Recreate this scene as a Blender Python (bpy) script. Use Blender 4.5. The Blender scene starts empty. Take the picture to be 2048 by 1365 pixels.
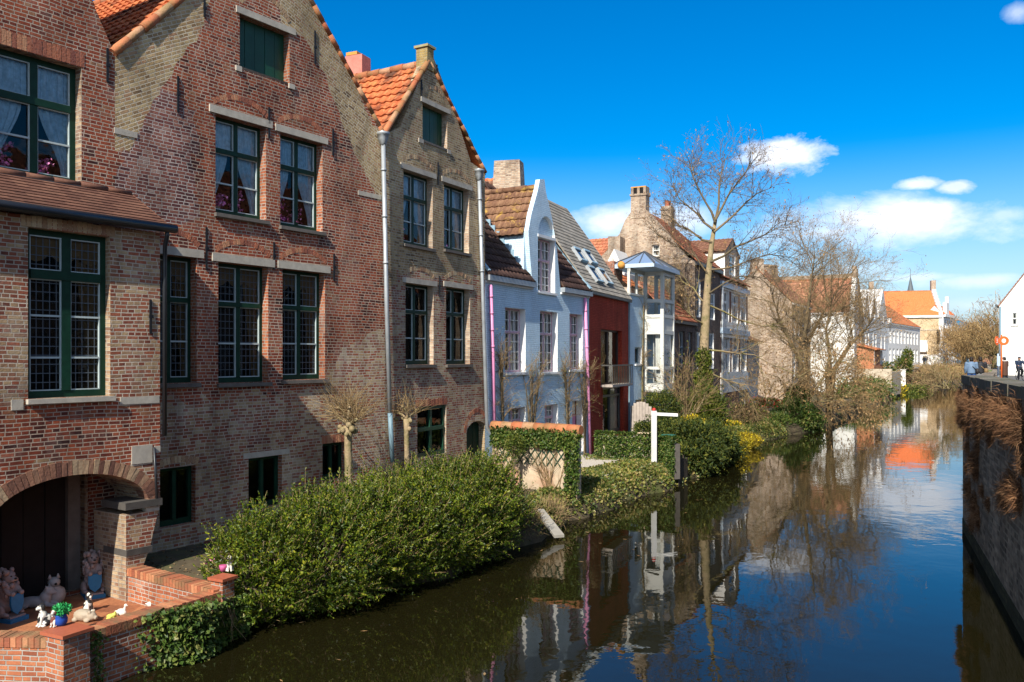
import bpy, bmesh, math, random
import numpy as np
from mathutils import Vector, Matrix
from mathutils.geometry import delaunay_2d_cdt
random.seed(7); rng = np.random.default_rng(7)
PI = math.pi
S = bpy.context.scene
COL = S.collection

# ------------------------------------------------------------------ measuring
FPX, CX, HY, EYE = 1700.0, 1024.0, 716.0, 4.0      # lens, horizon and eye height of the photograph

class Fac:
    """vertical plane from (x0,y0) to (x1,y1); n looks out of the wall"""
    def __init__(s, x0, y0, x1, y1):
        s.p = (x0, y0); s.L = math.hypot(x1-x0, y1-y0)
        s.a = ((x1-x0)/s.L, (y1-y0)/s.L); s.n = (s.a[1], -s.a[0])
    def sz(s, u, v, o=0.0):
        k = (u-CX)/FPX; px = s.p[0]+s.n[0]*o; py = s.p[1]+s.n[1]*o
        t = (k*py-px)/(s.a[0]-k*s.a[1]); Y = py+s.a[1]*t
        return t, EYE+(HY-v)/FPX*Y
    def pt(s, t, z, o=0.0):
        return (s.p[0]+s.a[0]*t+s.n[0]*o, s.p[1]+s.a[1]*t+s.n[1]*o, z)
    def off(s, o, t0=0, t1=None):
        t1 = s.L if t1 is None else t1
        a = s.pt(t0, 0, o); b = s.pt(t1, 0, o)
        return Fac(a[0], a[1], b[0], b[1])
    def rect(s, TL, TR, BR, BL, rv=0, o=0):
        p = [s.sz(*q, o) for q in (TL, (TR[0]+rv, TR[1]+rv*.25), (BR[0]+rv, BR[1]), BL)]
        return ((p[0][0]+p[3][0])/2, (p[1][0]+p[2][0])/2, (p[2][1]+p[3][1])/2, (s.sz(*TL, o)[1]+s.sz(*TR, o)[1])/2)

def at_z(u, v, z):
    Y = FPX*(EYE-z)/(v-HY); return ((u-CX)/FPX*Y, Y, z)
def at_y(u, v, Y):
    return ((u-CX)/FPX*Y, Y, EYE+(HY-v)/FPX*Y)
def V(p): return Vector(p)

# ------------------------------------------------------------------ objects
def link(o, parent=None):
    COL.objects.link(o)
    if parent is not None: o.parent = parent
    return o
def tag(o, label=None, cat=None, group=None, kind=None):
    if label: o['label'] = label
    if cat: o['category'] = cat
    if group: o['group'] = group
    if kind: o['kind'] = kind
    return o
def thing(name, label, cat, loc, group=None):
    o = bpy.data.objects.new(name, None); o.location = loc; o.empty_display_size = .3
    link(o); return tag(o, label, cat, group)
def root_loc(o):
    while o.parent is not None: o = o.parent
    return np.array(o.location)

class MB:
    def __init__(s): s.v = []; s.f = []; s.m = []; s.mats = []; s.rot = []; s.smooth = []; s.raw = []
    def mi(s, m):
        if m not in s.mats: s.mats.append(m)
        return s.mats.index(m)
    def face(s, pts, mat, rot=0.0, smooth=False):
        b = len(s.v); s.v.extend([tuple(p) for p in pts]); s.f.append(list(range(b, b+len(pts))))
        s.m.append(s.mi(mat)); s.rot.append(rot); s.smooth.append(smooth)
    def hexa(s, P, mat, smooth=False):      # P: 8 points, 0-3 bottom ring, 4-7 top ring
        b = len(s.v); s.v.extend([tuple(p) for p in P]); k = s.mi(mat)
        for q in ((3,2,1,0), (4,5,6,7), (0,1,5,4), (1,2,6,5), (2,3,7,6), (3,0,4,7)):
            s.f.append([b+i for i in q]); s.m.append(k); s.rot.append(0); s.smooth.append(smooth)
    def box(s, fac, s0, s1, z0, z1, o0, o1, mat):
        if s1 < s0: s0, s1 = s1, s0
        if z1 < z0: z0, z1 = z1, z0
        if o1 < o0: o0, o1 = o1, o0
        c = [(s0,o0), (s0,o1), (s1,o1), (s1,o0)]
        # winding: outward normals for a,n,z frame
        s.hexa([fac.pt(a, z0, o) for a, o in c[::1]]+[fac.pt(a, z1, o) for a, o in c], mat)
    def wbox(s, c, d, mat, rz=0.0):
        f = Fac(c[0], c[1], c[0]+math.cos(rz), c[1]+math.sin(rz))
        s.box(f, -d[0]/2, d[0]/2, c[2]-d[2]/2, c[2]+d[2]/2, -d[1]/2, d[1]/2, mat)
    def beam(s, p, q, w, h, mat, up=(0,0,1)):
        p = V(p); q = V(q); d = (q-p).normalized(); up = V(up)
        x = d.cross(up)
        if x.length < 1e-4: x = d.cross(Vector((1,0,0)))
        x.normalize(); y = x.cross(d).normalized()
        A = [p-x*w/2-y*h/2, p+x*w/2-y*h/2, p+x*w/2+y*h/2, p-x*w/2+y*h/2]
        s.hexa([A[0], A[3], A[2], A[1]]+[a+(q-p) for a in (A[0], A[3], A[2], A[1])], mat)
    def tube(s, path, rad, mat, n=8, cap=True, smooth=True):
        path = [V(p) for p in path]
        if not hasattr(rad, '__len__'): rad = [rad]*len(path)
        b = len(s.v); k = s.mi(mat); px = None
        for i, p in enumerate(path):
            d = (path[min(i+1, len(path)-1)]-path[max(i-1, 0)]).normalized()
            if px is None:
                px = d.orthogonal().normalized()
            else:
                px = (px-d*px.dot(d))
                px = px.normalized() if px.length > 1e-6 else d.orthogonal().normalized()
            py = d.cross(px)
            for j in range(n):
                t = 2*PI*j/n; s.v.append(tuple(p+(px*math.cos(t)+py*math.sin(t))*rad[i]))
        for i in range(len(path)-1):
            for j in range(n):
                s.f.append([b+i*n+j, b+i*n+(j+1)%n, b+(i+1)*n+(j+1)%n, b+(i+1)*n+j]); s.m.append(k); s.rot.append(0); s.smooth.append(smooth)
        if cap:
            s.f.append([b+j for j in range(n)][::-1]); s.m.append(k); s.rot.append(0); s.smooth.append(False)
            e = b+(len(path)-1)*n
            s.f.append([e+j for j in range(n)]); s.m.append(k); s.rot.append(0); s.smooth.append(False)
    def lathe(s, c, prof, mat, n=16, sx=1, sy=1):
        b = len(s.v); k = s.mi(mat)
        for r, z in prof:
            for j in range(n):
                t = 2*PI*j/n; s.v.append((c[0]+r*sx*math.cos(t), c[1]+r*sy*math.sin(t), c[2]+z))
        for i in range(len(prof)-1):
            for j in range(n):
                s.f.append([b+i*n+j, b+i*n+(j+1)%n, b+(i+1)*n+(j+1)%n, b+(i+1)*n+j]); s.m.append(k); s.rot.append(0); s.smooth.append(True)
        s.f.append([b+j for j in range(n)][::-1]); s.m.append(k); s.rot.append(0); s.smooth.append(False)
        e = b+(len(prof)-1)*n; s.f.append([e+j for j in range(n)]); s.m.append(k); s.rot.append(0); s.smooth.append(False)
    def ball(s, c, r, mat, n=10, m=7):
        if not hasattr(r, '__len__'): r = (r, r, r)
        prof = [(max(1e-4, math.sin(PI*i/m)), -math.cos(PI*i/m)) for i in range(m+1)]
        b = len(s.v); s.lathe((0,0,0), prof, mat, n)
        for i in range(b, len(s.v)):
            p = s.v[i]; s.v[i] = (c[0]+p[0]*r[0], c[1]+p[1]*r[1], c[2]+p[2]*r[2])
    def quads(s, arr, mat):                  # arr (N,4,3) loose quads (leaves, blades)
        s.raw.append((np.asarray(arr, dtype=np.float32), s.mi(mat)))
    def panel(s, fac, outline, holes, mat, zones=(), o=0.0, reveal=0.2, rmat=None):
        pts = []; edges = []
        def add(poly):
            b = len(pts); pts.extend([Vector((p[0], p[1])) for p in poly]); n = len(poly)
            edges.extend([(b+i, b+(i+1)%n) for i in range(n)])
        add(outline)
        for h in holes: add(h)
        for z in zones: add(z[0])
        vv, _, ff, *_ = delaunay_2d_cdt(pts, edges, [], 0, 1e-5)
        for f in ff:
            c = sum((vv[i] for i in f), Vector((0, 0)))/len(f)
            if not inpoly(c, outline) or any(inpoly(c, h) for h in holes): continue
            m, r = mat, 0.0
            for z in zones:
                if inpoly(c, z[0]): m = z[1]; r = z[2] if len(z) > 2 else 0.0
            P = [vv[i] for i in f]
            ar = sum(P[i].x*P[(i+1)%3].y-P[(i+1)%3].x*P[i].y for i in range(len(P)))
            if ar < 0: P = P[::-1]
            s.face([fac.pt(p.x, p.y, o) for p in P], m, r)
        for h in holes:
            n = len(h); ar = sum(h[i][0]*h[(i+1)%n][1]-h[(i+1)%n][0]*h[i][1] for i in range(n))
            hh = h if ar > 0 else h[::-1]
            for i in range(n):
                p, q = hh[i], hh[(i+1)%n]
                s.face([fac.pt(p[0], p[1], o), fac.pt(p[0], p[1], o-reveal), fac.pt(q[0], q[1], o-reveal), fac.pt(q[0], q[1], o)], rmat or mat)
    def extrude(s, fac, outline, mat, o0=0.0, o1=-6.0, back=True, front=False):
        n = len(outline); ar = sum(outline[i][0]*outline[(i+1)%n][1]-outline[(i+1)%n][0]*outline[i][1] for i in range(n))
        P = outline if ar > 0 else outline[::-1]
        for i in range(n):
            p, q = P[i], P[(i+1)%n]
            s.face([fac.pt(p[0], p[1], o0), fac.pt(p[0], p[1], o1), fac.pt(q[0], q[1], o1), fac.pt(q[0], q[1], o0)], mat)
        if back: s.face([fac.pt(p[0], p[1], o1) for p in P[::-1]], mat)
        if front: s.face([fac.pt(p[0], p[1], o0) for p in P], mat)
    def build(s, name, parent=None, origin=None):
        if not s.f and not s.raw: return None
        raws = s.raw; nv = len(s.v)
        vs = [np.asarray(s.v, dtype=np.float64).reshape(-1, 3)]
        loops = [np.asarray([i for f in s.f for i in f], dtype=np.int32)]
        sizes = [np.asarray([len(f) for f in s.f], dtype=np.int32)]
        mi = [np.asarray(s.m, dtype=np.int32)]; sm = [np.asarray(s.smooth, dtype=bool)]
        for arr, k in raws:
            q = arr.shape[0]; w = arr.shape[1]
            vs.append(arr.reshape(-1, 3)); loops.append(np.arange(nv, nv+q*w, dtype=np.int32)); nv += q*w
            sizes.append(np.full(q, w, np.int32)); mi.append(np.full(q, k, np.int32)); sm.append(np.zeros(q, bool))
        vs = np.concatenate(vs); loops = np.concatenate(loops); sizes = np.concatenate(sizes); mi = np.concatenate(mi); sm = np.concatenate(sm)
        if parent is not None: org = root_loc(parent)
        elif origin is not None: org = np.array(origin, dtype=float)
        else:
            lo = vs.min(0); hi = vs.max(0); org = np.array([(lo[0]+hi[0])/2, (lo[1]+hi[1])/2, lo[2]])
        me = bpy.data.meshes.new(name)
        me.vertices.add(len(vs)); me.vertices.foreach_set('co', (vs-org).astype(np.float32).ravel())
        me.loops.add(len(loops)); me.loops.foreach_set('vertex_index', loops)
        st = np.concatenate([[0], np.cumsum(sizes)[:-1]]).astype(np.int32)
        me.polygons.add(len(sizes)); me.polygons.foreach_set('loop_start', st); me.polygons.foreach_set('loop_total', sizes)
        me.polygons.foreach_set('material_index', mi); me.polygons.foreach_set('use_smooth', sm)
        for m in s.mats: me.materials.append(M(m))
        # metric uv from each face's own normal (u along the wall, v up the slope)
        p0 = vs[loops[st]]; p1 = vs[loops[st+1]]; p2 = vs[loops[st+2]]; p3 = vs[loops[st+sizes-1]]
        nr = np.cross(p1-p0, p2-p0); bad = np.linalg.norm(nr, axis=1) < 1e-10
        nr[bad] = np.cross(p2-p0, p3-p0)[bad]
        nr /= np.maximum(np.linalg.norm(nr, axis=1), 1e-12)[:, None]
        t = np.cross([0, 0, 1.0], nr); tl = np.linalg.norm(t, axis=1); flat = tl < .05
        t[flat] = [1, 0, 0]; t /= np.linalg.norm(t, axis=1)[:, None]; b = np.cross(nr, t)
        rot = np.zeros(len(sizes)); rot[:len(s.rot)] = s.rot
        fi = np.repeat(np.arange(len(sizes)), sizes); P = vs[loops]
        uu = np.einsum('ij,ij->i', P, t[fi]); vv = np.einsum('ij,ij->i', P, b[fi])
        c = np.cos(rot[fi]); sn = np.sin(rot[fi])
        uv = np.stack([uu*c-vv*sn, uu*sn+vv*c], 1).astype(np.float32)
        l = me.uv_layers.new(name='UVMap'); l.data.foreach_set('uv', uv.ravel())
        me.update(calc_edges=True); me.validate()
        o = bpy.data.objects.new(name, me)
        if parent is None: o.location = org
        return link(o, parent)

def inpoly(p, poly):
    x, y = p[0], p[1]; c = False; n = len(poly)
    for i in range(n):
        x0, y0 = poly[i]; x1, y1 = poly[(i+1) % n]
        if (y0 > y) != (y1 > y) and x < (x1-x0)*(y-y0)/(y1-y0)+x0: c = not c
    return c
def R4(r): return [(r[0], r[2]), (r[1], r[2]), (r[1], r[3]), (r[0], r[3])]

# ------------------------------------------------------------------ materials
MATS = {}; MAKERS = {}
def M(n):
    if n not in MATS:
        MATS[n] = MAKERS[n](n)
    return MATS[n]
class NT:
    def __init__(s, name):
        s.mat = bpy.data.materials.new(name); s.mat.use_nodes = True
        s.t = s.mat.node_tree; s.b = s.t.nodes['Principled BSDF']; s.out = s.t.nodes['Material Output']
    def n(s, typ, **kw):
        x = s.t.nodes.new(typ)
        for k, v in kw.items():
            if k.startswith('i_'):
                kk = k[2:]; kk = int(kk) if kk.isdigit() else kk.replace('_', ' ')
                x.inputs[kk].default_value = v
            else: setattr(x, k, v)
        return x
    def l(s, a, b): s.t.links.new(a, b)
    def math(s, op, a, b=None, clamp=False):
        x = s.n('ShaderNodeMath', operation=op, use_clamp=clamp)
        for i, q in enumerate((a, b)):
            if q is None: continue
            if isinstance(q, (int, float)): x.inputs[i].default_value = q
            else: s.l(q, x.inputs[i])
        return x.outputs[0]
    def mix(s, f, a, b, mode='MIX'):
        x = s.n('ShaderNodeMixRGB', blend_type=mode)
        for i, q in enumerate((f, a, b)):
            if isinstance(q, (int, float)): x.inputs[i].default_value = q
            elif isinstance(q, (tuple, list)): x.inputs[i].default_value = (*q, 1)
            else: s.l(q, x.inputs[i])
        return x.outputs[0]
    def ramp(s, f, stops, mode='LINEAR'):
        x = s.n('ShaderNodeValToRGB'); x.color_ramp.interpolation = mode; e = x.color_ramp.elements
        while len(e) < len(stops): e.new(.5)
        for q, (p, c) in zip(e, stops):
            q.position = p; q.color = (*c, 1) if hasattr(c, '__len__') else (c, c, c, 1)
        s.l(f, x.inputs[0]); return x.outputs[0]
    def noise(s, scale, detail=3, rough=.55, vec=None, dist=0.0):
        x = s.n('ShaderNodeTexNoise', i_Scale=scale, i_Detail=detail, i_Roughness=rough, i_Distortion=dist)
        s.l(vec if vec is not None else s.pos(), x.inputs['Vector']); return x.outputs['Fac']
    def pos(s): return s.n('ShaderNodeNewGeometry').outputs['Position']
    def uv(s): return s.n('ShaderNodeUVMap', uv_map='UVMap').outputs[0]
    def bump(s, h, strength=.5, dist=.02):
        x = s.n('ShaderNodeBump', i_Strength=strength, i_Distance=dist); s.l(h, x.inputs['Height']); s.l(x.outputs[0], s.b.inputs['Normal'])
    def set(s, rough=.8, col=None, spec=.3, metal=0):
        s.b.inputs['Roughness'].default_value = rough; s.b.inputs['Specular IOR Level'].default_value = spec; s.b.inputs['Metallic'].default_value = metal
        if col is not None:
            if isinstance(col, (tuple, list)): s.b.inputs['Base Color'].default_value = (*col, 1)
            else: s.l(col, s.b.inputs['Base Color'])

def brick(name, cols, mortar=(.42,.38,.33), patch=.35, white=.25, bw=.185, rh=.059, ms=.0085, bump=.8, wcol=(.46,.42,.37), bias=0.0, dirt=1.0):
    def mk(n):
        t = NT(n); uv = t.uv()
        wob = t.n('ShaderNodeTexNoise', i_Scale=1.3, i_Detail=2.0); t.l(uv, wob.inputs['Vector'])
        off = t.n('ShaderNodeVectorMath', operation='MULTIPLY_ADD'); t.l(wob.outputs['Color'], off.inputs[0]); off.inputs[1].default_value = (.03, .05, 0); t.l(uv, off.inputs[2])
        b = t.n('ShaderNodeTexBrick', offset=.5, squash=.58, squash_frequency=2, i_Scale=1.0); b.inputs['Brick Width'].default_value = bw; b.inputs['Row Height'].default_value = rh
        b.inputs['Mortar Size'].default_value = ms; b.inputs['Mortar Smooth'].default_value = .35
        b.inputs['Color1'].default_value = (0,0,0,1); b.inputs['Color2'].default_value = (1,1,1,1); b.inputs['Mortar'].default_value = (.5,.5,.5,1)
        sq = t.n('ShaderNodeSeparateXYZ'); t.l(off.outputs[0], sq.inputs[0])
        wr = t.n('ShaderNodeTexWhiteNoise', noise_dimensions='1D'); t.l(t.math('FLOOR', t.math('DIVIDE', sq.outputs[1], rh)), wr.inputs['W'])
        cq = t.n('ShaderNodeCombineXYZ'); t.l(t.math('ADD', sq.outputs[0], t.math('MULTIPLY', wr.outputs['Value'], .19)), cq.inputs[0]); t.l(sq.outputs[1], cq.inputs[1]); t.l(cq.outputs[0], b.inputs['Vector'])
        bwn = t.n('ShaderNodeRGBToBW'); t.l(b.outputs['Color'], bwn.inputs[0])
        pn = t.noise(.9, 4, .6, dist=.4)
        pz = t.math('SUBTRACT', pn, .5); pz = t.math('MULTIPLY', pz, patch*2.6)
        k = t.math('ADD', t.math('ADD', t.math('ADD', t.math('MULTIPLY', bwn.outputs[0], .72), .12), pz), bias, True)
        c = t.ramp(k, cols)
        fine = t.noise(38, 3, .6)
        c = t.mix(.35, c, t.ramp(fine, [(.25, .35), (.75, .75)]), 'OVERLAY')
        wn = t.noise(2.1, 6, .7, dist=.6)
        wf = t.ramp(wn, [(.53, 0), (.70, 1)])
        c = t.mix(t.math('MULTIPLY', wf, white), c, wcol)
        mcol = t.mix(.6, mortar, t.ramp(t.noise(1.6, 4), [(.3, tuple(x*.45 for x in mortar)), (.7, tuple(min(1, x*1.15) for x in mortar))]))
        c = t.mix(b.outputs['Fac'], c, mcol)
        dn = t.ramp(t.noise(.55, 5, .65), [(.35, .62), (.6, 1.0)])
        c = t.mix(dirt, c, dn, 'MULTIPLY')
        vs = t.n('ShaderNodeMapping'); vs.inputs['Scale'].default_value = (2.2, .22, 1); t.l(uv, vs.inputs[0])
        c = t.mix(dirt*.8, c, t.ramp(t.noise(1.0, 5, .7, vs.outputs[0]), [(.36, .62), (.52, 1.0)]), 'MULTIPLY')
        t.set(.88, c, .2)
        h = t.math('SUBTRACT', t.math('MULTIPLY', fine, .55), b.outputs['Fac'])
        h = t.math('ADD', h, t.math('MULTIPLY', bwn.outputs[0], .35))
        t.bump(h, bump, .012); return t.mat
    MAKERS[name] = mk
RED = [(0,(.05,.016,.014)),(.16,(.14,.034,.022)),(.38,(.26,.056,.028)),(.62,(.36,.085,.038)),(.8,(.30,.095,.045)),(.92,(.33,.17,.09)),(1,(.20,.08,.055))]
TAN = [(0,(.13,.08,.045)),(.2,(.30,.19,.09)),(.45,(.42,.29,.14)),(.65,(.48,.36,.19)),(.82,(.36,.19,.10)),(1,(.52,.42,.25))]
PUR = [(0,(.06,.025,.026)),(.3,(.14,.05,.045)),(.55,(.24,.08,.06)),(.8,(.30,.13,.09)),(1,(.42,.33,.28))]
MIX = [(0,(.06,.028,.022)),(.2,(.22,.065,.04)),(.42,(.36,.115,.06)),(.58,(.27,.13,.08)),(.78,(.42,.28,.15)),(1,(.48,.37,.23))]
brick('brick_red', RED, mortar=(.55,.43,.33), white=.2, patch=.55)
brick('brick_tan', TAN, mortar=(.60,.52,.39), white=.15)
brick('brick_purple', PUR, mortar=(.55,.47,.42), white=.24)
brick('brick_bay', MIX, mortar=(.60,.51,.40), white=.28)
brick('brick_low', MIX, mortar=(.58,.50,.41), white=.45, bias=.16)
brick('brick_brown', [(0,(.10,.06,.045)),(.25,(.25,.14,.09)),(.5,(.37,.25,.15)),(.75,(.46,.34,.21)),(1,(.30,.15,.10))], mortar=(.48,.42,.34), white=.3)
brick('brick_orange', [(0,(.15,.045,.027)),(.4,(.34,.105,.05)),(.8,(.45,.165,.075)),(1,(.30,.15,.09))], mortar=(.45,.40,.34), white=.3)
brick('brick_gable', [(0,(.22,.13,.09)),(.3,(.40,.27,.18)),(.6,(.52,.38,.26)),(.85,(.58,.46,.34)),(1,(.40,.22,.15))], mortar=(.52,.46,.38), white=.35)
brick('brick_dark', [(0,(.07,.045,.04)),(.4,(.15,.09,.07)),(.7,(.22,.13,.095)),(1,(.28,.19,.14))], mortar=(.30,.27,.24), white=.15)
brick('brick_painted_red', [(0,(.46,.05,.026)),(.5,(.56,.07,.034)),(1,(.62,.095,.046))], mortar=(.38,.055,.028), patch=.15, white=.04, wcol=(.3,.09,.07))
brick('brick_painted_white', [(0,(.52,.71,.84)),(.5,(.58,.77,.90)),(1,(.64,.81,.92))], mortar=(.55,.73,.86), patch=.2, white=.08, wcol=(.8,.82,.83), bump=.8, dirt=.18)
brick('brick_yellow', [(0,(.55,.38,.20)),(.5,(.62,.45,.26)),(1,(.66,.50,.31))], mortar=(.64,.5,.34), patch=.2, white=.1, dirt=.2)
brick('brick_quay', [(0,(.07,.055,.04)),(.45,(.20,.155,.115)),(.75,(.34,.265,.19)),(1,(.48,.40,.30))], mortar=(.32,.27,.20), white=.6, wcol=(.45,.42,.34), patch=.6, bw=.3, rh=.11, ms=.02, bump=1.0)

def island(name, cols, rough=.85, bump=.4, bs=30, spec=.25, extra=None, trans=0.0, moss=None):
    """one colour per loose piece"""
    def mk(n):
        t = NT(n); r = t.n('ShaderNodeNewGeometry').outputs['Random Per Island']
        c = t.ramp(r, cols)
        nz = t.noise(bs, 3)
        c = t.mix(.4, c, t.ramp(nz, [(.25, .3), (.75, .75)]), 'OVERLAY')
        if trans: c = t.mix(1.0, c, t.ramp(t.noise(1.3, 4, .6), [(.36, (.62,.66,.7)), (.62, (1.08,1.04,1.0))]), 'MULTIPLY')
        if moss: c = t.mix(t.ramp(t.noise(2.6, 5, .7), [(.45, 0), (.62, .75)]), c, moss)
        t.set(rough, c, spec)
        if bump: t.bump(nz, bump, .02)
        if trans:
            tr = t.n('ShaderNodeBsdfTranslucent'); t.l(t.mix(1.0, c, (1.0, .95, .45), 'MULTIPLY'), tr.inputs[0])
            ms = t.n('ShaderNodeMixShader'); ms.inputs[0].default_value = trans
            t.l(t.b.outputs[0], ms.inputs[1]); t.l(tr.outputs[0], ms.inputs[2]); t.l(ms.outputs[0], t.out.inputs[0])
        return t.mat
    MAKERS[name] = mk
island('voussoir_red', [(0,(.20,.07,.05)),(.5,(.36,.13,.07)),(1,(.44,.22,.12))])
island('voussoir_tan', [(0,(.24,.13,.08)),(.5,(.38,.26,.15)),(1,(.46,.35,.22))])
island('coping_brick', [(0,(.22,.07,.04)),(.5,(.38,.125,.06)),(1,(.44,.20,.10))], moss=(.16,.12,.06))
island('ridge_orange', [(0,(.34,.10,.045)),(.6,(.46,.17,.075)),(1,(.42,.24,.14))], moss=(.22,.15,.06))
island('bush_leaf', [(0,(.020,.046,.005)),(.45,(.075,.130,.008)),(.82,(.18,.235,.012)),(1,(.32,.32,.03))], .45, 0, spec=.4, trans=.32)
island('ivy_leaf', [(0,(.025,.055,.010)),(.5,(.065,.12,.018)),(.85,(.14,.18,.035)),(1,(.24,.22,.07))], .5, 0, spec=.3, trans=.18)
island('ivy_cover_leaf', [(0,(.04,.07,.012)),(.4,(.11,.15,.025)),(.7,(.24,.23,.05)),(1,(.34,.25,.10))], .5, 0, spec=.4, trans=.15)
island('conifer_leaf', [(0,(.015,.032,.008)),(.55,(.05,.075,.012)),(1,(.15,.15,.02))], .6, 0, trans=.1)
island('gold_leaf', [(0,(.12,.10,.008)),(.6,(.26,.20,.015)),(1,(.42,.32,.03))], .5, 0, trans=.2)
island('green_shrub_leaf', [(0,(.04,.07,.010)),(.6,(.09,.12,.016)),(1,(.22,.22,.04))], .5, 0, trans=.2)
island('yellow_petal', [(0,(.55,.38,.01)),(1,(.75,.58,.03))], .6, 0, trans=.2)
island('red_petal', [(0,(.45,.03,.03)),(1,(.6,.08,.06))], .6, 0)
island('pink_petal', [(0,(.60,.10,.32)),(1,(.75,.30,.50))], .6, 0)
island('dry_leaf', [(0,(.20,.11,.045)),(.6,(.38,.23,.10)),(1,(.50,.34,.17))], .7, 0, trans=.2)
island('dry_grass', [(0,(.06,.03,.015)),(.5,(.19,.09,.042)),(1,(.36,.20,.10))], .8, 0, trans=.1)
island('litter', [(0,(.06,.04,.02)),(.5,(.14,.09,.045)),(1,(.25,.18,.09))], .9, 0)
island('bark', [(0,(.20,.145,.08)),(1,(.28,.21,.12))], .9, .8, 14, moss=(.20,.20,.05))
island('bark_sunny', [(0,(.25,.185,.105)),(1,(.33,.25,.15))], .9, 1.0, 16, moss=(.14,.13,.05))
island('bark_dark', [(0,(.10,.077,.045)),(1,(.18,.135,.078))], .9, .8, 14)
island('twig_tan', [(0,(.20,.13,.06)),(1,(.34,.24,.12))], .9, 0)
island('twig_dark', [(0,(.18,.12,.06)),(1,(.33,.23,.12))], .9, 0)
island('willow_twig', [(0,(.16,.10,.04)),(.5,(.26,.16,.07)),(1,(.33,.23,.10))], .9, 0)

def plain(name, col, rough=.7, var=.15, scale=6, bump=.15, spec=.3, metal=0, dirt=None):
    def mk(n):
        t = NT(n); nz = t.noise(scale, 4, .6)
        c = t.mix(1.0, col, t.ramp(nz, [(.3, 1-var), (.7, 1+var*.4)]), 'MULTIPLY')
        if dirt:
            d = t.ramp(t.noise(scale*.35, 5, .7), [(.48, 0), (.68, 1)]); c = t.mix(t.math('MULTIPLY', d, dirt[1]), c, dirt[0])
        t.set(rough, c, spec, metal)
        if bump: t.bump(t.noise(scale*7, 3), bump, .005)
        return t.mat
    MAKERS[name] = mk
plain('green_paint', (.006,.036,.020), .5, .3, 9, .1, .22)
plain('green_paint_light', (.012,.060,.034), .4, .25, 9, .1, .5)
plain('shutter_green', (.007,.055,.026), .45, .3, 3, .15, .4)
plain('bead_paint', (.42,.50,.50), .5, .1, 8, 0)
plain('white_paint', (.78,.78,.76), .5, .08, 4, .05, dirt=((.5,.48,.42), .3))
plain('pink_paint', (.66,.26,.44), .45, .12, 5, .05)
plain('pink_frame', (.55,.34,.42), .5, .1, 5, .05)
plain('white_render', (.76,.75,.70), .85, .08, 2, .25, dirt=((.42,.38,.30), .35))
plain('white_plain', (.72,.71,.68), .8, .05, 2, .1, dirt=((.55,.52,.46), .15))
plain('grey_render', (.58,.57,.53), .85, .1, 2, .2, dirt=((.36,.33,.28), .4))
plain('beige_render', (.52,.44,.33), .9, .2, 1.5, .3, dirt=((.26,.22,.16), .6))
plain('stone', (.44,.40,.33), .85, .2, 7, .3, dirt=((.27,.25,.22), .55))
plain('stone_dark', (.13,.115,.10), .85, .25, 6, .4)
plain('iron', (.012,.013,.015), .55, .2, 12, .2)
plain('gutter_black', (.018,.020,.024), .4, .2, 8, .1, .5)
plain('zinc', (.34,.37,.39), .5, .2, 3, .1, .5, .35, dirt=((.55,.56,.55), .35))
plain('pipe_blue', (.16,.25,.30), .5, .15, 5, .1)
plain('lead', (.26,.40,.50), .55, .25, 5, .2)
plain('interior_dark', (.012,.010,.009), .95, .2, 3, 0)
plain('interior_warm', (.05,.035,.025), .95, .3, 2, 0)
plain('lace', (.44,.62,.74), .9, .3, 14, .1)  # blue of the sky mirrored in the panes is put into the lace colour
plain('curtain_warm', (.13,.08,.035), .9, .25, 7, .1)
plain('curtain_pink', (.52,.22,.28), .9, .25, 7, .1)
plain('curtain_white', (.68,.67,.63), .9, .15, 6, .1)
plain('door_dark', (.012,.010,.010), .8, .3, 5, .1)
plain('wood_grey', (.42,.36,.31), .85, .25, 5, .3)
plain('wood_pale', (.55,.42,.28), .75, .2, 6, .2)
plain('brown_frame', (.06,.042,.034), .5, .2, 6, .1)
plain('steel_grey', (.10,.10,.095), .45, .2, 6, .1, .5, .3)
plain('cream_frame', (.60,.60,.55), .5, .06, 4, .05)
plain('cornice_blue', (.42,.52,.62), .6, .1, 5, .1)
plain('pavement', (.26,.24,.22), .9, .2, 1.2, .3)
plain('asphalt', (.11,.105,.10), .9, .2, .8, .3)
plain('gravel', (.50,.45,.38), .95, .3, 26, .8)
plain('soil', (.085,.066,.038), .95, .5, 3, .8, dirt=((.09,.11,.025), .8))
plain('grass', (.10,.16,.02), .9, .3, 3, .5)
plain('concrete', (.27,.255,.22), .9, .2, 3, .4)
plain('skin', (.52,.30,.20), .6, .1, 5, 0)
plain('sign_orange', (.72,.12,.02), .45, .05, 5, 0)
plain('sign_white', (.75,.72,.68), .5, .05, 5, 0)
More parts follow.
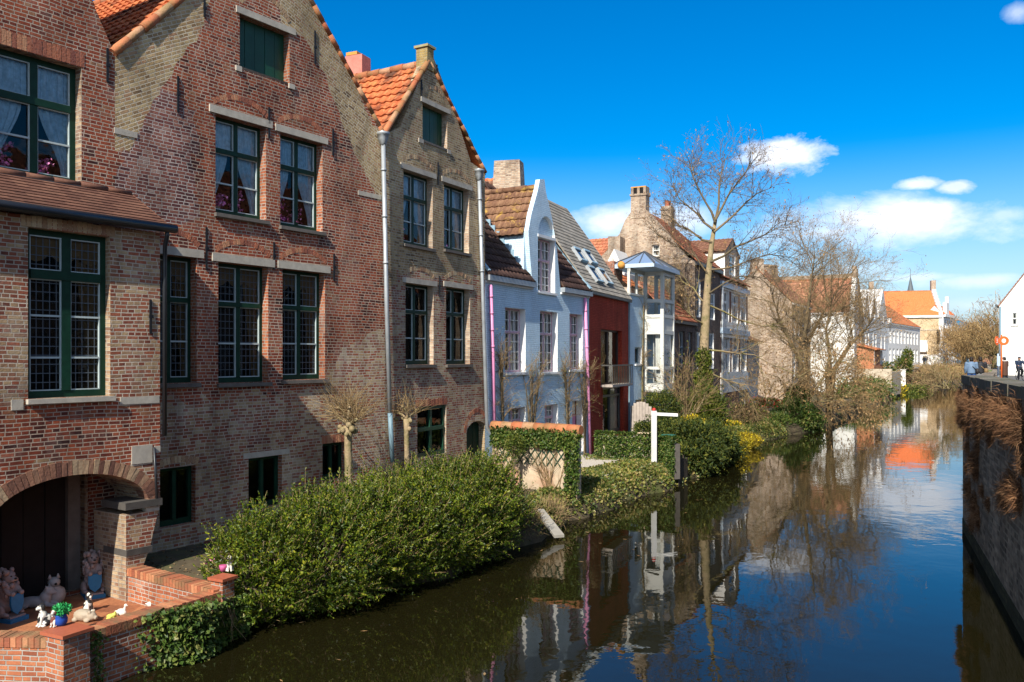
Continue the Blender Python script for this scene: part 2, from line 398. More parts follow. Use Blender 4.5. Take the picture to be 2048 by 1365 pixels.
for nm, c in dict(jacket_blue=(.13,.20,.30), jeans=(.015,.06,.20), jacket_dark=(.018,.018,.022), bag_tan=(.22,.14,.06), trousers_grey=(.20,.21,.21), coat_brown=(.085,.04,.025), cap_dark=(.02,.022,.03),
        hair_dark=(.02,.014,.010), coat_navy=(.012,.025,.055), trousers_dark=(.012,.014,.02), scarf_white=(.6,.55,.5), red_jacket=(.55,.03,.03), shirt_red=(.10,.03,.03), cat_white=(.70,.66,.58), cat_black=(.025,.022,.02), lion_pink=(.32,.235,.21), shield_blue=(.025,.16,.32),
        shield_mark=(.015,.02,.02), terracotta=(.36,.10,.05), pig_stone=(.36,.30,.22), pot_blue=(.012,.06,.32), rubber=(.012,.012,.012), bike_metal=(.25,.25,.26), dog_brown=(.16,.05,.04), pot_pink=(.50,.10,.24), gold=(.55,.26,.05), leaf_bright=(.03,.25,.05), cat_grey=(.34,.32,.31), blue_cover=(.03,.16,.28), spire_slate=(.10,.12,.13),
        green_tank=(.02,.12,.09)).items():
    plain(nm, c, .6, .15, 20, .1)

def tile_mat(name, cols, tw, tl, lichen=None, dark=None, rough=.85):
    def mk(n):
        t = NT(n); uv = t.uv(); sx = t.n('ShaderNodeSeparateXYZ'); t.l(uv, sx.inputs[0])
        cx = t.math('FLOOR', t.math('DIVIDE', sx.outputs[0], tw)); cy = t.math('FLOOR', t.math('DIVIDE', sx.outputs[1], tl))
        cb = t.n('ShaderNodeCombineXYZ'); t.l(cx, cb.inputs[0]); t.l(cy, cb.inputs[1])
        wn = t.n('ShaderNodeTexWhiteNoise', noise_dimensions='2D'); t.l(cb.outputs[0], wn.inputs['Vector'])
        k = t.math('ADD', t.math('MULTIPLY', wn.outputs['Value'], .65), t.math('MULTIPLY', t.noise(.8, 4), .4), True)
        c = t.ramp(k, cols); fine = t.noise(24, 4)
        c = t.mix(.45, c, t.ramp(fine, [(.25, .25), (.75, .75)]), 'OVERLAY')
        if dark:
            d = t.ramp(t.noise(.9, 6, .7, dist=.5), [(.50, 0), (.62, 1)]); c = t.mix(t.math('MULTIPLY', d, dark), c, (.035,.022,.016))
        if lichen:
            d = t.ramp(t.noise(1.7, 5, .7, dist=.8), [(.55, 0), (.66, 1)]); c = t.mix(t.math('MULTIPLY', d, lichen), c, (.50,.32,.06))
        t.set(rough, c, .3); t.bump(fine, .3, .01); return t.mat
    MAKERS[name] = mk
tile_mat('tile_orange', [(0,(.20,.045,.02)),(.3,(.40,.10,.035)),(.7,(.52,.16,.055)),(1,(.52,.24,.12))], .23, .30, .2, .85)
tile_mat('tile_orange_dark', [(0,(.20,.06,.035)),(.4,(.33,.105,.055)),(.8,(.43,.17,.09)),(1,(.42,.25,.15))], .23, .30, .15, .4)
tile_mat('tile_far', [(0,(.40,.12,.05)),(.5,(.58,.19,.075)),(1,(.66,.28,.12))], .3, .3, .1, .15)
tile_mat('tile_far_brown', [(0,(.24,.10,.06)),(.5,(.38,.16,.09)),(1,(.46,.25,.15))], .3, .3, .1, .3)
tile_mat('tile_bright', [(0,(.62,.155,.05)),(.5,(.70,.185,.06)),(1,(.74,.22,.08))], .3, .3, 0, 0)
tile_mat('tile_brown', [(0,(.09,.04,.03)),(.4,(.17,.08,.05)),(.8,(.24,.12,.075)),(1,(.30,.17,.10))], .23, .30, .25, .2)
tile_mat('tile_brown_lichen', [(0,(.09,.04,.026)),(.4,(.17,.085,.048)),(.8,(.23,.125,.07)),(1,(.29,.18,.10))], .23, .30, .85, .3)
tile_mat('tile_dark', [(0,(.03,.018,.016)),(.5,(.06,.033,.027)),(1,(.11,.06,.045))], .23, .30, .05, .2)
tile_mat('tile_plain', [(0,(.075,.032,.022)),(.5,(.125,.055,.036)),(1,(.18,.088,.056))], .17, .115, 0, .2)
tile_mat('tile_grey', [(0,(.16,.145,.12)),(.5,(.24,.22,.185)),(1,(.34,.31,.26))], .33, .2, .1, .1)
tile_mat('floor_tile', [(0,(.20,.07,.035)),(.5,(.34,.13,.06)),(1,(.46,.20,.09))], .33, .33, 0, .3, .6)

def mk_glass(n, lead=False):
    t = NT(n); t.t.nodes.remove(t.b)
    tr = t.n('ShaderNodeBsdfTransparent'); gl = t.n('ShaderNodeBsdfGlossy'); gl.inputs['Roughness'].default_value = .02
    tr.inputs[0].default_value = (.93,.96,.96,1)
    nz = t.n('ShaderNodeBump', i_Strength=.12, i_Distance=.02); t.l(t.noise(3.5, 1), nz.inputs['Height']); t.l(nz.outputs[0], gl.inputs['Normal'])
    fr = t.n('ShaderNodeFresnel', i_IOR=1.3 if lead else 1.5); ms = t.n('ShaderNodeMixShader')
    t.l(t.math('MULTIPLY', fr.outputs[0], 1.0, True), ms.inputs[0])
    t.l(tr.outputs[0], ms.inputs[1]); t.l(gl.outputs[0], ms.inputs[2]); last = ms.outputs[0]
    if lead:
        sx = t.n('ShaderNodeSeparateXYZ'); t.l(t.uv(), sx.inputs[0]); f = None
        for i, w in ((0, .095), (1, .13)):
            q = t.math('LESS_THAN', t.math('FRACT', t.math('DIVIDE', sx.outputs[i], w)), .012/w)
            f = q if f is None else t.math('MAXIMUM', f, q)
        d = t.n('ShaderNodeBsdfDiffuse'); d.inputs[0].default_value = (.10,.12,.14,1)
        m2 = t.n('ShaderNodeMixShader'); t.l(f, m2.inputs[0]); t.l(last, m2.inputs[1]); t.l(d.outputs[0], m2.inputs[2]); last = m2.outputs[0]
    t.l(last, t.out.inputs[0]); return t.mat
MAKERS['glass'] = lambda n: mk_glass(n); MAKERS['glass_leaded'] = lambda n: mk_glass(n, True)

def mk_water(n):
    t = NT(n); p = t.pos()
    mp = t.n('ShaderNodeMapping'); mp.inputs['Scale'].default_value = (.8, .8, 1); mp.inputs['Rotation'].default_value = (0, 0, .6); t.l(p, mp.inputs[0])
    a = t.noise(1.5, 2, .5, mp.outputs[0], .3); b = t.noise(7.5, 2, .5, mp.outputs[0])
    calm = t.ramp(t.noise(.12, 2), [(.40, .35), (.62, 1.0)])
    h = t.math('MULTIPLY', t.math('ADD', t.math('MULTIPLY', a, 1.0), t.math('MULTIPLY', b, .16)), calm)
    t.set(.012, (.009,.008,.0025), .5); t.b.inputs['IOR'].default_value = 1.34
    t.bump(h, .13, .05); return t.mat
MAKERS['water'] = mk_water

brick('brick_lichen', [(0,(.30,.20,.07)),(.5,(.42,.30,.10)),(1,(.48,.38,.2))], mortar=(.5,.42,.25), white=.2)
plain('stone_lichen', (.30,.30,.20), .9, .3, 6, .3, dirt=((.38,.27,.05), .7))

island('twig_crown', [(0,(.10,.07,.045)),(1,(.19,.13,.085))], .9, 0)

brick('brick_quay_wet', [(0,(.02,.022,.012)),(.5,(.05,.05,.025)),(1,(.10,.10,.05))], mortar=(.05,.05,.03), white=.3, wcol=(.10,.12,.03), bw=.3, rh=.11, ms=.02, bump=1.0)
plain('corbel_stone', (.075,.068,.06), .9, .3, 6, .5)
island('coping_stone', [(0,(.085,.075,.06)),(1,(.15,.135,.11))], .9, .8, 9, moss=(.07,.075,.03))

island('voussoir_bay', [(0,(.12,.055,.04)),(.4,(.24,.12,.075)),(.75,(.32,.20,.12)),(1,(.38,.28,.17))])
def rough(poly, step=.22, amp=.13):
    r = random.Random(5); out = []
    for i in range(len(poly)):
        p, q = Vector(poly[i]), Vector(poly[(i+1) % len(poly)]); n = max(1, int((q-p).length/step))
        for k in range(n): out.append(tuple(p.lerp(q, k/n)+Vector((r.uniform(-amp, amp), r.uniform(-amp, amp)))))
    return out
# ================================================================== building blocks
def drape(mb, fac, t0, t1, b0, b1, z0, z1, o, mat, n=14, m=6, waves=4, amp=.025, mid=None):
    g = []
    for j in range(m+1):
        f = j/m; row = []
        for i in range(n+1):
            e = i/n; w = f*f*(3-2*f) if mid is None else min(1, f/mid)
            s = (t0+(t1-t0)*e)*(1-w)+(b0+(b1-b0)*e)*w
            row.append(fac.pt(s, z1+(z0-z1)*f, o+amp*math.sin(e*waves*2*PI)))
        g.append(row)
    for j in range(m):
        for i in range(n):
            mb.face([g[j+1][i], g[j+1][i+1], g[j][i+1], g[j][i]], mat, smooth=True)

def window(root, fac, r, frame='green_paint', mull=(.5,), trans=(.66,), bars=(.33,), vbars=(), bead='bead_paint', rec=.18, pane='glass', fw=.065,
           mw=.085, bw=.028, sill=None, curtain=None, inside='interior_dark', depth=.7, lintel=None, name='window', cmat='lace', flw=None):
    s0, s1, z0, z1 = r; W = s1-s0; H = z1-z0; a = MB(); f0, f1 = -rec-.07, -rec
    lo = .10 if frame.startswith('green') else fw
    a.box(fac, s0-.02, s0+fw, z0-.02, z1+.02, f0, f1, frame); a.box(fac, s1-fw, s1+.02, z0-.02, z1+.02, f0, f1, frame)
    a.box(fac, s0+fw, s1-fw, z0-.02, z0+lo, f0, f1, frame); a.box(fac, s0+fw, s1-fw, z1-fw, z1+.02, f0, f1, frame)
    xs = [s0+fw]+[v for m in mull for v in (s0+W*m-mw/2, s0+W*m+mw/2)]+[s1-fw]
    zs = [z0+lo]+[v for m in trans for v in (z0+H*m-mw/2, z0+H*m+mw/2)]+[z1-fw]
    for m in mull: a.box(fac, s0+W*m-mw/2, s0+W*m+mw/2, z0+lo, z1-fw, f0+.004, f1+.012, frame)
    for m in trans:
        a.box(fac, s0+fw, s1-fw, z0+H*m-mw/2, z0+H*m+mw/2, f0+.008, f1+.03, frame)
    cells = [(xs[i], xs[i+1], zs[j], zs[j+1]) for i in range(0, len(xs), 2) for j in range(0, len(zs), 2)]
    for c in cells:
        if bead:
            w = .016; y0, y1 = f1-.035, f1-.006
            a.box(fac, c[0], c[0]+w, c[2], c[3], y0, y1, bead); a.box(fac, c[1]-w, c[1], c[2], c[3], y0, y1, bead)
            a.box(fac, c[0]+w, c[1]-w, c[2], c[2]+w, y0, y1, bead); a.box(fac, c[0]+w, c[1]-w, c[3]-w, c[3], y0, y1, bead)
        for b in bars:
            zb = z0+H*b
            if c[2]+.05 < zb < c[3]-.05: a.box(fac, c[0], c[1], zb-bw/2, zb+bw/2, f1-.04, f1-.002, bead or frame)
        for b in vbars:
            sb = c[0]+(c[1]-c[0])*b; a.box(fac, sb-bw/2, sb+bw/2, c[2], c[3], f1-.038, f1-.004, bead or frame)
    w = a.build(name, root)
    p = MB(); o = f1-.045
    p.face([fac.pt(s0+fw*.5, z0+.03, o), fac.pt(s1-fw*.5, z0+.03, o), fac.pt(s1-fw*.5, z1-.03, o), fac.pt(s0+fw*.5, z1-.03, o)], pane); p.build('pane', w)
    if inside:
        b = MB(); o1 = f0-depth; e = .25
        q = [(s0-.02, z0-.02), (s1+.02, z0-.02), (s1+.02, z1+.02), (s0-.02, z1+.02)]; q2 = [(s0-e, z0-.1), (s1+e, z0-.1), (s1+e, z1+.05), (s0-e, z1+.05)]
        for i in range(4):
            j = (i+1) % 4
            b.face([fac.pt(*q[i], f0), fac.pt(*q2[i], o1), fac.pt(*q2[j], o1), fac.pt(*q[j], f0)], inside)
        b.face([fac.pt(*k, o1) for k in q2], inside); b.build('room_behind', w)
    o = f0-.022
    if curtain == 'lace':                     # short valance above, two drapes drawn aside below
        c = MB(); zt = z0+H*trans[0] if trans else z1
        drape(c, fac, s0, s0+W/2-.01, s0, s0+W/2-.01, zt+.02, z1, o, cmat, 20, 2, 7, .018); drape(c, fac, s0+W/2+.01, s1, s0+W/2+.01, s1, zt+.02, z1, o-.002, cmat, 20, 2, 7, .018)
        drape(c, fac, s0, s0+W*.40, s0, s0+W*.13, z0+H*.06, zt, o, cmat, 14, 7, 5, .02); drape(c, fac, s1-W*.42, s1, s1-W*.14, s1, z0+H*.06, zt, o, cmat, 14, 7, 5, .02)
        c.build('curtain', w)
    elif curtain == 'side':                   # warm drapes and a scalloped pelmet
        c = MB(); drape(c, fac, s1-W*.36, s1, s1-W*.16, s1, z0, z1, o, cmat, 14, 7, 4, .03)
        n = 12
        for i in range(n):
            e0, e1 = i/n, (i+1)/n; h = lambda e: H*(.14+.05*abs(math.sin(e*PI*3)))
            c.face([fac.pt(s0+W*e0, z1-h(e0), o+.03), fac.pt(s0+W*e1, z1-h(e1), o+.03), fac.pt(s0+W*e1, z1, o+.03), fac.pt(s0+W*e0, z1, o+.03)], cmat)
        c.build('curtain', w)
    elif curtain == 'full':
        c = MB(); drape(c, fac, s0, s0+W*.42, s0, s0+W*.36, z0, z1, o, cmat, 14, 4, 5, .025); drape(c, fac, s1-W*.42, s1, s1-W*.36, s1, z0, z1, o, cmat, 14, 4, 5, .025); c.build('curtain', w)
    elif curtain == 'part':
        c = MB(); drape(c, fac, s1-W*.5, s1, s1-W*.42, s1, z0, z1, o, cmat, 12, 4, 4, .025); c.build('curtain', w)
    if sill:
        b = MB(); b.box(fac, s0-.03, s1+.05, z0-.075, z0-.006, -rec+.005, .07, sill); b.build('sill', w)
    if lintel:
        t, ex = lintel[0], lintel[1]; b = MB(); b.box(fac, s0-ex, s1+ex, z1+.004, z1+t, -.12, .03, lintel[2]); b.build('lintel', w)
    return w

def arch_band(root, fac, sc, zb, hw, rise, th, mat, n=16, name='relieving_arch', o1=.003, o0=-.06):
    b = MB(); R = (hw*hw+rise*rise)/(2*rise); zc = zb+rise-R; a0 = math.asin(hw/R)
    for i in range(n):
        t0 = -a0+2*a0*(i+.08)/n; t1 = -a0+2*a0*(i+.92)/n
        q = [(sc+R*math.sin(t0), zc+R*math.cos(t0)), (sc+R*math.sin(t1), zc+R*math.cos(t1)), (sc+(R+th)*math.sin(t1), zc+(R+th)*math.cos(t1)), (sc+(R+th)*math.sin(t0), zc+(R+th)*math.cos(t0))]
        e = random.uniform(-.003, .005)
        b.hexa([fac.pt(*p, o0) for p in q]+[fac.pt(*p, o1+e) for p in q], mat)
    return b.build(name, root)
def soldier(root, fac, s0, s1, z0, z1, mat, name='brick_lintel', step=.072):
    b = MB(); n = max(1, int((s1-s0)/step)); w = (s1-s0)/n
    for i in range(n): b.box(fac, s0+w*i+.005, s0+w*(i+1)-.005, z0, z1+random.uniform(-.01, .01), -.09, .004+random.uniform(-.002, .002), mat)
    return b.build(name, root)
def anchors(root, fac, lst):
    for u, v0, v1 in lst:
        s, z1 = fac.sz(u, v0); _, z0 = fac.sz(u, v1); b = MB()
        b.beam(fac.pt(s, z0, .016), fac.pt(s, z1, .016), .034, .022, 'iron', up=fac.n+(0,)); b.box(fac, s-.022, s+.045, (z0+z1)/2-.02, (z0+z1)/2+.03, -.01, .03, 'iron')
        b.build('wall_anchor', root)

def pantiles(mb, O, A, U, W, H, tw, tl, mat, amp=.034, lift=.035, smooth=True):
    O, A, U = V(O), V(A).normalized(), V(U).normalized(); N = A.cross(U)
    if N.z < 0: N = -N
    prof = [(0, 0), (.18, .75), (.36, 1), (.55, .6), (.75, .08)] if amp else [(0, 0)]
    xs = []; hs = []; nx = max(1, int(round(W/tw)))
    for i in range(nx):
        for e, h in prof: xs.append((i+e)*W/nx); hs.append(h*amp)
    xs.append(W); hs.append(0)
    ny = max(1, int(round(H/tl))); st = H/ny; k = mb.mi(mat)
    flip = (A.cross(U)).dot(N) < 0
    for j in range(ny):
        b = len(mb.v); jit = random.uniform(-.006, .006)
        y0 = j*st-.02; y1 = (j+1)*st
        for x, h in zip(xs, hs): mb.v.append(tuple(O+A*x+U*(y0+jit)+N*(h+lift)))
        for x, h in zip(xs, hs): mb.v.append(tuple(O+A*x+U*y1+N*(h*.9)))
        for x, h in zip(xs, hs): mb.v.append(tuple(O+A*x+U*(y0+jit)+N*(h+lift-.022-lift*.3)))
        n = len(xs)
        for i in range(n-1):
            q = [b+i, b+i+1, b+n+i+1, b+n+i]; mb.f.append(q[::-1] if flip else q); mb.m.append(k); mb.rot.append(0); mb.smooth.append(smooth and amp > 0)
            q = [b+2*n+i, b+2*n+i+1, b+i+1, b+i]; mb.f.append(q[::-1] if flip else q); mb.m.append(k); mb.rot.append(0); mb.smooth.append(False)
    P = [O-N*.03, O+A*W-N*.03, O+A*W+U*H-N*.03, O+U*H-N*.03]
    mb.face(P[::-1] if flip else P, mat)
    # closed edges of the roof skin
    for p, q in ((P[0], P[3]), (P[1], P[2])): mb.face([p, q, q+N*.05, p+N*.05], mat)

def caps(mb, p, q, mat, r=.10, seg=.36):
    p, q = V(p), V(q); L = (q-p).length; n = max(1, int(L/seg)); d = (q-p)/n
    for i in range(n):
        j = random.uniform(-.008, .008)
        mb.tube([p+d*i-d*.06, p+d*(i+1)], [r*1.06+j, r*.94+j], mat, 8)

def vec(fac, ds=0, dz=0, do=0):
    return Vector((fac.a[0]*ds+fac.n[0]*do, fac.a[1]*ds+fac.n[1]*do, dz))

def gable_roof(root, fac, s0, s1, ze, sa, za, depth, mat, o0=-.04, tw=.23, tl=.3, ze2=None, ridge='ridge_orange', verge=True, over=.1, left=True, right=True):
    """two slopes running back from a gable in fac; ze, za eaves and apex"""
    ze2 = ze if ze2 is None else ze2; b = MB(); B = vec(fac, 0, 0, -1)
    if left:
        U = vec(fac, sa-s0, za-ze); pantiles(b, V(fac.pt(s0, ze, o0))-U.normalized()*over, B, U, depth+o0, U.length+over, tw, tl, mat)
    if right:
        U = vec(fac, sa-s1, za-ze2); pantiles(b, V(fac.pt(s1, ze2, o0))-U.normalized()*over, B, U, depth+o0, U.length+over, tw, tl, mat)
    r = b.build('roof', root)
    c = MB(); caps(c, fac.pt(sa, za+.03, o0), fac.pt(sa, za+.03, -depth), ridge); c.build('ridge_tiles', r)
    if verge:
        c = MB(); caps(c, fac.pt(s0-.02, ze+.0, -.02), fac.pt(sa-.04, za+.06, -.02), ridge, .075); c.build('verge_tiles', r)
        c = MB(); caps(c, fac.pt(s1+.0, ze2+.0, .0), fac.pt(sa+.02, za+.05, .0), ridge, .055, .3); c.build('verge_tiles', r)
    return r

def pipe(root, pts, mat, r=.045, hopper=None, name='downpipe', brackets=0):
    b = MB(); b.tube(pts, r, mat, 10)
    if hopper:
        t = V(pts[0]); b.lathe((t.x, t.y, t.z-.05), [(r*1.1, -.14), (r*1.5, -.1), (.12, .02), (.13, .10), (.15, .12), (.15, .17)], mat, 4 if hopper == 4 else 10)
    p0, p1 = V(pts[0]), V(pts[1])
    for i in range(brackets):
        c = p0.lerp(p1, (i+.7)/(brackets+.5)); b.tube([c-Vector((0,0,.025)), c+Vector((0,0,.025))], r*1.28, mat, 10)
    return b.build(name, root)
def gutter(root, p, q, mat, r=.075, name='gutter'):
    b = MB(); b.tube([p, q], r, mat, 10); return b.build(name, root)

def chimney(root, c, w, d, z0, z1, mat, rz, taper=1.0, pots=0, cap=True):
    b = MB(); f = Fac(c[0], c[1], c[0]+math.cos(rz), c[1]+math.sin(rz))
    h = z1-z0; zz = z0+h*.86
    lo = [(-w/2, -d/2), (w/2, -d/2), (w/2, d/2), (-w/2, d/2)]; hi = [(x*taper, y*taper) for x, y in lo]
    b.hexa([f.pt(x, z0, y) for x, y in lo[::-1]]+[f.pt(x, zz, y) for x, y in hi[::-1]], mat)
    if cap:
        b.hexa([f.pt(x*1.12, zz+.003, y*1.12) for x, y in hi[::-1]]+[f.pt(x*1.12, zz+h*.05, y*1.12) for x, y in hi[::-1]], mat)
        b.hexa([f.pt(x, zz+h*.053, y) for x, y in hi[::-1]]+[f.pt(x*.96, z1, y*.96) for x, y in hi[::-1]], mat)
    o = b.build('chimney', root)
    for i in range(pots):
        p = MB(); x = (i-(pots-1)/2)*w*.42; t = f.pt(x, z1-.02, 0); p.lathe(t, [(.13, 0), (.15, .05), (.12, .1), (.13, .32), (.15, .34), (.10, .34), (.10, .1)], 'terracotta', 10); p.build('chimney_pot', o)
    return o

# ================================================================== facade planes of the row
F2 = Fac(-6.526, 13.97, -2.884, 19.30)      # tall brick house (and the house left of it)
F3 = Fac(-2.884, 19.30, -.738, 23.24)
F4 = Fac(-.738, 23.24, 2.672, 29.50)
F5 = Fac(2.672, 29.50, 4.68, 34.17)
F6 = Fac(4.68, 34.17, 7.53, 39.86)
F7 = Fac(9.38, 43.57, 11.9, 48.6)
F8 = Fac(11.9, 48.6, 15.5, 55.9)
GZ = .65
def P2(f, lst): return [f.sz(u, v) for u, v in lst]

# ------------------------------------------------------------------ tall red brick gable house
def house_red_gable():
    f = F2; W = f.L
    h = thing('gable_house', 'tall red brick gable house with green attic shutter and four cross windows in two rows', 'house', f.pt(W/2, GZ))
    rt = [(W, GZ-.4), (W, 9.02)]+P2(f, [(735, 250), (690, 165), (650, 75), (612, 0)])
    sR, zR = rt[-1]; s2, z2 = f.sz(650, 75); m = (zR-z2)/(sR-s2)
    sa = W*.5; za = zR+m*(sa-sR)
    lt = [(2*sa-s, z) for s, z in rt[2:]][::-1]
    out = [(0, GZ-.4), (W, GZ-.4), (W, 9.02), (sa+.05, za), (sa-.05, za), (0, 9.02)]
    A = f.rect((428,226),(515,251),(519,442),(434,426), 15); B = f.rect((556,260),(630,287),(632,465),(565,452), 14)
    C = f.rect((433,523),(518,533),(523,764),(440,767), 16); D = f.rect((561,537),(632,545),(638,757),(569,762), 15)
    E = f.rect((300,507),(379,514),(384,767),(300,767), 12); SH = f.rect((478,27),(563,62),(565,165),(481,135), 15)
    b1 = f.rect((325,938),(392,931),(390,1045),(313,1060), 0); b2 = f.rect((497,917),(563,911),(565,1010),(497,1020), 0); b3 = f.rect((645,888),(690,884),(692,957),(645,960), 0)
    holes = [R4(r) for r in (A, B, C, D, E, SH, b1, b2, b3)]
    zy = P2(f, [(604,-10),(640,-10),(745,250),(775,262),(775,404),(757,400),(706,300),(672,215),(650,150),(607,74),(566,56),(556,-10)])
    zy2 = P2(f, [(200,70),(320,-10),(425,-10),(402,60),(330,170),(285,250),(262,300),(200,300)])
    zp = P2(f, [(276,172),(316,170),(392,222),(392,428),(320,470),(240,420),(240,330)])
    zl = P2(f, [(180,800),(330,800),(480,795),(620,775),(700,700),(800,640),(800,1150),(180,1250)])
    m = MB(); m.panel(f, out, holes, 'brick_red', [(rough(zl, .16, .15), 'brick_low'), (rough(zp, .14, .11), 'brick_purple'), (rough(zy, .12, .035), 'brick_tan', .35), (rough(zy2, .12, .04), 'brick_tan', -.5)], reveal=.26, rmat='brick_orange')
    m.extrude(f, out, 'brick_tan', -.002, -.3, back=False); m.extrude(f, [(0, GZ-.4), (W, GZ-.4), (W, 8.9), (sa, za-.25), (0, 8.9)], 'brick_tan', -.31, -8.4); m.build('wall', h)
    L = ('stone')
    for r, t, ex in ((A, .14, .14), (B, .14, .13), (C, .15, .14), (D, .15, .13), (E, .15, .13)):
        window(h, f, r, lintel=(t, ex, L), sill='stone_dark', curtain='lace' if r in (A, B) else 'side', pane='glass' if r in (A, B) else 'glass_leaded', cmat='lace' if r in (A, B) else 'curtain_warm')
        arch_band(h, f, (r[0]+r[1])/2, r[3]+t+.03, (r[1]-r[0])/2+.02, .19, .10, 'voussoir_red')
    # attic shutter of five boards
    b = MB(); n = 5; w = (SH[1]-SH[0])/n
    for i in range(n): b.box(f, SH[0]+w*i+.006, SH[0]+w*(i+1)-.004, SH[2], SH[3], -.24, -.17+.004*(i % 2), 'shutter_green')
    b.box(f, SH[0]-.02, SH[1]+.02, SH[2]-.05, SH[3]+.02, -.27, -.245, 'door_dark'); sh = b.build('attic_shutter', h)
    b = MB(); b.box(f, SH[0]-.09, SH[1]+.14, SH[3]+.004, SH[3]+.13, -.12, .03, 'stone'); b.build('lintel', sh)
    b = MB(); b.box(f, SH[0]-.10, SH[0]+.03, SH[2]-.11, SH[2]-.01, -.12, .03, 'stone'); b.box(f, SH[1]-.03, SH[1]+.12, SH[2]-.11, SH[2]-.01, -.12, .031, 'stone'); b.box(f, SH[0]+.04, SH[1]-.04, SH[2]-.05, SH[2], -.16, .0, 'stone_dark'); b.build('sill', sh)
    arch_band(h, f, (SH[0]+SH[1])/2, SH[3]+.2, .55, .3, .10, 'voussoir_tan')
    for r in (b1, b2, b3):
        window(h, f, r, trans=(), bars=(), bead=None, frame='green_paint', rec=.12, inside='interior_dark', curtain=None, mw=.07, name='cellar_window')
    arch_band(h, f, (b1[0]+b1[1])/2, b1[3]+.01, (b1[1]-b1[0])/2+.05, .07, .12, 'voussoir_tan', 12, 'brick_lintel')
    soldier(h, f, b3[0]-.02, b3[1]+.02, b3[3]+.004, b3[3]+.17, 'voussoir_red')
    b = MB(); b.box(f, b2[0]-.12, b2[1]+.18, b2[3]+.004, b2[3]+.11, -.1, .006, 'stone'); b.build('lintel', h)
    for (u0, v0, u1, v1) in ((716, 381, 762, 400), (228, 258, 274, 274)):
        s0, z1 = f.sz(u0, v0); s1, z0 = f.sz(u1, v1); b = MB(); b.box(f, s0, s1, (z0+z1)/2-.05, (z0+z1)/2+.05, -.1, .012, 'stone'); b.build('stone_block', h)
    anchors(h, f, [(355,153,225),(537,215,277),(665,258,312),(412,455,540),(547,485,540),(667,508,562),(629,62,128),(408,0,34)])
    gable_roof(h, f, 0, W, 9.02, sa, za, 8.5, 'tile_orange')
    return h

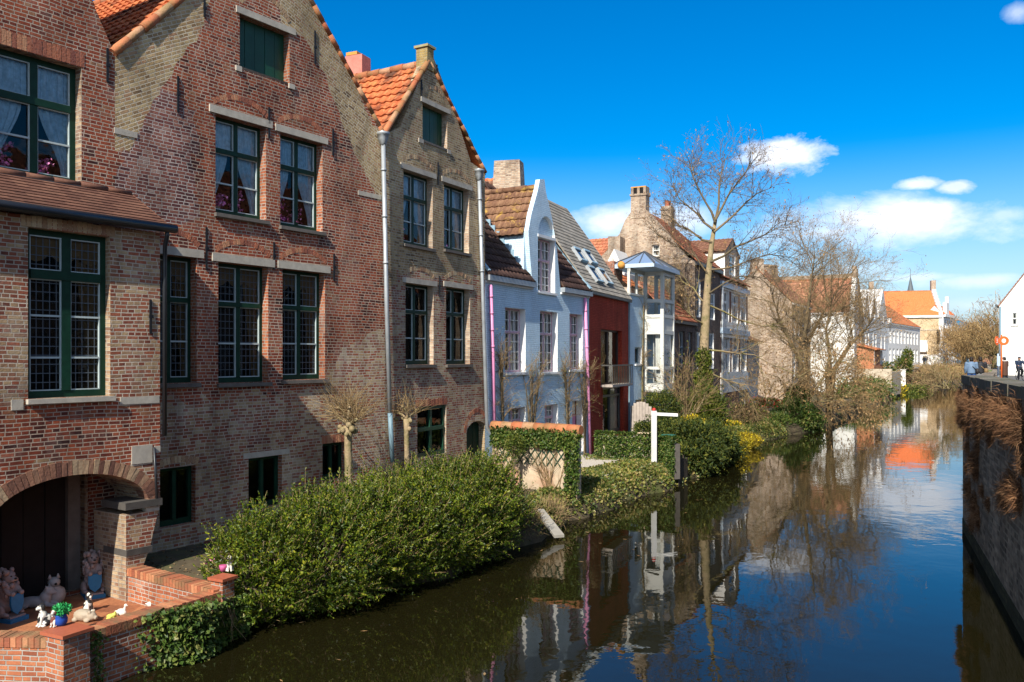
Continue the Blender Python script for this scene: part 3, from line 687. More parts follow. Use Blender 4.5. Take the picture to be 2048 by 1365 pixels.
# ------------------------------------------------------------------ the house at the left edge, with its projecting bay
def house_left():
    f = F2; fb = f.off(1.0)
    h = thing('corner_house', 'brick house at the left edge with projecting canal bay over a dark arch', 'house', f.pt(-2.2, .3))
    s1, z1 = f.sz(216, 78); s2, z2 = f.sz(183, 0); m = (z2-z1)/(s2-s1); sa = -3.2; za = z1+m*(sa-s1)
    out = [(-6.4, .2), (0, .2), (0, 9.0), (s1, z1), (sa, za), (2*sa-s1, z1), (-6.4, 9.0)]
    A = f.rect((-12,80),(151,137),(151,371),(-12,338), 12)
    mb = MB(); rs = fb.sz(240, 1170)[0]; mb.panel(f, out, [R4(A), R4((-4.6, rs, .32, 2.7))], 'brick_red', [], reveal=.24, rmat='brick_brown'); mb.extrude(f, out, 'brick_tan', -.002, -.3, back=False); mb.extrude(f, [(-6.4, 2.9), (0, 2.9), (0, 8.88), (sa, za-.25), (-6.4, 8.88)], 'brick_tan', -.31, -8.4); mb.box(f, -6.4, -4.7, .2, 2.9, -3, -.32, 'brick_tan'); mb.box(f, rs+.1, 0, .2, 2.9, -3, -.32, 'brick_tan'); mb.build('wall', h)
    window(h, f, A, trans=(.64,), bars=(.33,), curtain='lace', sill='stone_dark', mw=.11, fw=.09)
    soldier(h, f, A[0]-.05, A[1]+.05, A[3]+.01, A[3]+.24, 'voussoir_red')
    anchors(h, f, [(214, 97, 165)])
    gable_roof(h, f, -6.4, 0, 9.0, sa, za, 8.5, 'tile_orange', verge=False)
    # bay
    sE, _ = fb.sz(320, 700); zt = fb.sz(320, 462)[1]-.04
    a = lambda u, v: fb.sz(u, v)
    r1 = a(318, 1018); r2 = a(311, 1045); r3 = a(300, 1095); r4 = a(287, 1130)
    outb = [(-5.2, .2), (r4[0], .2), (r4[0], r4[1]), (r3[0], r3[1]), (r2[0], r2[1]), (r1[0], r1[1]), (sE, r1[1]+.02), (sE, zt), (-5.2, zt)]
    Bw = fb.rect((56,453),(213,474),(216,792),(56,798), 6)
    sp = a(299, 1016); ap = a(150, 950); sc = 2*ap[0]-sp[0]
    hw = (sp[0]-ap[0]); rise = ap[1]-sp[1]; cx = ap[0]
    arch = [(cx+hw*math.sin(t)*1.0, sp[1]+rise*(math.cos(t))**.9 if math.cos(t) > 0 else sp[1]) for t in np.linspace(-PI/2, PI/2, 25)]
    cw = .22                                        # pier corbels in below the springing
    arch_hole = [(-4.9 if cx-hw > -4.9 else cx-hw, .3)]+[(p[0], p[1]) for p in arch]+[(sp[0]-.0, sp[1]-.05), (a(252,1090)[0], sp[1]-.06), (a(252,1090)[0], .2)]
    arch_hole = [(arch[0][0], .2)]+arch_hole[1:]
    zb = P2(fb, [(-300,800),(330,800),(330,900),(-300,900)])
    mb = MB(); mb.panel(fb, outb, [R4(Bw), arch_hole], 'brick_bay', [(rough(P2(fb, [(-300,800),(340,800),(340,920),(240,935),(100,930),(-300,1000)]), .16, .12), 'brick_red')], reveal=.9, rmat='brick_brown')
    mb.extrude(fb, outb, 'brick_bay', -.002, -.98, back=False); bay = mb.build('bay_wall', h)
    # recess carried into the house: side wall, back with dark doors
    mb = MB(); rs = a(240,1170)[0]
    mb.face([fb.pt(rs, .3, -.9), fb.pt(rs, .2, -1.3), fb.pt(rs, 2.7, -1.3), fb.pt(rs, 2.7, -.9)], 'brick_brown')
    mb.face([fb.pt(-4.6, 2.72, -.85), fb.pt(rs+.3, 2.72, -.85), fb.pt(rs+.3, 2.72, -1.3), fb.pt(-4.6, 2.72, -1.3)], 'brick_brown')
    mb.face([fb.pt(-4.6, .3, -.9), fb.pt(-4.6, .3, -1.3), fb.pt(-4.6, 2.7, -1.3), fb.pt(-4.6, 2.7, -.9)], 'brick_brown')
    mb.build('recess_wall', h)
    mb = MB(); sd = rs-.20
    for i in range(12): mb.box(fb, -4.6+i*(sd+4.6)/12+.008, -4.6+(i+1)*(sd+4.6)/12-.008, .2, 2.7, -1.28, -1.2+.01*(i % 2), 'door_dark')
    d = mb.build('door', h); mb = MB(); mb.box(fb, sd, rs-.003, .2, 2.7, -1.28, -1.12, 'stone_dark'); mb.build('door_post', d)
    window(h, fb, Bw, pane='glass_leaded', curtain='side', cmat='curtain_warm', trans=(.735,), bars=(.24, .49), rec=.13, mw=.13, fw=.085, sill='stone')
    soldier(h, fb, Bw[0]-.1, Bw[1]+.08, Bw[3]+.01, Bw[3]+.16, 'voussoir_tan')
    b = MB()
    pts = arch; n = len(pts)
    # voussoirs following the arch
    P = [Vector(p) for p in arch]; L = [0]
    for i in range(1, n): L.append(L[-1]+(P[i]-P[i-1]).length)
    cnt = int(L[-1]/.075)
    def atl(x):
        for i in range(1, n):
            if x <= L[i] or i == n-1:
                f_ = (x-L[i-1])/(L[i]-L[i-1]); p = P[i-1].lerp(P[i], f_); t = (P[i]-P[i-1]).normalized(); return p, Vector((-t.y, t.x))
    for i in range(cnt):
        p, q = atl(L[-1]*(i+.07)/cnt), atl(L[-1]*(i+.93)/cnt); th = .21+random.uniform(-.01, .01)
        c = [p[0], q[0], q[0]+q[1]*th, p[0]+p[1]*th]
        b.hexa([fb.pt(c[k][0], c[k][1], -.25) for k in (0,1,2,3)]+[fb.pt(c[k][0], c[k][1], .012+random.uniform(-.003, .004)) for k in (0,1,2,3)], 'voussoir_bay')
    b.build('arch', bay)
    for (u0, v0, u1, v1, o) in ((240,1008,319,1032,.03), (244,1088,301,1104,.0)):
        sa_, za_ = a(u0, v0); sb_, zb_ = a(u1, v1); zz = za_ if o else zb_; b = MB(); b.box(fb, sa_+.06, sb_+.02, zz-(.11 if o else .0), zz+(.0 if o else .10), -.62, o+.02, 'corbel_stone'); b.build('corbel', bay)
    for (u0, v0, u1, v1) in ((263,893,304,925), (308,893,320,905), (22,800,46,820), (240,795,318,806), (292,1008,318,1020)):
        sa_, za_ = a(u0, v0); sb_, zb_ = a(u1, v1); b = MB(); b.box(fb, sa_, sb_, min(za_, zb_), max(za_, zb_), -.1, .012, 'stone'); b.build('stone_block', bay)
    anchors(bay, fb, [(300, 600, 668)])
    # lean-to roof and gutter
    z_hi = f.sz(-10, 343)[1]; b = MB(); O = V(fb.pt(-5.2, zt+.08, .14)); U = V(f.pt(-5.2, z_hi, .0))-O
    pantiles(b, O, vec(f, 1), U, 5.2+sE+.12, U.length, .17, .115, 'tile_plain', 0, .016); b.build('bay_roof', h)
    b = MB(); caps(b, f.pt(-5.2, z_hi+.01, .03), f.pt(sE+.1, z_hi+.01, .03), 'tile_plain', .05, .4); b.build('roof_flashing', h)
    g0 = fb.pt(-5.2, zt+.07, .18); g1 = fb.pt(sE+.16, zt+.07, .18); gutter(h, g0, g1, 'gutter_black', .07)
    s_, z_ = sE-.03, zt
    pipe(h, [fb.pt(sE+.02, z_+.05, .16), fb.pt(sE+.02, z_-.06, .16), fb.pt(sE+.07, z_-.2, .03), fb.pt(sE+.075, z_-.5, .01), fb.pt(sE+.075, 2.75, .01)], 'gutter_black', .035)
    b = MB(); b.tube([fb.pt(a(306,895)[0], a(306,895)[1], .03), fb.pt(a(312,1012)[0], a(312,1012)[1], .03)], .02, 'gutter_black', 6); b.build('conduit', h)
    return h

# ------------------------------------------------------------------ narrow tan gable house
def house_tan_gable():
    f = F3; W = f.L
    h = thing('gable_house', 'narrow tan brick gable house with lichen topped finial between two zinc downpipes', 'house', f.pt(W/2, GZ))
    ze = 9.08; s1, z1 = f.sz(868, 118); s2, z2 = f.sz(850, 132)
    sa = (s1+s2)/2; za = (z1+z2)/2
    out = [(0, GZ-.4), (W, GZ-.4), (W, ze), f.sz(942, 325), f.sz(910, 225), (s1, z1), (s2, z2), f.sz(800, 255), (0.02, ze)]
    A = f.rect((804,339),(853,352),(854,498),(810,488), 12); B = f.rect((885,364),(926,377),(928,507),(891,500), 11)
    C = f.rect((809,566),(852,571),(856,728),(813,731), 13); D = f.rect((889,574),(927,578),(929,727),(895,731), 12)
    SH = f.rect((843,205),(884,222),(885,296),(847,284), 10); E = f.rect((833,815),(891,810),(892,907),(836,917), 1)
    s3, zt = f.sz(933, 868); s4, _ = f.sz(974, 866); zc = f.sz(950, 843)[1]; hw = (s4-s3)/2
    door = [(s3, GZ-.2), (s4, GZ-.2), (s4, zt)]+[(s3+hw+hw*math.cos(t), zt+(zc-zt)*math.sin(t)) for t in np.linspace(0, PI, 11)[1:-1]]+[(s3, zt)]
    zl = P2(f, [(700,640),(800,545),(1000,560),(1000,1000),(700,1000)])
    m = MB(); m.panel(f, out, [R4(r) for r in (A, B, C, D, SH, E)]+[door], 'brick_tan', [(rough(zl, .16, .14), 'brick_low')], reveal=.24, rmat='brick_gable')
    m.extrude(f, out, 'brick_tan', -.002, -.26, back=False); m.extrude(f, [(0, GZ-.4), (W, GZ-.4), (W, ze-.12), (sa, za-.3), (0, ze-.12)], 'brick_tan', -.27, -8.4); m.build('wall', h)
    for r in (A, B, C, D):
        up = r in (A, B)
        window(h, f, r, lintel=(.13, .13, 'stone'), sill='stone_dark', curtain='lace' if up else None, cmat='lace', fw=.06, mw=.08, inside='interior_dark')
        arch_band(h, f, (r[0]+r[1])/2, r[3]+.17, (r[1]-r[0])/2+.02, .17, .10, 'voussoir_tan')
    b = MB(); n = 6; w = (SH[1]-SH[0])/n
    for i in range(n): b.box(f, SH[0]+w*i+.005, SH[0]+w*(i+1)-.004, SH[2], SH[3], -.22, -.17+.004*(i % 2), 'shutter_green')
    b.box(f, SH[0]-.02, SH[1]+.02, SH[2]-.05, SH[3]+.02, -.26, -.225, 'door_dark'); sh = b.build('attic_shutter', h)
    b = MB(); b.box(f, SH[0]-.09, SH[1]+.12, SH[3]+.004, SH[3]+.12, -.12, .03, 'stone'); b.build('lintel', sh)
    b = MB(); b.box(f, SH[0]-.18, SH[0]+.02, SH[2]-.10, SH[2]-.0, -.12, .025, 'stone'); b.box(f, SH[1]-.02, SH[1]+.14, SH[2]-.10, SH[2]-.0, -.12, .026, 'stone'); b.box(f, SH[0]+.03, SH[1]-.03, SH[2]-.05, SH[2], -.16, .02, 'stone_dark'); b.build('sill', sh)
    arch_band(h, f, (SH[0]+SH[1])/2, SH[3]+.2, .5, .25, .09, 'voussoir_tan')
    w = window(h, f, E, frame='green_paint_light', trans=(.55,), bars=(), bead=None, rec=.05, mw=.09, fw=.075, name='casement_window', inside='interior_dark')
    soldier(h, f, E[0]-.05, E[1]+.05, E[3]+.01, E[3]+.17, 'voussoir_red')
    b = MB(); n = 5
    for i in range(n): b.box(f, s3+(s4-s3)*i/n+.005, s3+(s4-s3)*(i+1)/n-.005, GZ-.2, zc, -.26, -.2+.006*(i % 2), 'green_paint')
    b.build('door', h); arch_band(h, f, s3+hw, zt+.02, hw+.02, hw*.95, .12, 'voussoir_red', 18, 'door_arch')
    anchors(h, f, [(842,160,195),(873,130,148),(875,325,370),(878,552,595)])
    gable_roof(h, f, 0, W, ze, sa, za-.05, 8.5, 'tile_orange')
    b = MB(); b.box(f, sa-.14, sa+.14, za-.2, za+.34, -.30, .03, 'brick_lichen'); b.box(f, sa-.18, sa+.18, za+.343, za+.40, -.34, .07, 'stone_lichen'); b.build('finial', h)
    # zinc downpipes at both party lines
    p = lambda u, v, o=.09: f.pt(*f.sz(u, v, o), o)
    pipe(h, [p(766,275), p(773,600), p(780,830)], 'zinc', .05, 4, brackets=3)
    pipe(h, [p(780,826), p(785,925)], 'pipe_blue', .055)
    pipe(h, [p(958,348), p(966,600), p(974,855), p(985,872), p(990,935)], 'zinc', .05, 4, brackets=3)
    return h
# ------------------------------------------------------------------ white painted house with the pink downpipes
def house_white():
    f = F4; W = f.L; ze = 6.22
    h = thing('canal_house', 'white painted brick house with curved dormer gable and pink downpipes', 'house', f.pt(W/2, GZ))
    g = P2(f, [(1121,581),(1119,556),(1114,500),(1104,436),(1092,384),(1089,359),(1080,359),(1076,380),(1063,428),(1057,462),(1060,510),(1065,568)])
    out = [(0, GZ-.4), (W, GZ-.4), (W, ze)]+[(g[0][0], ze)]+g[1:-1]+[(g[-1][0], ze), (0, ze)]
    A = f.rect((1008,615),(1043,618),(1043,744),(1012,746), 8); B = f.rect((1079,621),(1107,625),(1107,744),(1081,745), 8); C = f.rect((1138,627),(1159,630),(1159,738),(1140,741), 6)
    D = f.rect((1074,474),(1103,480),(1105,586),(1078,584), 6)
    zt = f.sz(1086, 431)[1]; hw = (D[1]-D[0])/2; sc = (D[0]+D[1])/2; zs = zt-hw*1.15
    dh = [(D[0], D[2]), (D[1], D[2]), (D[1], zs)]+[(sc+hw*math.cos(t), zs+(zt-zs)*math.sin(t)) for t in np.linspace(0, PI, 13)[1:-1]]+[(D[0], zs)]
    E = f.rect((1016,818),(1042,815),(1042,870),(1018,870), 9); G = f.rect((1088,812),(1107,808),(1107,862),(1090,862), 9); K = f.rect((1143,804),(1166,800),(1168,905),(1146,905), 0)
    m = MB(); m.panel(f, out, [R4(r) for r in (A, B, C, E, G, K)]+[dh], 'brick_painted_white', reveal=.27, rmat='white_paint'); m.extrude(f, out, 'brick_painted_white', -.002, -.15, back=False); gq = [q for q in g[1:-1]]; m.face([f.pt(s_, z_, -.152) for s_, z_ in [(g[0][0]-.02, zs+.02)]+[q for q in gq if q[1] > zs+.03]+[(g[-1][0]+.02, zs+.02)]], 'brick_painted_white')
    bo = [(0, GZ-.4), (W, GZ-.4), (W, ze), (0, ze)]; m.extrude(f, bo, 'brick_painted_white', -.31, -6.0)
    m.face([f.pt(s_, z_, -.13) for s_, z_ in [(D[0], D[3]-.02), (D[1], D[3]-.02), (D[1], zs)]+dh[3:-1]+[(D[0], zs)]], 'brick_painted_white')
    m.build('wall', h)
    kw = dict(frame='pink_frame', bead='white_paint', rec=.2, fw=.05, mw=.06, bw=.022, vbars=(.5,), curtain='part', cmat='curtain_white', lintel=None, inside='interior_warm')
    for r in (A, B, C): window(h, f, r, trans=(.63,), bars=(.16, .32, .48, .82), sill='white_paint', **kw)
    window(h, f, D, trans=(.6,), bars=(.15, .3, .45, .80), sill='white_paint', **kw)
    for r in (E, G): window(h, f, r, trans=(.5,), bars=(.25, .75), sill=None, **kw)
    b = MB(); b.box(f, D[0]-.02, D[1]+.02, D[3]-.0, D[3]+.09, -.2, .02, 'white_paint'); b.build('lintel', h)
    b = MB(); b.box(f, K[0]+.05, K[1]-.05, GZ-.2, K[3]-.5, -.33, -.28, 'pink_paint'); b.box(f, K[0]+.05, K[1]-.05, K[3]-.47, K[3], -.33, -.3, 'white_paint'); b.build('door', h)
    # main roof, dormer roof and cheeks
    d = 3.0; zr = 9.9; b = MB(); U = vec(f, 0, zr-ze, -d); N = U.normalized()
    # left and right of the dormer, and above it
    sl, sr = g[-1][0]-.02, g[0][0]+.02
    O = V(f.pt(0.02, ze+.06, .12))
    pantiles(b, O, vec(f, 1), U, sl-.05, U.length, .23, .3, 'tile_dark'); pantiles(b, V(f.pt(sr, ze+.06, .12)), vec(f, 1), U, W-sr-.06, U.length, .23, .3, 'tile_dark')
    r = b.build('roof', h); b = MB(); caps(b, f.pt(0, zr+.06, -d), f.pt(W, zr+.06, -d), 'tile_brown', .11); b.build('ridge_tiles', r)
    zde = 7.80; sd0, sd1 = f.sz(1056, 463)[0], f.sz(1116, 500)[0]; sc2 = f.sz(1084, 365)[0]; zdr = 9.25
    b = MB(); B = vec(f, 0, 0, -1)
    U = vec(f, sc2-sd0, zdr-zde); pantiles(b, V(f.pt(sd0, zde, -.155))-U.normalized()*.12, B, U, 2.9, U.length+.12, .23, .3, 'tile_brown_lichen')
    U = vec(f, sc2-sd1, zdr-zde); pantiles(b, V(f.pt(sd1, zde, -.155))-U.normalized()*.12, B, U, 2.9, U.length+.12, .23, .3, 'tile_brown_lichen')
    r2 = b.build('dormer_roof', h); b = MB(); caps(b, f.pt(sc2, zdr+.04, -.16), f.pt(sc2, zdr+.04, -3.0), 'tile_brown_lichen', .1); b.build('ridge_tiles', r2)
    b = MB(); b.box(f, sd0+.03, sd0+.22, ze, zde-.02, -1.9, -.152, 'brick_painted_white'); b.box(f, sd1-.22, sd1-.03, ze, zde-.02, -1.9, -.152, 'brick_painted_white'); b.build('dormer_cheek', h)
    b = MB()
    for i in range(7):
        o = -.34-i*.16; z = ze+(zr-ze)*(-o+.1)/d+.16; b.box(f, sd0-.012, sd0+.028, z-.12, z+.16, o-.17, o, 'lead')
    O1 = V(f.pt(sd0-.08, ze+.30, -.1)); b.beam(O1, V(f.pt(sd0-.10, ze+(zr-ze)*.42+.08, -d*.42)), .16, .04, 'lead'); b.beam(V(f.pt(sd0-.10, zde+.1, -1.25)), V(f.pt(sc2-.1, zdr+.1, -2.55)), .2, .04, 'lead'); b.build('flashing', h)
    b = MB(); b.beam(V(f.pt(W-.06, ze+.16, .1)), V(f.pt(W-.06, zr+.14, -d)), .16, .06, 'lead'); b.beam(V(f.pt(.06, ze+.16, .1)), V(f.pt(.06, zr+.14, -d)), .12, .06, 'lead'); b.build('roof_flashing', h)
    for s0, s1 in ((.0, sl-.0), (sr-.02, W-.02)):
        b = MB(); b.box(f, s0, s1, ze-.10, ze+.05, .0, .16, 'zinc'); b.box(f, s0, s1, ze-.16, ze-.103, .0, .05, 'white_paint'); b.build('gutter', h)
    p = lambda u, v, o=.08: f.pt(*f.sz(u, v, o), o)
    pipe(h, [p(981,570), p(986,720), p(990,915)], 'pink_paint', .052, brackets=4)
    pipe(h, [p(1170,596), p(1176,760), p(1181,918)], 'pink_paint', .052, brackets=4)
    return h

# ------------------------------------------------------------------ red painted house
def house_red():
    f = F5; W = f.L; ze = 6.30
    h = thing('canal_house', 'narrow dark red painted house with grey tiled roof and four skylights', 'house', f.pt(W/2, GZ))
    out = [(0, GZ-.4), (W, GZ-.4), (W, ze), (0, ze)]
    A = f.rect((1200,659),(1238,661),(1240,768),(1203,770), 5); K = f.rect((1204,774),(1240,772),(1246,866),(1207,866), 4)
    m = MB(); m.panel(f, out, [R4(A), R4(K)], 'brick_painted_red', reveal=.2); m.extrude(f, out, 'brick_painted_red', -.002, -5.4); m.build('wall', h)
    window(h, f, A, frame='brown_frame', mull=(.5,), trans=(), bars=(), bead=None, rec=.16, inside='interior_warm', curtain='full', cmat='curtain_warm')
    d = window(h, f, K, frame='steel_grey', mull=(.5,), trans=(.80,), bars=(), bead=None, rec=.14, fw=.11, inside='interior_warm', curtain='part', cmat='curtain_white', name='glazed_door')
    s0, z1 = f.sz(1203, 730); s1, _ = f.sz(1241, 733); z0 = f.sz(1205, 770)[1]
    b = MB(); b.box(f, s0-.1, s1+.15, z0-.08, z0, .0, .45, 'wood_grey'); b.box(f, s0-.1, s1+.15, z1-.05, z1, .40, .46, 'steel_grey')
    for i in range(13):
        s = s0-.08+(s1-s0+.21)*i/12; b.box(f, s-.012, s+.012, z0, z1-.05, .42, .445, 'steel_grey')
    for s in (s0-.1, s1+.11): b.box(f, s, s+.04, z1-.045, z1-.005, 0, .40, 'steel_grey')
    b.face([f.pt(s0-.07, z0+.02, .40), f.pt(s1+.1, z0+.02, .40), f.pt(s1+.1, z1-.06, .40), f.pt(s0-.07, z1-.06, .40)], 'glass')
    b.build('balcony', h)
    zr, dd = 10.08, 2.73; U = vec(f, 0, zr-ze, -dd); b = MB(); pantiles(b, V(f.pt(-.08, ze+.04, .12)), vec(f, 1), U, W+.16, U.length+.1, .33, .2, 'tile_grey', 0, .022)
    U2 = vec(f, 0, zr-ze, dd); pantiles(b, V(f.pt(-.08, ze+.04, -2*dd-.0)), vec(f, 1), U2, W+.16, U2.length, .33, .2, 'tile_grey', 0, .022)
    r = b.build('roof', h)
    b = MB(); gt = [(f.pt(W+.0, ze, -.02)), f.pt(W+.0, ze, -2*dd), f.pt(W+.0, zr-.05, -dd)]; b.face(gt, 'brick_painted_red'); b.face([f.pt(0, ze, 0), f.pt(0, zr-.05, -dd), f.pt(0, ze, -2*dd)], 'brick_painted_red'); b.build('gable', h)
    b = MB(); b.box(f, -.05, W+.1, ze-.08, ze+.04, .0, .13, 'steel_grey'); b.build('gutter', h)
    b = MB(); b.box(f, W-.02, W+.03, GZ, ze-.1, -.0, .06, 'pipe_blue'); b.build('downpipe', h)
    # skylights lie in the roof plane
    n = U.cross(vec(f, 1)).normalized(); n = n if n.z > 0 else -n
    P0 = V(f.pt(0, ze+.04, .12)); Uh = U.normalized(); Ah = vec(f, 1)
    def hit(u, v):
        d = Vector(((u-CX)/FPX, 1, (HY-v)/FPX)); o = Vector((0, 0, EYE)); t = (P0-o).dot(n)/d.dot(n); q = o+d*t-P0; return q.dot(Ah), q.dot(Uh)
    for q in (((1143,497),(1172,529)), ((1162,501),(1193,534)), ((1172,534),(1203,570)), ((1193,539),(1222,574))):
        a0, u1 = hit(*q[0]); a1, u0 = hit(*q[1]); ac = (a0+a1)/2; w = .40; u0, u1 = u0+.05, u1-.02
        a, c, e0, e1 = ac-w, ac+w, u0, u1; b = MB()
        def sb(x0, x1, y0, y1, h0, h1, m_):
            Q = [P0+Ah*x+Uh*y for x, y in ((x0, y0), (x1, y0), (x1, y1), (x0, y1))]; b.hexa([p+n*h0 for p in Q]+[p+n*h1 for p in Q], m_)
        sb(a, a+.07, e0, e1, .0, .12, 'zinc'); sb(c-.07, c, e0, e1, 0, .12, 'zinc'); sb(a+.07, c-.07, e0, e0+.08, 0, .12, 'lead'); sb(a+.07, c-.07, e1-.1, e1, 0, .14, 'lead')
        sk = b.build('skylight', h); b = MB(); sb(a+.06, c-.06, e0+.07, e1-.09, .03, .085, 'glass'); b.build('pane', sk)
        b = MB(); Q = [P0+Ah*x+Uh*y+n*.022 for x, y in ((a+.06, e0+.07), (c-.06, e0+.07), (c-.06, e1-.09), (a+.06, e1-.09))]; b.face(Q, 'curtain_white'); b.build('blind', sk)
    return h

# ------------------------------------------------------------------ white house with glazed bay tower
def house_tower():
    f = F6; W = f.L; ze = 6.55; ez = 7.62
    h = thing('canal_house', 'white house with glazed two storey bay tower under a low glass pyramid roof', 'house', f.pt(W/2, GZ))
    out = [(0, GZ-.4), (W, GZ-.4), (W, ze), (0, ze)]
    A = f.rect((1269,695),(1281,695),(1281,728),(1270,728), 2); B = f.rect((1271,800),(1283,800),(1283,835),(1271,835), 1)
    m = MB(); m.panel(f, out, [R4(A), R4(B)], 'brick_painted_white', reveal=.18, rmat='white_paint'); m.extrude(f, out, 'brick_painted_white', -.002, -5.5); m.build('wall', h)
    window(h, f, A, frame='pipe_blue', mull=(), trans=(), bars=(), bead=None, rec=.14, sill='white_paint', inside='interior_warm'); window(h, f, B, frame='pipe_blue', mull=(), trans=(.5,), bars=(), bead=None, rec=.14, inside='interior_warm')
    s0 = f.sz(1288, 700)[0]; s1 = s0+1.55; pr = .80; zb = f.sz(1300, 783, .5)[1]
    t = MB(); fr = 'cream_frame'
    def post(s, o, z0, z1, w=.14): t.box(f, s-w/2, s+w/2, z0, z1, o-w/2, o+w/2, fr)
    lv = [(zb, zb+.32), None]; side = Fac(*f.pt(s0, 0, 0)[:2], *f.pt(s0, 0, pr)[:2]); front = f.off(pr)
    for s, o in ((s0, pr), (s1, pr), (s0, .06), (s1, .06)): post(s, o, zb, ez)
    rows = [zb, zb+.35, f.sz(1300, 737, .5)[1], f.sz(1300, 664, .5)[1], f.sz(1300, 631, .5)[1], f.sz(1300, 600, .5)[1], ez]
    thick = [.3, .14, .14, .16, .14, .2]
    for z, w in ((zb+.15, .3), (rows[2], .12), (rows[3], .16), (rows[4], .14), (rows[5], .14), (ez-.08, .16)):
        t.box(f, s0+.07, s1-.07, z-w/2, z+w/2, pr-.06, pr+.065, fr); t.box(f, s0-.065, s0+.06, z-w/2, z+w/2, .13, pr-.07, fr); t.box(f, s1-.06, s1+.065, z-w/2, z+w/2, .13, pr-.07, fr)
    t.box(f, s0+.07, s1-.07, rows[3]+.08, rows[4]-.07, pr-.04, pr+.03, fr); t.box(f, s0-.03, s0+.04, rows[3]+.08, rows[4]-.07, .13, pr-.07, fr); t.box(f, s1-.04, s1+.03, rows[3]+.08, rows[4]-.07, .13, pr-.07, fr)
    t.box(f, s0-.02, s1+.02, zb-.06, zb-.003, .0, pr+.02, fr)
    # upper glazed storey running left of the tower
    u0 = .12
    for s in (u0, (u0+s0)/2, ): post(s, -.02, ze, ez, .1)
    t.box(f, u0-.05, s0-.08, ez-.14, ez, -.06, .05, fr); t.box(f, u0-.05, s0-.08, ze, ze+.08, -.06, .05, fr)
    tw = t.build('bay_tower', h)
    g = MB()
    for za, zc in ((zb+.3, rows[3]), (rows[4], ez)):
        g.face([f.pt(s0, za, pr-.02), f.pt(s1, za, pr-.02), f.pt(s1, zc, pr-.02), f.pt(s0, zc, pr-.02)], 'glass'); g.face([f.pt(s0+.01, za, .1), f.pt(s0+.01, za, pr-.03), f.pt(s0+.01, zc, pr-.03), f.pt(s0+.01, zc, .1)], 'glass'); g.face([f.pt(s1-.01, za, .1), f.pt(s1-.01, za, pr-.03), f.pt(s1-.01, zc, pr-.03), f.pt(s1-.01, zc, .1)], 'glass')
    g.face([f.pt(u0, ze, -.02), f.pt(s0, ze, -.02), f.pt(s0, ez, -.02), f.pt(u0, ez, -.02)], 'glass'); g.build('pane', tw)
    c = MB(); sd = side.off(-.12, 0, pr); drape(c, f, s0+.35, s0+.85, s0+.35, s0+.8, zb+.32, rows[3], .3, 'curtain_white', 14, 3, 5, .03); drape(c, side, .45, .75, .5, .75, zb+.32, rows[3], -.15, 'curtain_white', 10, 3, 4, .02); c.build('curtain', tw)
    c = MB(); c.box(f, u0, s1+.2, zb+.05, rows[3], -.35, -.30, 'interior_warm'); c.box(f, u0, s1+.2, rows[4], ez, -2.2, -2.15, 'curtain_warm'); c.box(f, s0+.1, s1-.1, rows[4], rows[4]+.03, -.5, pr-.1, 'wood_pale'); c.build('room_behind', tw)
    # glass pyramid roof with eaves
    r = MB(); a0, a1, o0, o1 = .05, s1+.25, -.75, pr+.25; ap = f.pt(1.9, ez+.85, .05)
    E = [f.pt(a0, ez+.16, o1), f.pt(a1, ez+.16, o1), f.pt(a1, ez+.16, o0), f.pt(a0, ez+.16, o0)]
    r.hexa([f.pt(a0, ez+.003, o1), f.pt(a1, ez+.003, o1), f.pt(a1, ez+.003, o0), f.pt(a0, ez+.003, o0)]+E, 'cornice_blue'); rr = r.build('tower_roof', h)
    r = MB()
    for i in range(4): r.face([E[i], E[(i+1) % 4], ap], 'roof_glass'); r.beam(E[i], ap, .07, .07, 'steel_grey')
    for i in range(4):
        for k in (.33, .66): r.beam(V(E[i]).lerp(V(E[(i+1) % 4]), k)+Vector((0,0,.01)), V(ap), .035, .04, 'steel_grey')
    r.build('pane', rr)
    b = MB(); b.ball(f.pt(.0, ez+.12, -.3), .16, 'gold'); b.build('ball_finial', h)
    # brick back range with orange wall strip and hipped roof behind
    b = MB(); b.box(f, .0, 1.0, ze, ez+.3, -2.4, -.6, 'brick_orange'); b.build('attic_wall', h)
    return h
def mk_roofglass(n):
    t = NT(n); t.set(.08, (.22,.30,.42), .6); return t.mat
MAKERS['roof_glass'] = mk_roofglass

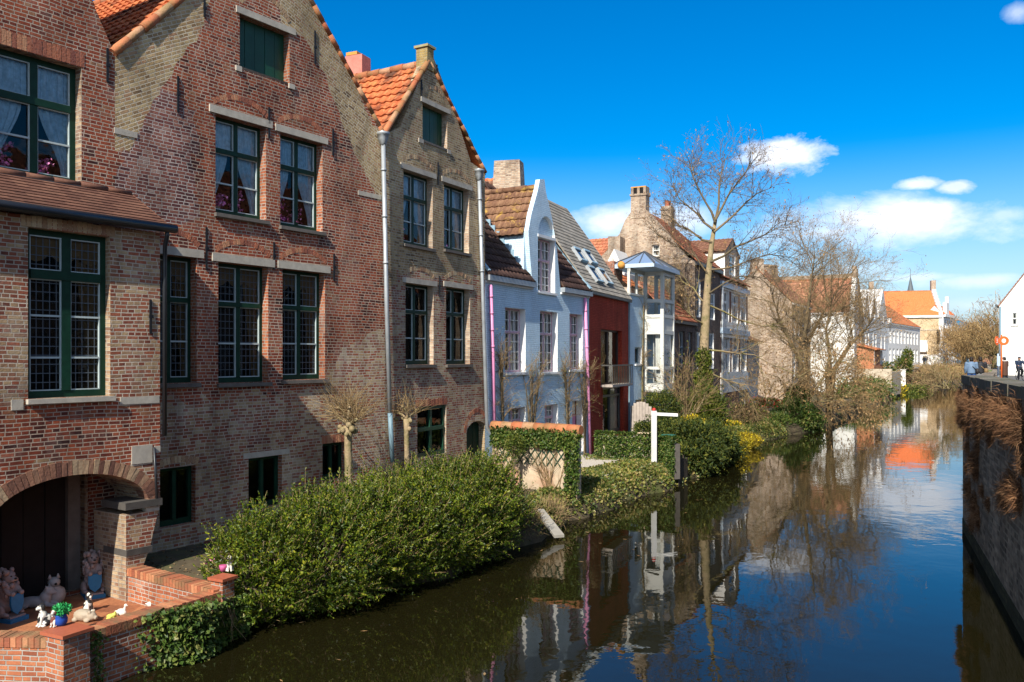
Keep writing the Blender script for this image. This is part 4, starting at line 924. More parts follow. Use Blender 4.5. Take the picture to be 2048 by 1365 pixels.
def house_dark_annex():
    f = Fac(7.53, 39.86, 9.38, 43.57); W = f.L; ze = 5.75
    h = thing('annex_house', 'low dark brick annex with orange tiled roof between glazed tower and chimney gable', 'house', f.pt(W/2, GZ))
    out = [(0, GZ-.4), (W, GZ-.4), (W, ze), (0, ze)]; A = f.rect((1359,663),(1368,663),(1368,735),(1359,735), 2); B = f.rect((1377,665),(1384,665),(1384,735),(1377,735), 1)
    m = MB(); m.panel(f, out, [R4(A), R4(B)], 'brick_dark', reveal=.15); m.extrude(f, out, 'brick_dark', -.002, -4.5); m.build('wall', h)
    for r in (A, B): window(h, f, r, frame='pipe_blue', mull=(.5,), trans=(.55,), bars=(.3,), bead='white_paint', rec=.12, fw=.05, mw=.05, inside='interior_warm')
    b = MB(); U = vec(f, 0, 1.9, -1.9); pantiles(b, V(f.pt(-.1, ze+.03, .15)), vec(f, 1), U, W+.1, U.length, .23, .3, 'tile_orange_dark'); b.build('roof', h)
    b = MB(); b.box(f, .0, 1.6, ze, 7.4, -4.0, -2.05, 'brick_gable'); b.box(f, 1.6, 2.3, ze, 7.75, -4.0, -1.6, 'brick_gable'); b.build('back_wall', h)
    b = MB(); U = vec(f, 0, .8, -1.0); pantiles(b, V(f.pt(-.1, 7.42, -2.0)), vec(f, 1), U, 1.7, U.length+.3, .23, .3, 'tile_orange'); b.build('upper_roof', h)
    b = MB(); b.box(f, -.05, W, ze-.12, ze+.02, 0, .16, 'steel_grey'); b.build('gutter', h)
    return h

# ------------------------------------------------------------------ large brick house with the chimney gable
def house_chimney_gable():
    f = F7; W = f.L; d = 6.3
    p1 = f.p; p0 = (p1[0]-f.n[0]*d, p1[1]-f.n[1]*d); g = Fac(p0[0], p0[1], p1[0], p1[1])
    h = thing('chimney_gable_house', 'large pale brick house whose wide end gable carries a double flue chimney', 'house', (*f.pt(W/2, 0)[:2], GZ))
    q = P2(g, [(1388,522),(1377,516),(1371,512),(1335,466),(1293,421)]); top = P2(g, [(1262,424),(1250,441),(1240,466)])
    ze = q[0][1]; zr = q[-1][1]; sr = (q[-1][0]+top[0][0])/2
    out = [(0, GZ), (g.L, GZ), (g.L, ze)]+q[1:]+top+[(top[-1][0]-.3, top[-1][1]-.5), (0, ze-.6)]
    A = g.rect((1304,490),(1317,490),(1317,512),(1304,512), 2)
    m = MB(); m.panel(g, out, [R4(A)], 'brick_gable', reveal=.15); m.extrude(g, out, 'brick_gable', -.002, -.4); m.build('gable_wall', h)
    window(h, g, A, frame='white_paint', mull=(), trans=(.5,), bars=(), bead=None, rec=.1, inside='interior_dark', fw=.05, mw=.04, sill='stone', curtain='full', cmat='curtain_white')
    anchors(h, g, [(1314, 462, 476), (1371, 528, 545)])
    cs0, cz1 = g.sz(1262, 380); cs1, cz0 = g.sz(1292, 428)
    c = MB(); c.box(g, cs0, cs1, cz0-.2, cz1-.35, -.6, .03, 'brick_gable'); c.box(g, cs0-.05, cs1+.05, cz1-.35, cz1-.25, -.65, .08, 'brick_gable')
    wq = (cs1-cs0)/2
    for i in range(3): c.box(g, cs0+i*wq-(.0 if i == 0 else .07 if i == 1 else .14), cs0+i*wq+(.14 if i == 0 else .07 if i == 1 else 0), cz1-.248, cz1+.08, -.6, .03, 'brick_gable')
    c.box(g, cs0, cs1, cz1+.083, cz1+.14, -.6, .03, 'gold'); ch = c.build('chimney', h)
    c = MB()
    for i in range(2): s = cs0+wq*(i+.5); c.tube([g.pt(s, cz1-.08, .01), g.pt(s, cz1-.08, -.58)], .15, 'interior_dark', 12)
    c.build('chimney_flue', ch)
    # long front to the canal
    fo = [(0.0, GZ-.4), (W, GZ-.4), (W, ze-.1), (0, ze-.1)]
    ws = [f.rect(*[(u, v) for u, v in z]) for z in (((1390,556),(1403,560),(1404,634),(1391,636)), ((1420,585),(1429,588),(1429,640),(1421,640)), ((1388,664),(1404,664),(1404,738),(1389,738)), ((1418,666),(1430,667),(1430,738),(1419,738)))]
    ws = [(max(.15, r[0]), r[0]+1.05, r[2], r[3]) for r in ws]
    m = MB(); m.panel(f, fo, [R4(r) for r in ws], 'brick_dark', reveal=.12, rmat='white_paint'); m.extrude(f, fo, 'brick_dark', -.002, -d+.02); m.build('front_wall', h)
    for r in ws: window(h, f, r, frame='white_paint', mull=(.5,), trans=(.6,), bars=(.3,), bead='pipe_blue', rec=.08, fw=.09, mw=.06, inside='interior_warm', curtain='part', cmat='curtain_white')
    rd = d-sr; U = vec(f, 0, zr-ze, -rd); b = MB(); pantiles(b, V(f.pt(.2, ze, .1)), vec(f, 1), U, W+.2, U.length+.05, .25, .3, 'tile_orange_dark')
    U = vec(f, 0, zr-ze+.6, sr); pantiles(b, V(f.pt(.2, ze-.6, -d)), vec(f, 1), U, W+.2, U.length, .25, .3, 'tile_orange_dark'); r = b.build('roof', h)
    b = MB(); caps(b, f.pt(.3, zr+.06, -rd), f.pt(W+.4, zr+.06, -rd), 'ridge_orange'); b.build('ridge_tiles', r)
    b = MB(); b.box(f, .0, W, ze-.22, ze-.04, .0, .2, 'steel_grey'); b.build('gutter', h)
    cc = f.pt(W-.9, 0, -rd+.2); chimney(h, cc, .75, .6, zr-.8, zr+.95, 'brick_gable', math.atan2(f.a[1], f.a[0]), 1, 2)
    return h

def house_white_brick_bands():
    f = F8; W = f.L; ze = f.sz(1470, 566)[1]
    h = thing('oriel_house', 'white and red striped house with tall window strips on two floors and an attic dormer', 'house', f.pt(W/2, GZ))
    out = [(0, GZ-.4), (W, GZ-.4), (W, ze), (0, ze)]; top = []; low = []
    for a, b in ((1443,1456), (1463,1474), (1480,1490)): top.append((f.sz(a, 600)[0], f.sz(b, 600)[0], f.sz(1466, 646)[1], f.sz(1466, 586)[1]))
    for a, b in ((1446,1458), (1464,1475), (1481,1491)): low.append((f.sz(a, 700)[0], f.sz(b, 700)[0], f.sz(1466, 744)[1], f.sz(1466, 674)[1]))
    K = (f.sz(1478, 800)[0], f.sz(1490, 800)[0], GZ-.1, f.sz(1484, 782)[1])
    m = MB(); m.panel(f, out, [R4(r) for r in top+low+[K]], 'brick_painted_red2', reveal=.12, rmat='white_paint'); m.extrude(f, out, 'brick_gable', -.002, -7); m.build('wall', h)
    for r in top+low: window(h, f, r, frame='white_paint', mull=(.5,), trans=(.62,), bars=(.3,), bead=None, rec=.06, fw=.16, mw=.14, inside='interior_warm', curtain='full', cmat='curtain_white')
    for zs in (top, low):
        z0, z1 = zs[0][2], zs[0][3]; b = MB(); b.box(f, .1, W-.1, z0-.95 if zs is top else z0-1.2, z0-.01, .0, .06, 'white_paint'); b.box(f, 0, W, z1+.12, z1+.45, 0, .16, 'cornice_blue'); b.box(f, .1, W-.1, z1+.01, z1+.115, 0, .05, 'white_paint'); b.build('cornice', h)
        for i in range(3):
            s = zs[i][0]; b = MB(); b.box(f, s-.10, s-.03, z0, z1, .0, .05, 'white_paint'); b.box(f, zs[i][1]+.03, zs[i][1]+.10, z0, z1, .0, .05, 'white_paint'); b.build('window_surround', h)
    b = MB(); b.box(f, K[0]+.03, K[1]-.03, K[2], K[3], -.14, -.08, 'green_tank'); b.build('door', h)
    pipe(h, [f.pt(.12, ze-.2, .1), f.pt(.12, GZ, .1)], 'zinc', .07)
    b = MB(); U = vec(f, 0, 2.6, -3.3); pantiles(b, V(f.pt(-.1, ze+.02, .15)), vec(f, 1), U, W+.2, U.length, .25, .3, 'tile_orange_dark'); U = vec(f, 0, 2.6, 3.6); pantiles(b, V(f.pt(-.1, ze+.02, -6.9)), vec(f, 1), U, W+.2, U.length, .25, .3, 'tile_orange_dark'); b.build('roof', h)
    for sx in (0, W): b = MB(); b.face([f.pt(sx, ze, 0), f.pt(sx, ze, -6.8), f.pt(sx, ze+2.55, -3.2)], 'brick_gable'); b.build('gable', h)
    # tall attic dormer
    fd = f.off(.02); s0 = f.sz(1449, 530)[0]; s1 = f.sz(1478, 530)[0]; zt = f.sz(1462, 508)[1]; za = f.sz(1464, 478)[1]
    o2 = [(s0, ze-.05), (s1, ze-.05), (s1, zt), ((s0+s1)/2, za), (s0, zt)]; r = (s0+(s1-s0)*.3, s1-(s1-s0)*.3, ze+.35, zt)
    m = MB(); m.panel(fd, o2, [R4(r)], 'brick_gable', reveal=.1, rmat='white_paint'); m.extrude(fd, o2, 'white_render', -.002, -2.6); d = m.build('dormer', h)
    window(d, fd, r, frame='white_paint', mull=(), trans=(.6,), bars=(), bead=None, rec=.05, fw=.12, mw=.1, inside=None, name='dormer_window')
    b = MB()
    for sx in (s0, s1):
        U = vec(fd, (s0+s1)/2-sx, za-zt); pantiles(b, V(fd.pt(sx, zt+.02, .05))-U.normalized()*.15, vec(fd, 0, 0, -1), U, 2.8, U.length+.15, .25, .3, 'tile_brown')
    b.build('dormer_roof', d)
    return h
brick('brick_painted_red2', [(0,(.34,.12,.08)),(.5,(.46,.20,.13)),(1,(.52,.28,.2))], mortar=(.45,.33,.26), white=.3)

# ------------------------------------------------------------------ simpler houses further along
def row_house(name, label, f, ze, za, wall, rmat, wins, depth=8.0, ridge='along', parapet=None, sa=None, frame='white_paint', base=GZ, cat='house', shift=0, back=True, extra_top=0):
    """ridge 'along': eaves to the canal; 'gable': gable to the canal"""
    W = f.L; h = thing(name, label, cat, f.pt(W/2, base))
    if ridge == 'gable':
        sa = W/2 if sa is None else sa
        out = [(0, base-.4), (W, base-.4), (W, ze), (sa+.15, za+extra_top), (sa-.15, za+extra_top), (0, ze)]
    else: out = [(0, base-.4), (W, base-.4), (W, ze), (0, ze)]
    m = MB(); m.panel(f, out, [R4(r) for r in wins], wall, reveal=.12); m.extrude(f, out, wall, -.002, -depth); m.build('wall', h)
    for r in wins: window(h, f, r, frame=frame, mull=(.5,) if r[1]-r[0] > .7 else (), trans=(.6,), bars=(), bead=None, rec=.07, fw=.08, mw=.07, inside='interior_dark', curtain='part' if (r[1]-r[0]) > .6 else None, cmat='curtain_white', depth=.4)
    b = MB()
    if ridge == 'gable':
        for sx in (0, W):
            U = vec(f, sa-sx, za-.12-ze); pantiles(b, V(f.pt(sx, ze+.03, -.25))-U.normalized()*.1, vec(f, 0, 0, -1), U, depth-.2, U.length+.08, .3, .3, rmat)
        r = b.build('roof', h); b = MB(); caps(b, f.pt(sa, za-.02, -.25), f.pt(sa, za-.02, -depth), 'ridge_orange', .12, .5); b.build('ridge_tiles', r)
    else:
        for o, sg in ((.15, -1), (-depth-.1, 1)):
            U = vec(f, 0, za-ze, sg*(depth/2+.12)); pantiles(b, V(f.pt(-.05, ze+.02, o)), vec(f, 1), U, W+.1, U.length, .3, .3, rmat)
        r = b.build('roof', h); b = MB(); caps(b, f.pt(0, za+.06, -depth/2), f.pt(W, za+.06, -depth/2), 'ridge_orange', .12, .5); b.build('ridge_tiles', r)
        for sx in (0, W): b = MB(); b.face([f.pt(sx, ze, -.01), f.pt(sx, ze, -depth), f.pt(sx, za-.04, -depth/2)], wall); b.build('gable', h)
        b = MB(); b.box(f, 0, W, ze-.14, ze, 0, .16, 'white_paint'); b.build('gutter', h)
    return h
# ------------------------------------------------------------------ the far row
def far_houses():
    f = Fac(22.4, 68, 26.6, 75.7)
    w9 = [(.6, 1.7, 5.6, 7.4), (2.6, 3.7, 5.6, 7.4), (4.8, 5.9, 5.6, 7.4), (.6, 1.7, 2.4, 4.4), (4.8, 5.9, 2.4, 4.4)]
    h = row_house('brick_house', 'pale brick house with blank end gable behind the bare canal trees', f, 8.4, 11.3, 'brick_gable', 'tile_far_brown', w9, depth=5.7)
    chimney(h, f.pt(.4, 0, -2.85), 1.0, .8, 10.6, 12.1, 'brick_gable', 0, .9); chimney(h, f.pt(4.5, 0, -2.85), 1.6, .9, 10.8, 12.0, 'brick_brown', .5, .95)
    fw = Fac(23.0, 86.5, 32.6, 82.0); W = fw.L
    ws = [(7.6, 8.3, 6.7, 7.5), (8.6, 9.4, 2.5, 4.4), (5.0, 5.7, 5.3, 6.5), (2.5, 3.3, 2.6, 4.0)]
    h = row_house('long_white_house', 'long white house with broad orange roof and a stepped white end gable', fw, 8.4, 11.9, 'white_render', 'tile_far_brown', ws, depth=8)
    b = MB(); b.box(fw, W-.0, W+.4, GZ, 9.0, -8, .1, 'white_render'); 
    for i in range(6): b.box(fw, W-.0, W+.4, 9.003+i*.5, 9.5+i*.5, -8+i*.62, .1-i*.62, 'white_render')
    b.box(fw, W, W+.4, 12.0, 13.2, -4.4, -3.6, 'brick_gable'); b.build('end_gable', h)
    b = MB(); U = vec(fw, 0, 1.5, -3.0); b.box(fw, 1.6, 6.4, GZ, 6.0, .05, 3.0, 'grey_render'); pantiles(b, V(fw.pt(1.4, 6.02, 3.3)), vec(fw, 1), U, 5.2, U.length, .3, .3, 'tile_far_brown'); b.build('lean_to', h)
    f = Fac(35.9, 90, 41.2, 99.6); L = f.L
    ws = [(L/2-.6, L/2+.6, 8.9, 10.2), (L/2-.5, L/2+.5, 10.9, 11.5), (2.0, 3.0, 5.2, 7.2), (L/2-.6, L/2+.6, 5.2, 7.2), (L-3, L-2, 5.2, 7.2)]
    h = row_house('brown_gable_house', 'tall brown brick house with dark stepped gable beside the orange shed', f, 8.6, 12.9, 'brick_brown', 'tile_far_brown', ws, depth=9, ridge='gable', extra_top=.5)
    b = MB()
    for sx, sg in ((0, 1), (L, -1)):
        for i in range(6): b.box(f, sx+sg*i*L/13, sx+sg*(i+1)*L/13, 8.55+i*.72, 9.35+i*.72, -.35, .02, 'brick_brown')
    b.box(f, L/2-.4, L/2+.4, 13, 13.9, -.35, .02, 'brick_gable'); b.build('gable_steps', h)
    pts = [(41.2, 99.6), (44.9, 106.4), (49.4, 114.6), (55.7, 126.0)]; zz = [(8.6, 12.0), (8.9, 12.2), (9.2, 13.6)]
    lab = ['white gable house with one tall dark window, next to the brown stepped gable', 'white gable house squeezed in the middle of the three white gables', 'widest and highest of the three white gables, with orange roof edge']
    for i in range(3):
        f = Fac(*pts[i], *pts[i+1]); L = f.L
        ws = [(L*.22, L*.22+1.1, 5.2, 7.4), (L*.6, L*.6+1.1, 5.2, 7.4), (L*.22, L*.22+1.1, 2.0, 4.2), (L*.6, L*.6+1.1, 2.0, 4.2), (L/2-.4, L/2+.4, 9.0, 10.2)]
        h = row_house('white_gable_house', lab[i], f, zz[i][0], zz[i][1], 'white_plain', 'tile_far', ws, depth=9, ridge='gable', extra_top=.15)
        tag(h, group='white gable houses by the bend')
    f = Fac(55.7, 126, 70.9, 147.7); L = f.L
    ws = []
    for z0, z1 in ((3.2, 5.4), (6.2, 8.2)):
        for i in range(9): s = 1.2+i*(L-3)/8.6; ws.append((s, s+1.25, z0, z1))
    h = row_house('white_row_house', 'long white two storey house with rows of tall windows and hipped orange roof', f, 9.2, 12.9, 'white_plain', 'tile_far', ws, depth=10, base=1.2)
    chimney(h, f.pt(5, 0, -5), 1.0, .8, 12.5, 14.3, 'brick_brown', .5)
    b = MB(); b.box(f, 0, 1.2, 9.203, 9.9, -2, .3, 'white_plain'); b.build('cornice', h)
    # large yellow building with the bright roof
    f = Fac(67.6, 157.6, 78.2, 155.0); L = f.L
    h = row_house('yellow_house', 'yellow brick building with large bright orange roof at the canal bend', f, 11.7, 16.6, 'brick_yellow', 'tile_bright', [], depth=12, base=2.6)
    for sx in (0, L):
        b = MB()
        b.box(f, sx-.35, sx+.35, 2.2, 11.9, -12, .06, 'white_plain' if sx else 'brick_yellow')
        for i in range(8): b.box(f, sx-.35, sx+.35, 11.903+i*.62, 12.55+i*.62, -12+i*.74, .06-i*.74, 'white_plain')
        b.box(f, sx-.4, sx+.4, 16.9, 18.6, -6.5, -5.4, 'brick_gable'); b.build('end_gable', h)
    b = MB(); b.box(f, -.1, L+.2, 11.35, 11.75, .0, .3, 'white_plain'); b.build('cornice', h)
    s0, z1 = f.sz(1838, 681); s1, z0 = f.sz(1855, 704); b = MB(); b.box(f, s0, s1, z0, z1, 0, .08, 'white_paint'); b.build('white_panel', h)
    s0, z1 = f.sz(1840, 705); s1, z0 = f.sz(1854, 728); b = MB(); b.box(f, s0, s1, 2.6, z1, 0, .05, 'brown_frame'); b.build('gate', h)
    s0, z1 = f.sz(1873, 660); b = MB(); b.box(f, s0, s0+.5, z1-2.2, z1, .1, .5, 'iron'); b.build('lantern', h)
    b = MB(); b.box(f, s0-6, s0, 9.0, 9.2, 0, .05, 'beige_render'); b.box(f, .5, L-.4, 2.6, 4.6, 0, .06, 'white_plain'); b.build('plinth', h)
    f2 = Fac(*f.pt(L+.36, 0, 0)[:2], *f.pt(L+.36, 0, -9.5)[:2])
    f2 = Fac(78.75, 155.2, 85.2, 163.5); L2 = f2.L
    ws = [(.8+i*2.6, 2.3+i*2.6, z, z+2.1) for i in range(4) for z in (3.4, 6.2, 8.9)]
    h = row_house('white_front_house', 'white house front turned to the canal beside the yellow building', f2, 11.9, 13.6, 'white_plain', 'tile_bright', ws, depth=3, base=2.6)
    b = MB(); b.box(f2, 0, L2, 11.5, 12.0, 0, .4, 'white_plain'); b.box(f2, 2.2, 4.6, 12.0, 14.2, -.5, .1, 'white_plain'); b.box(f2, 4.2, 4.7, 14.2, 15.4, -.5, .1, 'white_plain'); b.build('cornice', h)
    f3 = Fac(96, 178, 101, 186); h = row_house('blue_house', 'distant blue covered house front beyond the white canal front', f3, 11, 12, 'blue_cover', 'tile_far_brown', [(2, 3.2, 5, 7)], depth=5, base=2.6)
    f3 = Fac(103, 182, 118, 200); h = row_house('red_roof_house', 'distant low red brick house half hidden by the brown trees', f3, 6, 9, 'brick_orange', 'tile_far', [(2, 3.2, 3, 5), (5, 6.2, 3, 5)], depth=8, base=2.6)
    # spire
    Y = 320; x = (1821-CX)/FPX*Y; h = thing('church_spire', 'thin grey church spire rising behind the bright orange roof', 'spire', (x, Y, 2.6))
    b = MB(); b.lathe((x, Y, 2.6), [(3, 0), (3, 22)], 'grey_render', 8); b.build('tower', h); b = MB(); b.lathe((x, Y, 24.6), [(3.2, 0), (2.2, 2), (1.1, 5), (.1, 10), (.08, 13)], 'spire_slate', 8); b.build('roof', h)

    # rear roofs peeping over the near row
    h = thing('rear_house', 'rear house with orange roof and broad tapered brick chimney behind the white house', 'house', (-1.2, 30.2, GZ))
    f = Fac(-4.2, 29.6, -.1, 28.8); b = MB(); b.box(f, .4, f.L, GZ, 8.9, -5, -.6, 'brick_gable'); b.build('wall', h)
    b = MB(); U = vec(f, 0, 1.75, -2.2); pantiles(b, V(f.pt(.2, 8.8, -.3)), vec(f, 1), U, f.L-.2, U.length, .23, .3, 'tile_brown'); b.build('roof', h)
    b = MB(); s = f.sz(985, 350)[0]; U = vec(f, 0, 1.4, -1.6); pantiles(b, V(f.pt(s-3.2, 9.3, -1.2)), vec(f, 1), U, 3.0, U.length, .23, .3, 'tile_orange'); b.build('upper_roof', h)
    Y = 29.2; x0 = (984-CX)/FPX*Y; x1 = (1046-CX)/FPX*Y
    chimney(h, ((x0+x1)/2+.05, Y+.3), 1.12, .75, 8.6, 11.15, 'brick_gable', -.25, .80, cap=False)
    h = thing('rear_house', 'rear house of which only orange roof and pink rendered chimney show above the roof valley', 'house', (-4.9, 29, GZ))
    f = Fac(-8.2, 27.2, -3.9, 25.2); b = MB(); b.box(f, 0, f.L, GZ, 11.2, -4, -.3, 'brick_tan'); b.build('wall', h)
    b = MB(); U = vec(f, 0, 1.7, -2.2); pantiles(b, V(f.pt(0, 11.1, -.2)), vec(f, 1), U, f.L, U.length, .23, .3, 'tile_orange'); b.build('roof', h)
    p = at_y(716, 160, 26.9); b = MB(); b.wbox((p[0], p[1], 12.75), (.62, .5, 1.5), 'chimney_pink', -.4); b.wbox((p[0]-.08, p[1], 13.56), (.40, .45, .10), 'gold', -.4); b.build('chimney', h)
    h = thing('rear_house', 'rear house with orange roof and small white gable behind the red house roof', 'house', (3.2, 44, GZ))
    f = Fac(1.2, 47.5, 6.6, 44.6); b = MB(); b.box(f, 0, f.L, GZ, 8.6, -6, 0, 'brick_gable'); b.build('wall', h)
    b = MB(); U = vec(f, 0, 2.2, -2.6); pantiles(b, V(f.pt(-.3, 8.55, .2)), vec(f, 1), U, f.L+.1, U.length, .23, .3, 'tile_orange_dark'); b.build('roof', h)
    g = Fac(4.2, 42.6, 6.1, 41.7); o = P2(g, [(1207,560),(1248,560),(1249,546),(1228,498),(1207,540)]); b = MB(); b.panel(g, o, [], 'white_plain', reveal=0); b.extrude(g, o, 'white_plain', -.002, -2.0); b.build('dormer', h)
    b = MB(); s, z = g.sz(1226, 540); 
    b.lathe(g.pt(s, z, .06), [(.2, 0), (.16, .12), (.2, .14), (.12, .3), (.15, .32), (.02, .6)], 'wood_grey', 8); b.build('gable_ornament', h)
    g2 = g.off(-2.3); o = P2(g2, [(1216,580),(1240,580),(1240,473),(1216,473)]); b = MB(); b.extrude(g2, o, 'brick_gable', 0, -.8, front=True); b.build('chimney', h)
plain('chimney_pink', (.60,.20,.15), .8, .2, 5, .2)

# ------------------------------------------------------------------ right bank
FQ = Fac(10.5, 19.8, 2.2, 0.0)
def right_bank():
    w = thing('quay_wall', 'dark mossy stone canal wall with pale topped parapet along the right', 'wall', FQ.pt(8, 0))
    b = MB(); L = FQ.L+3
    b.box(FQ, 0, L, .28, 3.4, -.45, 0, 'brick_quay'); b.box(FQ, 0, L, -1.2, .277, -.45, .012, 'brick_quay_wet'); b.build('wall', w)
    b = MB(); 
    k = 0.0
    while k < L-.2:
        d = random.uniform(.8, 1.15); b.box(FQ, k-.02, min(L, k+d-.035), 3.403+random.uniform(0, .004), 3.595+random.uniform(-.008, .008), -.5, .04+random.uniform(-.012, .012), 'coping_stone'); k += d
    b.build('coping', w)
    # beyond the corner the wall turns away with the canal
    pts = [(10.5, 19.8), (22.4, 40.3), (51, 90), (94, 150), (140, 190)]
    for i in range(4):
        f = Fac(*pts[i+1], *pts[i]); b = MB(); b.box(f, 0, f.L-.02, -1.2, 2.9 if i else 3.3, -.45, 0, 'brick_quay'); b.build('wall', w)
    tag(w, group=None)
    me = MB(); q = [FQ.pt(L, 0, -.3)[:2]]+[FQ.pt(0, 0, -.3)[:2]]+[(p[0]+.3, p[1]-.15) for p in pts[1:]]+[(400, 190), (400, -60), (4, -60)]
    me.face([(x, y, 2.35) for x, y in q][::-1], 'asphalt'); o = me.build('quay_ground'); tag(o, kind='structure')
    me = MB(); q = [(57, 103), (66, 100), (95, 140), (84, 143)]; me.face([(x, y, 2.36) for x, y in q], 'grass'); o = me.build('lawn'); tag(o, kind='structure')
    # white house at the right edge
    Y = 80.0; x0 = (1998-CX)/FPX*Y; f = Fac(x0, Y, x0+8.2, Y-5.6)
    h = thing('white_gable_house', 'white rendered gable house with one small window at the right edge', 'house', f.pt(5, 2.35))
    ze = f.sz(1998, 612)[1]; s1, z1 = f.sz(2048, 549); za = ze+(z1-ze)*5/s1
    A = f.rect((2022,624),(2036,624),(2036,651),(2022,651)); out = [(0, 2.3), (10, 2.3), (10, ze), (5, za), (0, ze)]
    m = MB(); m.panel(f, out, [R4(A)], 'white_render', reveal=.12); m.extrude(f, out, 'white_render', -.002, -12); m.build('wall', h)
    window(h, f, A, frame='white_paint', mull=(), trans=(.5,), bars=(), bead=None, rec=.06, fw=.12, mw=.1, sill='stone', inside='interior_warm', curtain='full', cmat='curtain_white')
    gable_roof(h, f, 0, 10, ze+.05, 5, za+.05, 12, 'tile_far_brown', verge=False, o0=.15)
    s, z = f.sz(2030, 580); b = MB(); b.wbox((f.pt(3.0, 0, -4)[0], f.pt(3, 0, -4)[1], z+.6), (.9, .8, 2.4), 'white_plain'); b.build('chimney', h)
    pipe(h, [f.pt(.12, ze-.1, .12), f.pt(.12, 2.4, .12)], 'pipe_blue', .08); gutter(h, f.pt(-.2, ze, .3), f.pt(-.2, ze, -12), 'steel_grey', .12)
    for p, q, ze, za, lab in (((15.2, 4), (12.6, -12), 8.5, 12.5, 'brick house across the canal, outside the view, mirrored in the near windows'), ((20.6, 24), (15.4, 4.4), 9, 13, 'larger brick house across the canal, outside the view, mirrored in the window panes'), ((27.0, 39), (21.0, 24.6), 8, 12, 'farthest brick house across the canal, outside the view beyond the quay')):
        f = Fac(*p, *q); h = row_house('brick_house', lab, f, ze, za, 'brick_brown', 'tile_orange_dark', [(1.2+i*2.6, 2.3+i*2.6, z, z+1.8) for i in range(int((f.L-2)/2.6)) for z in (3.4, 6.1)], depth=8, base=2.35)
    # far embankment with its road
    pts = [(50.5, 108.5), (60, 121), (83, 155), (100, 172), (130, 192)]
    e = thing('embankment_wall', 'pale stone embankment wall below the road at the canal bend', 'wall', (70, 135, 0))
    for i in range(4):
        f = Fac(*pts[i], *pts[i+1]); b = MB(); b.box(f, .02, f.L, -1, 2.55, -.5, 0, 'beige_render'); b.box(f, 0, f.L, 1.0, 1.2, .003, .12, 'stone_dark'); b.build('wall', e); b = MB(); b.box(f, .02, f.L, 2.553, 2.75, -.55, .06, 'stone'); b.build('coping', e)
    me = MB(); q = [(p[0]-.3, p[1]+.2) for p in pts]+[(400, 210), (400, 700), (-300, 700), (-300, 120), (48.5, 109.5)]
    me.face([(x, y, 2.6) for x, y in q], 'pavement'); o = me.build('road'); tag(o, kind='structure')

# ------------------------------------------------------------------ water, ground, terrace
BANK = [(-4.22, 12.50), (-2.9, 13.9), (-1.2, 15.6), (.28, 18.0), (1.27, 20.2), (3.5, 24.1), (5.0, 26.2), (5.75, 27.6), (6.3, 29.0), (8.7, 34.2), (11.3, 40.0), (16.9, 47.0), (23.0, 57.5), (29.0, 68.5), (40.0, 88.0), (51.5, 109.5)]
def bank_at(y):
    for i in range(len(BANK)-1):
        if BANK[i][1] <= y <= BANK[i+1][1]:
            k = (y-BANK[i][1])/(BANK[i+1][1]-BANK[i][1]); return BANK[i][0]+k*(BANK[i+1][0]-BANK[i][0])
    return BANK[0][0]
PROF = [(-.5, -.9), (0, -.02), (.12, .26), (.32, .48), (.62, .60), (1.5, .65), (4.0, .66), (8, .68), (16, .68), (60, .68), (300, .68)]
def bank_z(d):
    for (d0, z0), (d1, z1) in zip(PROF, PROF[1:]):
        if d0 <= d <= d1: return z0+(z1-z0)*(d-d0)/(d1-d0)
    return .66
DIN = np.array([-.87, .49])
def terrain():
    b = MB(); b.face([(-60, -40, 0), (260, -40, 0), (260, 260, 0), (-60, 260, 0)], 'water'); o = b.build('canal_water'); tag(o, kind='structure')
    b = MB(); b.face([(-3000, -300, -1.6), (3000, -300, -1.6), (3000, 4000, -1.6), (-3000, 4000, -1.6)], 'soil'); o = b.build('ground'); tag(o, kind='structure')
    # bank strip, finely divided by the water
    P = []
    for i in range(len(BANK)-1):
        n = max(2, int(math.hypot(BANK[i+1][0]-BANK[i][0], BANK[i+1][1]-BANK[i][1])/.5))
        for k in range(n): P.append((BANK[i][0]+(BANK[i+1][0]-BANK[i][0])*k/n, BANK[i][1]+(BANK[i+1][1]-BANK[i][1])*k/n))
    P.append(BANK[-1]); b = MB(); rows = []
    for j, (x, y) in enumerate(P):
        r = []; wob = .12*math.sin(y*1.9)+.08*math.sin(y*4.3+1)
        if j < 6: wob *= j/6
        for d, z in PROF:
            k = 1 if d < 3 else 0
            r.append((x+DIN[0]*(d+wob*k), y+DIN[1]*(d+wob*k), z+(.05*math.sin(x*3.1+y*2.3+d*5) if 0 < d < 3 else 0)))
        rows.append(r)
    for i in range(len(rows)-1):
        for j in range(len(PROF)-1):
            b.face([rows[i][j], rows[i+1][j], rows[i+1][j+1], rows[i][j+1]], 'soil', smooth=True)
    o = b.build('canal_bank'); tag(o, kind='structure')
    b = MB(); q = [at_z(u, v, .69) for u, v in ((1162,962),(1214,951),(1258,932),(1284,918),(1262,914),(1180,914),(1152,908),(1152,964))]
    b.face(q, 'gravel'); o = b.build('garden_path'); tag(o, kind='structure')
    if V(o.data.polygons[0].normal).z < 0: o.data.flip_normals()

